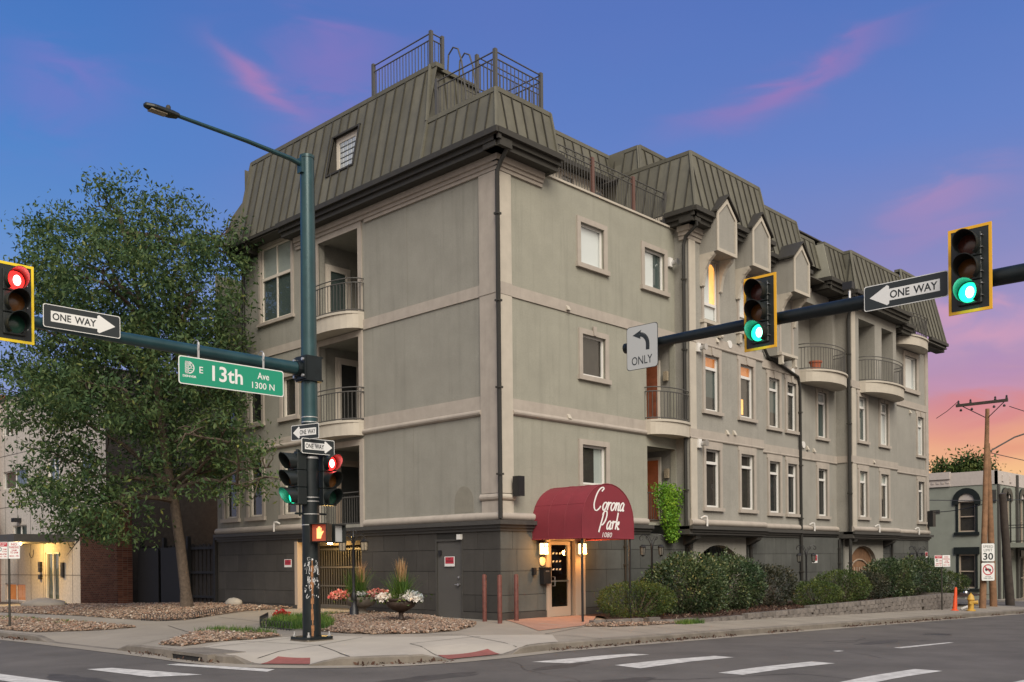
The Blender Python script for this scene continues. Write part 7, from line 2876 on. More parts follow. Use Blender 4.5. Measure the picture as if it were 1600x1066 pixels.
# hanging vine at the recess
vn = empty('hanging_vine', (7.25, -0.12, 3.0), 0, 'bright green vine spilling from the lowest balcony recess', 'plant')
Pv = []
for _ in range(5200):
    t = rnd.random() ** 0.8
    z = 0.92 - 1.75 * t
    half = 0.72 * (1 - t) ** 0.75 + 0.14
    cxv = 0.05 + 0.22 * t
    a = rnd.gauss(0, 0.45) * half
    b = -abs(rnd.gauss(0, 0.13)) * (1 - 0.4 * t)
    if abs(a) > half * 1.1:
        continue
    Pv.append((cxv + a, b - 0.02 + 0.08 * (1 - t), z + rnd.gauss(0, 0.05)))
V_, F_ = leaves(np.array(Pv), 0.075, 0.75, 0.6, outward=np.tile(np.array([[-0.4, -0.8, 0.1]]), (len(Pv), 1)))
fast_mesh('foliage', V_, F_, 'leaf_vine', vn, kind='stuff')
mb = MB()
for i in range(9):
    x = -0.5 + i * 0.13
    mb.tube([(x, 0.02, 0.7), (x + 0.03, -0.10, 0.2), (x * 0.5 + 0.1, -0.1, -0.5 + abs(x) * 0.7)], 0.010, 5)
mb.build('stem', 'bark', vn)
# terracotta pot and plants on balconies
pt = empty('terracotta_pot', (17.35, -0.25, 8.82), 0, 'terracotta pot on the bow-fronted balcony', 'pot')
MB().lathe([(0.16, 0), (0.22, 0.30), (0.25, 0.30), (0.25, 0.36), (0.2, 0.36), (0.2, 0.30), (0, 0.30)], (0, 0, 0), 16).build('pot', 'concrete_pink', pt, smooth=True)
pt.children[0].data.materials[0] = mat('terracotta', (0.42, 0.12, 0.06), 0.8)

# ------------------------------------------------------------------ the ash tree
TX, TY = -2.19, 12.45
TZ = gz(TX, TY)
tree = empty('ash_tree', (0, 0, 0), 0, 'large leafy green ash tree with a leaning trunk in front of the west wall', 'tree')
rt = Vector((math.sin(R(HEAD)), -math.cos(R(HEAD)), 0))      # lateral axis across the street corner
dp_ = Vector((math.cos(R(HEAD)), math.sin(R(HEAD)), 0))


def TP(a, h, d=0.0):
    """a metres to the right of the trunk foot, h above it, d behind it"""
    return Vector((TX, TY, TZ)) + rt * a + Vector((0, 0, h)) + dp_ * d


lobes = [(-2.2, 13.4, 0.2, 1.25, 1.5), (-3.9, 12.0, 0.6, 1.7, 1.6), (-0.3, 12.2, 0.3, 1.7, 1.5), (-4.6, 9.0, 0.0, 1.7, 1.9), (-2.0, 10.4, -1.6, 2.6, 2.2), (0.7, 10.2, -0.8, 1.8, 1.9),
         (-4.0, 6.7, -0.6, 1.8, 1.5), (-1.4, 7.0, -2.2, 2.5, 2.0), (1.2, 7.6, -1.3, 1.7, 1.8), (-3.5, 4.3, -0.8, 1.6, 1.3), (-2.0, 3.4, -1.8, 1.9, 1.35), (0.9, 4.6, -1.2, 1.7, 1.4),
         (2.2, 5.4, -2.0, 1.0, 1.0), (-5.6, 7.7, 0.4, 1.1, 1.0), (-3.0, 2.8, -0.4, 0.9, 0.7), (1.5, 12.0, 0.8, 1.0, 0.9), (-5.2, 10.8, 1.0, 1.2, 1.1), (-2.8, 8.6, 1.6, 2.4, 2.2), (-0.2, 9.0, 1.4, 2.2, 2.2),
         (2.6, 3.9, -1.9, 0.7, 0.55), (-0.4, 5.6, 1.2, 1.9, 1.6)]
mb = MB()
trunk = [TP(0, -0.1), TP(-0.06, 0.6), TP(-0.20, 2.0), TP(-0.38, 3.6), TP(-0.70, 5.2), TP(-0.85, 7.0), TP(-1.2, 9.0), TP(-1.7, 11.2), TP(-2.2, 13.4)]
rads = [0.25, 0.185, 0.160, 0.148, 0.138, 0.12, 0.095, 0.065, 0.03]
mb.tube(trunk, rads, 12)
mb.v = [(x + 0.022 * math.sin(9 * z + 7 * x + 11 * y), y + 0.022 * math.sin(8 * z - 9 * y), z) for x, y, z in mb.v]
mb.build('trunk', 'bark', tree, smooth=True)
limb = MB()
twigs = []


def grow(p, q, r0, depth):
    mid = p.lerp(q, 0.5) + Vector((rnd.gauss(0, .12), rnd.gauss(0, .12), rnd.uniform(-0.05, 0.25))) * (q - p).length * 0.35
    pth = [p, p.lerp(mid, 0.5) + Vector((rnd.gauss(0, .03), rnd.gauss(0, .03), 0.02)), mid, mid.lerp(q, 0.5) + Vector((rnd.gauss(0, .05), rnd.gauss(0, .05), 0)), q]
    limb.tube(pth, [r0, r0 * 0.85, r0 * 0.65, r0 * 0.45, r0 * 0.25], 6 if r0 > 0.03 else 4, caps=False)
    if depth <= 0:
        twigs.append((q, (q - mid).normalized()))
        return
    for _ in range(3 if depth > 1 else 4):
        t = rnd.uniform(0.4, 1.0)
        b = p.lerp(mid, t * 2) if t < 0.5 else mid.lerp(q, (t - 0.5) * 2)
        d = (q - p).normalized() * 0.6 + Vector((rnd.gauss(0, .6), rnd.gauss(0, .6), rnd.gauss(0.05, .45)))
        grow(b, b + d.normalized() * (q - p).length * rnd.uniform(0.32, 0.55), r0 * 0.50, depth - 1)


for (a, h, d, r_, rz_) in lobes:
    q = TP(a, h, d)
    hh = max(2.9, min(h - 1.0 - abs(a) * 0.35, 12))
    i = min(range(len(trunk)), key=lambda k: abs(trunk[k].z - TZ - hh))
    p = trunk[max(2, i)]
    p = p.lerp(trunk[min(i + 1, len(trunk) - 1)], rnd.random() * 0.7)
    grow(p, q, 0.105, 2)
limb.build('limb', 'bark', tree, smooth=True, recalc=False)
# leafy clusters spread through the lobes; many small sprays of narrow leaflets
cl = []
for (a, h, d, r_, rz_) in lobes:
    n = int(16.5 * r_ * r_ * rz_ ** 0.5)
    for _ in range(n):
        u = Vector((rnd.gauss(0, 1), rnd.gauss(0, 1), rnd.gauss(0, 1))).normalized()
        rad = rnd.uniform(0.35, 1.15) ** 0.6
        c = TP(a, h, d) + rt * (u.x * r_ * rad) + dp_ * (u.y * r_ * 0.8 * rad) + Vector((0, 0, u.z * rz_ * rad))
        if c.x > -0.25 and 0 < c.y < 14.6 and c.z < 15.5:
            c.x = -0.3 - rnd.random() * 0.6
        lat, hh = (c - trunk[0]).dot(rt), c.z - TZ
        if -1.5 < lat < 0.5 and 2.6 < hh < 8.0 and (c - trunk[0]).dot(dp_) < -0.3 and rnd.random() < 0.62:
            continue
        cl.append((c, rnd.uniform(0.13, 0.36)))
for q, dd in twigs:
    if rnd.random() < 0.30:
        if q.x < -0.2 or q.y > 14.5:
            cl.append((q, rnd.uniform(0.14, 0.28)))
PL = []
for c, s_ in cl:
    n = int(20 + 520 * s_ * s_)
    PL.append(nr.normal(size=(n, 3)) * np.array([s_, s_, s_ * 0.62]) + np.array(c[:]))
PL = np.concatenate(PL)
PL = PL[(PL[:, 0] < -0.06) | (PL[:, 1] > 14.4)]
print('tree leaves', len(PL))
V_, F_ = leaves(PL, 0.165, 0.38, 0.5)
fast_mesh('crown', V_, F_, 'leaf_ash', tree, kind='stuff')
# ------------------------------------------------------------------ apartment house on the left
FA = FL            # its facade lies on the same line, u = y
lf = empty('apartment_house', (0, 0, 0), 0, 'pale exposed-aggregate apartment house with a lit entrance behind the tree', 'building')
LZ0, LZ1 = -0.5, 10.05
LH = [(34.4, 35.85, 8.25, 9.25), (32.65, 35.85, 5.5, 6.4), (28.65, 29.95, 5.25, 6.65), (25.0, 26.4, 5.25, 6.6), (32.7, 34.6, 2.85, 3.6), (32.95, 35.75, -0.2, 0.67), (28.78, 30.44, -0.02, 2.18), (24.25, 26.05, -0.05, 0.78), (28.6, 30.0, 8.2, 9.3), (25, 26.4, 8.2, 9.3)]
LH = sorted(LH)
mb = wall_face(FA, 23.6, 37.2, LZ0, LZ1, LH, 0.25)
mb.build('wall', 'aggregate', lf)
mb = MB()
mb.box((0.3, 23.6, LZ0), (12, 23.65, LZ1))
mb.box((0.3, 23.6, LZ1 - 0.1), (12, 37.2, LZ1 - 0.05))
mb.box((0.0, 23.6, LZ0), (0.3, 23.62, LZ1))
mb.build('side_wall', 'fence_wood_shade', lf)  # side wall coloured near-black in place of the foliage shade
mb = MB()
mb.fb(FA, 23.6, 37.2, -0.05, 0.06, LZ1, LZ1 + 0.12)
mb.build('coping', 'gutter_metal', lf)
mb = MB()
for z in (2.72, 4.55, 7.2, 1.1):
    mb.fb(FA, 23.6, 37.2, 0.0, 0.006, z, z + 0.025)
for u in (24.0, 25.6, 27.2, 30.6, 32.2, 33.9, 35.6):
    mb.fb(FA, u, u + 0.025, 0.0, 0.005, LZ0, LZ1)
mb.build('panel_joint', 'base_joint', lf)


def awin(F, a, b, c, d, par, blind='blind_teal', bars=False, mull=2, fr='frame_white'):
    mb = MB()
    f = 0.05
    n0, n1 = -0.12, -0.07
    mb.fb(F, a, a + f, n0, n1, c, d)
    mb.fb(F, b - f, b, n0, n1, c, d)
    mb.fb(F, a + f, b - f, n0, n1, c, c + f)
    mb.fb(F, a + f, b - f, n0, n1, d - f, d)
    for k in range(1, mull):
        u = a + (b - a) * k / mull
        mb.fb(F, u - 0.03, u + 0.03, n0, n1, c + f, d - f)
    o = mb.build('window', fr, par)
    sheet(F, a + f, b - f, -0.10, c + f, d - f).build('pane', 'glass', o, recalc=False)
    MB().quad(F(a, -0.15, c), F(b, -0.15, c), F(b, -0.15, d), F(a, -0.15, d)).build('blind', blind, o)
    if bars:
        mb = MB()
        for i in range(12):
            u = a + (b - a) * i / 11
            mb.tube([F(u, 0.05, c - 0.05), F(u, 0.05, d + 0.06)], 0.012, 4)
        for z in (c, d):
            mb.tube([F(a, 0.05, z), F(b, 0.05, z)], 0.012, 4)
        mb.build('window_bars', 'black_metal', o)
    return o


for h, bl in zip(LH, ['blind_brown', 'blind_teal', 'blind_teal', 'blind_teal', None, 'blind_teal', 'blind_teal', 'blind_teal', 'blind_dark', 'blind_teal']):
    if abs(h[0] - 28.78) < 0.01:
        continue
    low = h[3] < 1.0
    awin(FA, *h, lf, 'blind_teal' if h[0] != 32.95 else 'room_lit_dim', bars=(abs(h[0] - 24.25) < 0.01))
# its entrance: frame, two leaves, mailboxes
a, b, c, d = (28.78, 30.44, -0.02, 2.18)
mb = MB()
for u in (a, a + 0.78, b - 0.07):
    mb.fb(FA, u, u + 0.07, -0.15, -0.05, c, d)
mb.fb(FA, a, b, -0.15, -0.05, d - 0.07, d)
ed2 = mb.build('entrance_door', 'frame_white', lf)
sheet(FA, a + 0.07, b - 0.07, -0.115, c + 0.2, d - 0.07).build('pane', 'glass', ed2, recalc=False)
MB().fb(FA, a + 0.07, b - 0.07, -0.2, -0.19, c, d).build('curtain', 'blind_teal', ed2)
mb = MB()
for z in (0.9, 1.25, 1.5):
    mb.fb(FA, 30.75, 31.0, 0, 0.12, z, z + 0.24)
mb.fb(FA, 28.1, 28.35, 0, 0.10, 1.0, 1.7)
mb.build_each('mailbox', 'black_metal', lf)
mb = MB()
mb.fb(FA, 26.9, 33.2, 0.0, 2.6, 2.62, 2.95)
cn = mb.build('entrance_canopy', 'base_cornice', lf, label='flat canopy over the lit entrance')
mb = MB()
mb.prism([FA(32.6, 2.35, -0.3), FA(33.1, 2.35, -0.3), FA(33.25, 2.35, 2.62), FA(32.45, 2.35, 2.62)], Vector(FA(0, -0.5, 0)) - Vector(FA(0, 0, 0)))
mb.build('canopy_post', 'gutter_metal', lf)
MB().lathe([(0.0, 0), (0.12, 0), (0.14, 0.05), (0.0, 0.06)], (-1.3, 30.1, 2.55), 12).build('canopy_lamp', 'bulb_warm', lf)
point('canopy_lamp_light', (-1.3, 30.1, 2.38), 95, (1.0, 0.60, 0.18), 0.12)
mb = MB()
mb.tube([(-0.05, 32.0 + 0.28 * math.cos(t * 0.5), 2.3 + 0.35 * math.sin(t * 0.5)) for t in range(6, 13)], 0.012, 4)
mb.build('hanging_cable', 'black_metal', lf)
MB().box((-0.35, 33.4, 3.75), (0, 33.8, 3.95)).build('floodlight', 'black_metal', lf)
# brick pier wall: every course laid
bw = empty('brick_wall', (0, 0, 0), 0, 'red brick wall section between the pale house and the black fence', 'wall')
MB().box((-1.0, 20.3, -0.5), (-0.4, 23.9, 3.9)).build('mortar_bed', 'mortar', bw)
bv, bf = [], []
z, row = -0.42, 0
while z < 3.86:
    y = 20.3 - (0.11 if row % 2 else 0)
    while y < 23.85:
        y0, y1 = max(20.3, y), min(23.88, y + 0.208)
        if y1 - y0 > 0.03:
            q = len(bv)
            x0, x1 = -1.014 + rnd.uniform(-0.003, 0.003), -0.99
            bv += [(x0, y0, z), (x1, y0, z), (x1, y1, z), (x0, y1, z), (x0, y0, z + 0.062), (x1, y0, z + 0.062), (x1, y1, z + 0.062), (x0, y1, z + 0.062)]
            bf += [(q, q + 3, q + 7, q + 4), (q + 4, q + 5, q + 6, q + 7), (q, q + 1, q + 2, q + 3), (q, q + 4, q + 5, q + 1), (q + 2, q + 6, q + 7, q + 3)]
        y += 0.220
    # short return side facing the street
    x = -1.0
    while x < -0.42:
        q = len(bv)
        bv += [(x, 20.29, z), (x + 0.19, 20.29, z), (x + 0.19, 20.31, z), (x, 20.31, z), (x, 20.29, z + 0.062), (x + 0.19, 20.29, z + 0.062), (x + 0.19, 20.31, z + 0.062), (x, 20.31, z + 0.062)]
        bf += [(q, q + 1, q + 5, q + 4)]
        x += 0.2
    z += 0.074
    row += 1
fast_mesh('bricks', np.array(bv), np.array(bf), 'brick', bw, kind='stuff')
# brick edge and round green awning at the far left
bl_ = empty('brick_house', (0, 0, 0), 0, 'strip of dark red brick house at the left edge', 'building')
MB().box((-0.6, 36.4, -0.6), (6, 46, 10.5)).build('wall', 'brick', bl_)
mb = MB()
k = 10
mb.prism([(-2.6 , 35.2 + 1.6 * (1 - math.cos(math.pi * i / k)), 2.95 + 1.5 * math.sin(math.pi * i / k)) for i in range(k + 1)], (2.0, 0, 0))
tag(mb.build('dome_awning', 'pole_dark', smooth=False), 'dark green rounded awning at the left edge above the parking signs', 'awning')

# fence with gates between the two houses
fe = empty('board_fence', (0, 0, 0), 0, 'tall black fence with gates in the shade under the tree', 'fence')
y = 14.42
bm_ = MB().box((-0.02, 0, 0), (0.02, 0.135, 2.35)).mesh('board', 'fence_wood_shade')
i = 0
while y < 20.25:
    o = link('board', bm_, fe)
    o.location = (0.1 + (0.03 if i % 2 else 0), y, -0.1)
    o.scale = (1, 1, 1.0 + 0.03 * ((i * 7) % 5) / 5)
    y += 0.15
    i += 1
for y in (14.4, 16.4, 18.3, 20.2):
    MB().box((-0.10, y - 0.06, -0.2), (0.04, y + 0.06, 2.6)).build('post', 'fence_black', fe)
for z in (0.3, 1.2, 2.1):
    MB().box((0.0, 14.4, z), (0.07, 20.2, z + 0.09)).build('rail', 'fence_black', fe)
mb = MB()
for a, b in ((18.4, 20.15), (16.5, 18.2)):
    mb.box((-0.25, a, 0.0), (-0.2, b, 2.2))
mb.build('gate_leaf', 'fence_black', fe)
lwn = empty('rear_house', (0, 0, 0), 0, 'rear building behind the fence with one orange lit window, tree shade put into its wall colour', 'building')
mb = wall_face(lambda u, n, z: (6.0 - n, u, z), 14.3, 34, -0.5, 9.0, [(21.5, 23.2, 2.9, 4.6)], 0.15)
mb.build('wall', 'fence_wood_shade', lwn)  # foliage shade above the fence painted as a dark wall colour
w_ = MB().quad((6.12, 21.5, 2.9), (6.12, 23.2, 2.9), (6.12, 23.2, 4.6), (6.12, 21.5, 4.6)).build('window', 'room_lit', lwn, label='orange lit window')
mb = MB()
for u in (21.5, 22.33, 23.15):
    mb.box((6.0, u, 2.9), (6.06, u + 0.06, 4.6))
mb.box((6.0, 21.5, 3.7), (6.06, 23.2, 3.76))
mb.build('frame', 'frame_cream', w_)

# left parking sign post
ps = empty('parking_sign', (-8.25, 10.85, gz(-8.25, 10.85)), 0, 'grey post with two parking signs at the left edge', 'sign')
MB().tube([(0, 0, -0.05), (0, 0, 2.42)], 0.032, 8).build('post', 'gutter_metal', ps, smooth=True)


def park_plate(par, x, lines, red=True, w=0.31, h=0.46, z=2.15, rz=0.0):
    o = MB().box((-w / 2, -0.005, -h / 2), (w / 2, 0, h / 2)).build('plate', 'sign_white', par)
    o.location = (x, -0.045, z)
    if red:
        MB().quad((-w * 0.46, -0.007, h * 0.22), (w * 0.46, -0.007, h * 0.22), (w * 0.46, -0.007, h * 0.47), (-w * 0.46, -0.007, h * 0.47)).build('red_field', 'sign_red', o)
    mb = MB()
    for body, u0, u1, z0, z1 in lines:
        text_on(mb, body, lambda a, c: (a, -0.0085, c), u0 * w, u1 * w, z0 * h, z1 * h)
    mb.build('lettering', 'sign_red', o, recalc=False)
    if red:
        mb = MB()
        text_on(mb, 'TOW AWAY', lambda a, c: (a, -0.0085, c), -0.38 * w, 0.38 * w, 0.34 * h, 0.43 * h)
        text_on(mb, 'ZONE', lambda a, c: (a, -0.0085, c), -0.2 * w, 0.2 * w, 0.25 * h, 0.32 * h)
        mb.build('white_lettering', 'sign_white', o, recalc=False)
        mb = MB()
        ring(mb, -0.2 * w, 0.06 * h, 0.040, 0.055, 0, 360, 16, -0.0085)
        text_on(mb, 'P', lambda a, c: (a, -0.0085, c), -0.26 * w, -0.15 * w, 0.0 * h, 0.12 * h)
        mb.build('symbol', 'sign_black', o, recalc=False)


PL1 = [('NO', -0.25, 0.25, 0.28, 0.42), ('PARKING', -0.42, 0.42, 0.10, 0.24), ('2AM', -0.22, 0.22, -0.06, 0.05), ('TO 6AM', -0.35, 0.35, -0.20, -0.09), ('MON - FRI', -0.4, 0.4, -0.40, -0.30)]
PL2 = [('7AM', 0.05, 0.4, 0.0, 0.10), ('TO 9AM', 0.0, 0.42, -0.12, -0.04), ('4PM-6PM', -0.4, 0.4, -0.28, -0.18), ('MON - FRI', -0.4, 0.4, -0.42, -0.33)]
park_plate(ps, -0.165, PL2, True)
park_plate(ps, 0.165, PL1, False)
ps.rotation_euler = (0, 0, R(-46))
pr = empty('parking_sign', (21.75, -3.35, gz(21.75, -3.35)), R(-30), 'grey post with two parking signs at the end of the block wall', 'sign')
MB().tube([(0, 0, -0.05), (0, 0, 2.2)], 0.03, 8).build('post', 'gutter_metal', pr, smooth=True)
park_plate(pr, -0.19, PL2, True, 0.36, 0.46, 1.95)
park_plate(pr, 0.19, PL1, False, 0.36, 0.46, 1.95)

# ------------------------------------------------------------------ neighbour across the alley
NX = 39.97
nbh = empty('brick_townhouse', (0, 0, 0), 0, 'sage green two-storey painted brick house with black arched window hoods', 'building')
FN = lambda u, n, z: (NX - n, u, z)       # west side, u = y
FS_ = FRy(0.10)                            # street side
mb = wall_face(FN, 0.10, 14, -1.6, 5.62, [(1.25, 2.18, 2.98, 4.72), (1.28, 2.17, -0.25, 1.68)], 0.18)
mb.build('wall', 'neighbour_green', nbh)
mb = wall_face(FS_, NX, 52, -1.6, 5.62, [(41.0, 41.55, 2.35, 4.9), (41.75, 42.3, 2.35, 4.9), (44.2, 44.9, 2.35, 4.9), (41.0, 42.3, -1.0, 1.5), (44.2, 45.2, -1.0, 1.5), (48, 49, 2.4, 4.9)], 0.2)
mb.build('wall', 'neighbour_green', nbh)
mb = MB()
mb.fb(FN, 0.06, 14, -0.1, 0.04, 5.62, 6.40)
mb.fb(FS_, NX - 0.04, 52, -0.1, 0.04, 5.62, 6.38)
mb.fb(FN, 2.6, 14, -0.1, 0.12, 6.05, 6.46)
mb.fb(FN, 2.6, 14, 0.0, 0.09, 5.62, 5.74)
for i in range(40):
    mb.fb(FN, 2.65 + i * 0.28, 2.80 + i * 0.28, 0.0, 0.08, 5.80, 5.90)
for i in range(9):
    mb.fb(FS_, 40.7 + i * 1.4, 41.0 + i * 1.4, 0.0, 0.10, 5.8, 6.15)
mb.build('parapet', 'neighbour_white', nbh)
mb = MB()
mb.fb(FS_, NX + 0.02, NX + 0.32, -0.05, 0.10, -1.6, 5.62)
mb.fb(FN, 0.12, 0.42, -0.02, 0.06, 4.6, 5.3)
for x in (43.3, 46.6):
    mb.fb(FS_, x, x + 0.22, 0, 0.14, -1.6, 6.3)
mb.build('pilaster', 'base_cornice', nbh)
MB().box((NX + 0.3, 0.3, 5.5), (52, 14, 5.6)).build('roof', 'roof_dark', nbh)


def nwin(F, a, b, c, d, arch, lab=None):
    mb = MB()
    f = 0.07
    zt = (c + d) / 2
    for x0, x1, z0, z1 in ((a, a + f, c, d), (b - f, b, c, d), (a + f, b - f, c, c + f), (a + f, b - f, d - f, d), (a + f, b - f, zt - 0.03, zt + 0.03)):
        mb.fb(F, x0, x1, -0.14, -0.08, z0, z1)
    o = mb.build('window', 'door_frame_tan', nbh)
    sheet(F, a + f, b - f, -0.115, c + f, d - f).build('pane', 'glass', o, recalc=False)
    MB().quad(F(a, -0.17, c), F(b, -0.17, c), F(b, -0.17, d), F(a, -0.17, d)).build('blind', 'blind_brown', o)
    mb = MB()
    mb.fb(F, a - 0.14, a, -0.02, 0.03, c, d)
    mb.fb(F, b, b + 0.14, -0.02, 0.03, c, d)
    mb.fb(F, a - 0.22, b + 0.22, -0.02, 0.10, c - 0.2, c - 0.02)
    uc, r1 = (a + b) / 2, (b - a) / 2 + 0.30
    if arch:
        k = 12
        r0 = r1 - 0.32
        for i in range(k):
            t0, t1 = math.pi * i / k, math.pi * (i + 1) / k
            mb.prism([F(uc + r0 * math.cos(t0), 0, d + r0 * math.sin(t0)), F(uc + r1 * math.cos(t0), 0, d + r1 * math.sin(t0)), F(uc + r1 * math.cos(t1), 0, d + r1 * math.sin(t1)), F(uc + r0 * math.cos(t1), 0, d + r0 * math.sin(t1))], Vector(F(0, 0.09, 0)) - Vector(F(0, 0, 0)))
        for s_ in (-1, 1):
            ua, ub = sorted((uc + s_ * r1, uc + s_ * r0))
            mb.fb(F, ua, ub, 0.0, 0.09, d - 0.18, d)
    else:
        mb.fb(F, a - 0.25, b + 0.25, -0.02, 0.10, d + 0.02, d + 0.42)
    mb.build('hood', 'signal_black', o)
    if arch:
        MB().quad(*[F(uc + (r1 - 0.32) * math.cos(math.pi * i / 12), 0.012, d + (r1 - 0.32) * math.sin(math.pi * i / 12)) for i in range(13)]).build('tympanum', 'neighbour_white', o)


nwin(FN, 1.25, 2.18, 2.98, 4.72, True)
nwin(FN, 1.28, 2.17, -0.25, 1.68, False)
for x0, x1, z0, z1, ar in ((41.0, 41.55, 2.35, 4.9, True), (41.75, 42.3, 2.35, 4.9, True), (44.2, 44.9, 2.35, 4.9, True), (41.0, 42.3, -1.0, 1.5, False), (44.2, 45.2, -1.0, 1.5, False), (48, 49, 2.4, 4.9, True)):
    nwin(FS_, x0, x1, z0, z1, ar)
MB().fb(FN, 3.2, 3.75, 0.0, 0.012, 4.05, 4.3).build('wall_vent', 'base_cornice', nbh)
mb = MB()
mb.box((41.0, -1.3, 2.05), (46.5, 0.1, 2.30))
bc = mb.build('balcony', 'neighbour_green', nbh)
mb = MB()
for z in (2.4, 3.15, 3.3):
    mb.tube([(41.0, -1.25, z), (46.5, -1.25, z)], 0.025, 5)
    mb.tube([(41.0, -1.25, z), (41.0, 0.1, z)], 0.025, 5)
for i in range(28):
    mb.box((41.03 + i * 0.2, -1.26, 2.3), (41.06 + i * 0.2, -1.24, 3.3))
for i in range(14):
    mb.tube([(41.2 + i * 0.4 + 0.1 * math.cos(t * 0.8), -1.25, 2.78 + 0.16 * math.sin(t * 0.8)) for t in range(9)], 0.018, 4)
mb.build('railing', 'black_metal', bc)
mb = MB()
for x in (41.1, 43.7, 46.4):
    mb.tube([(x, -1.2, -1.6), (x, -1.2, 2.05)], 0.07, 8)
mb.build('balcony_post', 'neighbour_green', nbh)
mb = MB()
for z in (-1.1, -0.1):
    mb.tube([(41, -1.6, z), (46.5, -1.6, z)], 0.03, 5)
for i in range(26):
    mb.box((41 + i * 0.21, -1.61, -1.2), (41.03 + i * 0.21, -1.59, 0.0))
tag(mb.build('iron_fence', 'black_metal'), 'low black iron fence in front of the green house', 'fence')
# gas meters on the side wall
gm_ = empty('gas_meter', (NX - 0.35, 1.1, -1.1), 0, 'cluster of grey gas meters and pipes at the foot of the green wall', 'gas meter')
for i, y in enumerate((1.5, 0.6)):
    MB().lathe([(0.0, 0), (0.16, 0.04), (0.18, 0.2), (0.12, 0.34), (0, 0.36)], (0, y, 0.35), 12).build('meter_body', 'steel', gm_, smooth=True)
mb = MB()
mb.tube([(0, 1.5, 0), (0, 1.5, 0.4)], 0.04, 6)
mb.tube([(0, 0.6, 0), (0, 0.6, 0.4)], 0.04, 6)
mb.tube([(0, 1.9, 0.8), (0, 0.4, 0.8)], 0.03, 6)
mb.tube([(0, -0.8, 0.15), (0, 0.9, 0.15)], 0.03, 6)
mb.build('pipe', 'band_silver', gm_)
mb = MB()
mb.box((30.0, -1.4, -1.1), (39.5, -1.2, -0.75))
tag(mb.build('low_wall', 'concrete_kerb'), 'low concrete edge wall across the alley entrance', 'wall')
patch('alley', [(30, -4.8), (38, -4.8), (38.5, 8), (29.6, 8)], lambda x, y: gz(x, y), 'asphalt', 1.0, 0.006)

# ------------------------------------------------------------------ utility poles and wires
def upole(x, y, z0, tx, ty, z1, r0, r1, m, lab):
    t = empty('utility_pole', (x, y, z0), 0, lab, 'utility pole')
    mb = MB()
    k = 8
    mb.tube([((tx - x) * i / k + 0.015 * math.sin(i * 2), (ty - y) * i / k, (z1 - z0) * i / k - 0.1) for i in range(k + 1)], [r0 + (r1 - r0) * i / k for i in range(k + 1)], 12)
    mb.build('shaft', m, t, smooth=True)
    return t


u1 = upole(25.75, -3.6, gz(25.75, -3.6), 26.65, -3.6, 8.05, 0.145, 0.085, 'pole_wood', 'tall tan wooden utility pole carrying the speed limit sign')
mb = MB()
mb.box((-0.65 + 0.9, -1.0, 8.75), (-0.55 + 0.9, 1.1, 8.87))
mb.build('crossarm', 'pole_wood_dark', u1)
mb = MB()
for y in (-0.95, -0.5, 0.5, 1.0):
    mb.lathe([(0.05, 0), (0.05, 0.05), (0.03, 0.08), (0.05, 0.11), (0.02, 0.16), (0, 0.17)], (0.3, y, 8.87), 8)
    mb.lathe([(0.05, 0), (0.06, 0.04), (0.03, 0.1), (0, 0.11)], (0.3, y * 0.9, 8.55), 8)
mb.tube([(0.3, -0.9, 8.8), (0.85, 0.0, 8.2)], 0.02, 5)
mb.tube([(0.3, 0.9, 8.8), (0.85, 0.0, 8.2)], 0.02, 5)
mb.tube([(0.3, 1.0, 9.0), (0.1, 1.4, 8.6), (-0.1, 1.8, 8.3)], 0.015, 5)
mb.build('insulator', 'black_metal', u1)
u2_ = upole(28.5, -3.2, gz(28.5, -3.2), 27.9, -3.2, 6.7, 0.165, 0.10, 'pole_wood', 'leaning brown wooden pole just right of the speed limit pole')
mb = MB()
mb.tube(smooth_pts := [(-0.6, 0, 6.9), (0.5, -0.8, 7.6), (2.0, -2.0, 8.2), (4.5, -3.8, 8.5)], 0.035, 6)
mb.build('lamp_arm', 'rail_metal', u2_, smooth=True)
upole(30.9, -3.2, gz(30.9, -3.2), 29.9, -3.2, 4.55, 0.21, 0.16, 'pole_wood_dark', 'short dark graffitied pole at the right edge')
mb = MB()
rr = random.Random(5)
for i in range(22):
    th = rr.uniform(2.9, 4.6)
    z = rr.uniform(-0.35, 1.1)
    r_ = 0.225
    X = 30.9 - (z + 0.9) / 5.4 * 1.0
    p = [(th + rr.uniform(-.4, .4), z + rr.uniform(-.14, .14)) for _ in range(4)]
    for a, b in zip(p, p[1:]):
        A = (X + r_ * math.cos(a[0]), -3.2 + r_ * math.sin(a[0]), a[1])
        B = (X + r_ * math.cos(b[0]), -3.2 + r_ * math.sin(b[0]), b[1])
        mb.tube([A, B], 0.013, 4)
mb.build('graffiti', 'sticker', [o for o in bpy.data.objects if o.get('label', '').startswith('short dark graff')][0], kind='stuff')
sp_ = sign_board('speed_limit_sign', (25.75, -3.85, 1.72), R(-44), 0.58, 0.78, 'sign_white', 'SPEED LIMIT 30 sign on the tall wooden pole', rim='sign_black', edge=0.012)
local_text(sp_, [('SPEED', -0.22, 0.22, 0.19, 0.30, 0.0), ('LIMIT', -0.19, 0.19, 0.04, 0.15, 0.0), ('30', -0.22, 0.22, -0.32, -0.02, 0.02)], 'sign_black')
nt_ = sign_board('truck_limit_sign', (25.72, -3.85, 0.90), R(-44), 0.58, 0.78, 'sign_white', 'no trucks symbol sign below the speed limit sign', rim='sign_black', edge=0.010)
mb = MB()
ring(mb, 0, 0.08, 0.19, 0.235, 0, 360, 24)
c45 = 0.707
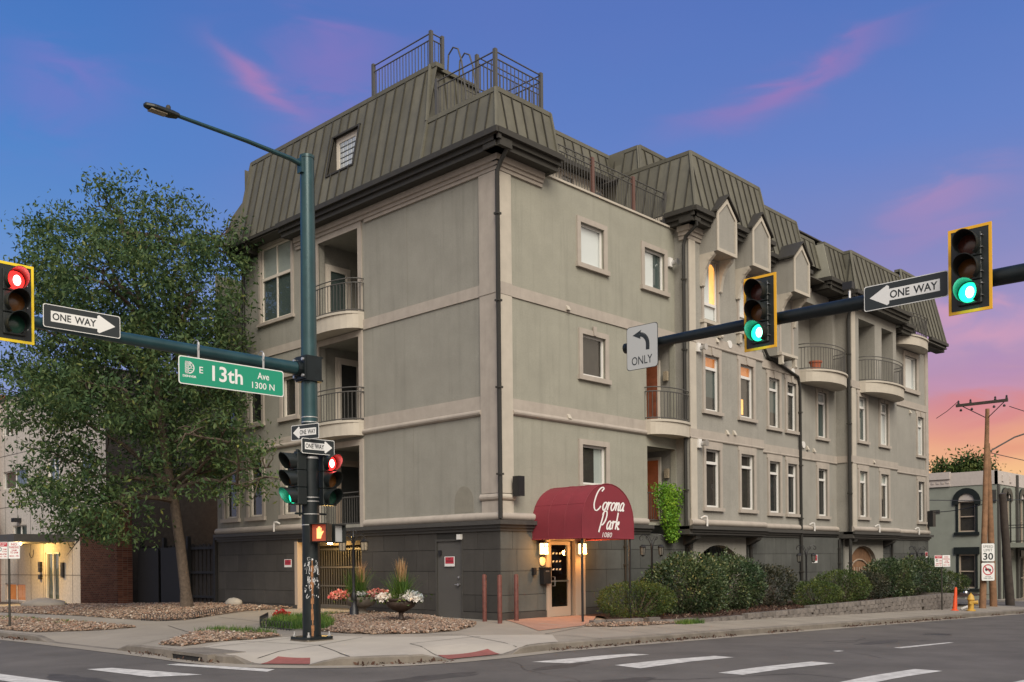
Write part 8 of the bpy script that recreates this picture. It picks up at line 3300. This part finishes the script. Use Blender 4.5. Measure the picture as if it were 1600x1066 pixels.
mb.quad((-0.15 - 0.015, -0.0045, 0.08 + 0.15 - 0.015), (-0.15 + 0.015, -0.0045, 0.08 + 0.15 + 0.015), (0.15 + 0.015, -0.0045, 0.08 - 0.15 + 0.015), (0.15 - 0.015, -0.0045, 0.08 - 0.15 - 0.015))
mb.build('ring', 'sign_red', nt_, recalc=False)
mb = MB()
mb.quad((-0.13, -0.004, 0.05), (0.05, -0.004, 0.05), (0.05, -0.004, 0.14), (-0.13, -0.004, 0.14))
mb.quad((0.055, -0.004, 0.05), (0.13, -0.004, 0.05), (0.13, -0.004, 0.09), (0.10, -0.004, 0.12), (0.055, -0.004, 0.12))
ring(mb, -0.08, 0.045, 0.0, 0.026, 0, 360, 10)
ring(mb, 0.09, 0.045, 0.0, 0.026, 0, 360, 10)
text_on(mb, 'OVER', lambda a, c: (a, -0.004, c), -0.13, 0.13, -0.235, -0.19)
text_on(mb, '7000 GVW', lambda a, c: (a, -0.004, c), -0.2, 0.2, -0.31, -0.255)
mb.build('truck_symbol', 'sign_black', nt_, recalc=False)


def wire(p, q, sag, lab, r=0.018):
    p, q = Vector(p), Vector(q)
    mb = MB()
    mb.tube([p.lerp(q, t) - Vector((0, 0, sag * 4 * t * (1 - t))) for t in np.linspace(0, 1, 11)], r, 4)
    tag(mb.build('overhead_wire', 'black_metal'), lab, 'wire')


wire((29.45, 0.2, 4.3), (60, -9, 6.6), 0.5, 'upper thin wire running from the long wall past the poles')
wire((29.45, 0.2, 3.7), (29.0, -3.2, 4.1), 0.15, 'short thin wire between the long wall and the leaning pole')

wire((28.0, -3.2, 6.2), (70, -6, 8.2), 0.8, 'thin wire leaving the leaning pole toward the right edge')
wire((26.6, -4.5, 7.95), (75, -9, 10.5), 1.2, 'thin wire from the crossarm of the tall pole')

# ------------------------------------------------------------------ hydrant and marker post
hx, hy = 21.25 + 1.1, -4.25
hz_ = gz(hx, hy)
hy_ = empty('fire_hydrant', (hx, hy, hz_), R(20), 'yellow fire hydrant on the pavement edge before the utility poles', 'fire hydrant')
MATS['hydrant_yellow'] = mat('hydrant_yellow', (0.55, 0.33, 0.06), 0.5, noise=0.2)
MB().lathe([(0.17, 0), (0.17, 0.05), (0.11, 0.07), (0.11, 0.42), (0.14, 0.44), (0.14, 0.48), (0.12, 0.50), (0.11, 0.58), (0.07, 0.65), (0.03, 0.67), (0.03, 0.72), (0, 0.72)], (0, 0, 0), 16).build('barrel', 'hydrant_yellow', hy_, smooth=True)
for a, r_, L in ((0, 0.055, 0.20), (180, 0.055, 0.20), (-90, 0.075, 0.22)):
    c, s_ = math.cos(R(a)), math.sin(R(a))
    mb = MB()
    mb.tube([(0, 0, 0.34), (c * L, s_ * L, 0.34)], r_, 10)
    mb.tube([(c * L, s_ * L, 0.34), (c * (L + 0.04), s_ * (L + 0.04), 0.34)], r_ + 0.012, 8)
    mb.build('outlet', 'hydrant_yellow', hy_, smooth=True)
cn_ = empty('marker_post', (hx - 0.5, hy + 0.45, gz(hx, hy)), 0, 'orange flexible marker post beside the fire hydrant', 'marker post')
MATS['orange'] = mat('orange_plastic', (0.75, 0.09, 0.02), 0.55)
MB().lathe([(0.15, 0), (0.15, 0.05), (0.09, 0.07), (0.05, 0.9), (0.035, 0.95), (0, 0.96)], (0, 0, 0), 12).build('cone', 'orange_plastic', cn_, smooth=True)
cn_.rotation_euler = (0.03, 0.07, 0)
MB().tube([(23.0, -3.7, gz(23, -3.7) + 0.05), (25.2, -3.2, gz(25, -3.2) + 0.06)], 0.05, 6).build('fallen_pipe', 'frame_white', label='pale pipe lying on the ground behind the hydrant', cat='pipe')

# ------------------------------------------------------------------ car in the garage
def parked_car(x, y, z, rz, lab):
    t = empty('parked_car', (x, y, z), rz, lab, 'car')
    prof = [(-2.2, 0.35), (-2.25, 0.75), (-2.0, 0.95), (-1.1, 1.02), (-0.45, 1.45), (0.9, 1.50), (1.7, 1.10), (2.15, 1.02), (2.25, 0.6), (2.2, 0.32)]
    MATS.get('car_paint') or mat('car_paint', (0.030, 0.032, 0.035), 0.25, coat=0.8)
    mb = MB()
    secs = []
    for yy, inset in ((-0.88, 0.0), (-0.90, 0.0), (-0.86, 0.0)):
        pass
    mb.prism([(a, -0.88, b) for a, b in prof], (0, 1.76, 0))
    mb.build('body', 'car_paint', t, bevel=0.07, smooth=True)
    mb = MB()
    for s_ in (-1, 1):
        mb.quad((-0.95, s_ * 0.885, 1.05), (1.45, s_ * 0.885, 1.08), (0.85, s_ * 0.885, 1.42), (-0.42, s_ * 0.885, 1.38))
    mb.quad((-1.08, -0.75, 1.055), (-1.08, 0.75, 1.055), (-0.48, 0.68, 1.435), (-0.48, -0.68, 1.435))
    mb.build('window_glass', 'glass_block', t)
    for a in (-1.4, 1.4):
        for s_ in (-1, 1):
            w = MB()
            w.tube([(a, s_ * 0.72, 0.33), (a, s_ * 0.92, 0.33)], 0.33, 18)
            o = w.build('wheel', 'black_metal', t, smooth=True)
            MB().tube([(a, s_ * 0.915, 0.33), (a, s_ * 0.93, 0.33)], 0.2, 12).build('rim', 'steel', o)
    for s_ in (-1, 1):
        MB().box((-2.28, s_ * 0.62 - 0.14, 0.68), (-2.18, s_ * 0.62 + 0.14, 0.80)).build('headlight', 'glass_block', t)
    return t


parked_car(3.6, 7.3, -0.05, R(2), 'dark car parked behind the bars of the garage gate')

# ------------------------------------------------------------------ trees beyond the neighbour
def far_tree(x, y, z, h, r, lab, n=5200):
    t = empty('background_tree', (x, y, z), 0, lab, 'tree', 'trees beyond the green house')
    MB().tube([(0, 0, 0), (0.1, 0, h * 0.45), (0, 0.1, h * 0.8)], [0.25, 0.18, 0.06], 8).build('trunk', 'bark', t)
    cs = [(rnd.gauss(0, r * 0.5), rnd.gauss(0, r * 0.5), h - r * rnd.uniform(0.2, 1.5), rnd.uniform(0.3, 0.6) * r) for _ in range(11)]
    P = np.concatenate([nr.normal(size=(n // 11, 3)) * s_ * 0.5 + np.array([a, b, c]) for a, b, c, s_ in cs])
    V__, F__ = leaves(P, 0.30, 0.5, 0.2)
    fast_mesh('crown', V__, F__, 'leaf_far', t, kind='stuff')
    mb = MB()
    for a, b, c, s_ in cs:
        mb.tube([(0, 0, h * 0.45), (a * 0.6, b * 0.6, (c + h * 0.45) / 2), (a, b, c)], [0.09, 0.06, 0.02], 5)
    mb.build('limb', 'bark', t)


far_tree(55, 11.0, -1.2, 9.4, 2.2, 'low green tree rising behind the left end of the green house roof')
far_tree(60, 8.0, -1.2, 10.6, 2.2, 'green tree behind the utility poles above the roof')
far_tree(62, 4.0, -1.2, 9.4, 2.0, 'sparse green tree at the right edge above the roof')

# ------------------------------------------------------------------ unseen far side of the street, added to darken what the windows mirror
oh = empty('unseen_opposite_house', (0, 0, 0), 0, 'unseen dark brick row house across the street, added for window reflections', 'building')
FO = lambda u, n, z: (u, -25.0 + n, z)
hol = [(x, x + 1.1, z, z + 1.7) for x in np.arange(8, 74, 3.2) for z in (0.6, 3.9, 7.2)]
wall_face(FO, 6, 76, -2.4, 10.4, [tuple(map(float, h)) for h in hol], 0.2).build('wall', 'brick', oh)
mb = MB()
mb.box((6, -36, -2.4), (6.05, -25, 10.4))
mb.box((6, -36, 10.2), (76, -25.2, 10.3))
mb.fb(FO, 5.9, 76, -0.2, 0.25, 10.4, 10.7)
mb.build('roof', 'roof_dark', oh)
for h in hol:
    MB().fb(FO, float(h[0]), float(h[1]), -0.2, -0.15, h[2], h[3]).build('window', 'glass_block', oh)
for x, y, h, r, lb in ((16, -21.5, 9.5, 2.6, 'unseen street tree across the road nearest the corner'), (31, -21.5, 11.5, 3.0, 'tallest unseen street tree across the road, the middle one'), (50, -21.5, 10, 2.8, 'unseen street tree across the road farthest from the corner')):
    t = empty('unseen_street_tree', (x, y, -1.2), 0, lb, 'tree', 'unseen street trees across the road')
    MB().tube([(0, 0, 0), (0.1, 0, h * 0.5), (0, 0.1, h * 0.85)], [0.22, 0.15, 0.05], 8).build('trunk', 'bark', t)
    P = nr.normal(size=(2600, 3)) * np.array([r * 0.45, r * 0.45, r * 0.5]) + np.array([0, 0, h * 0.72])
    V__, F__ = leaves(P, 0.35, 0.5, 0.2)
    fast_mesh('crown', V__, F__, 'leaf_far', t, kind='stuff')
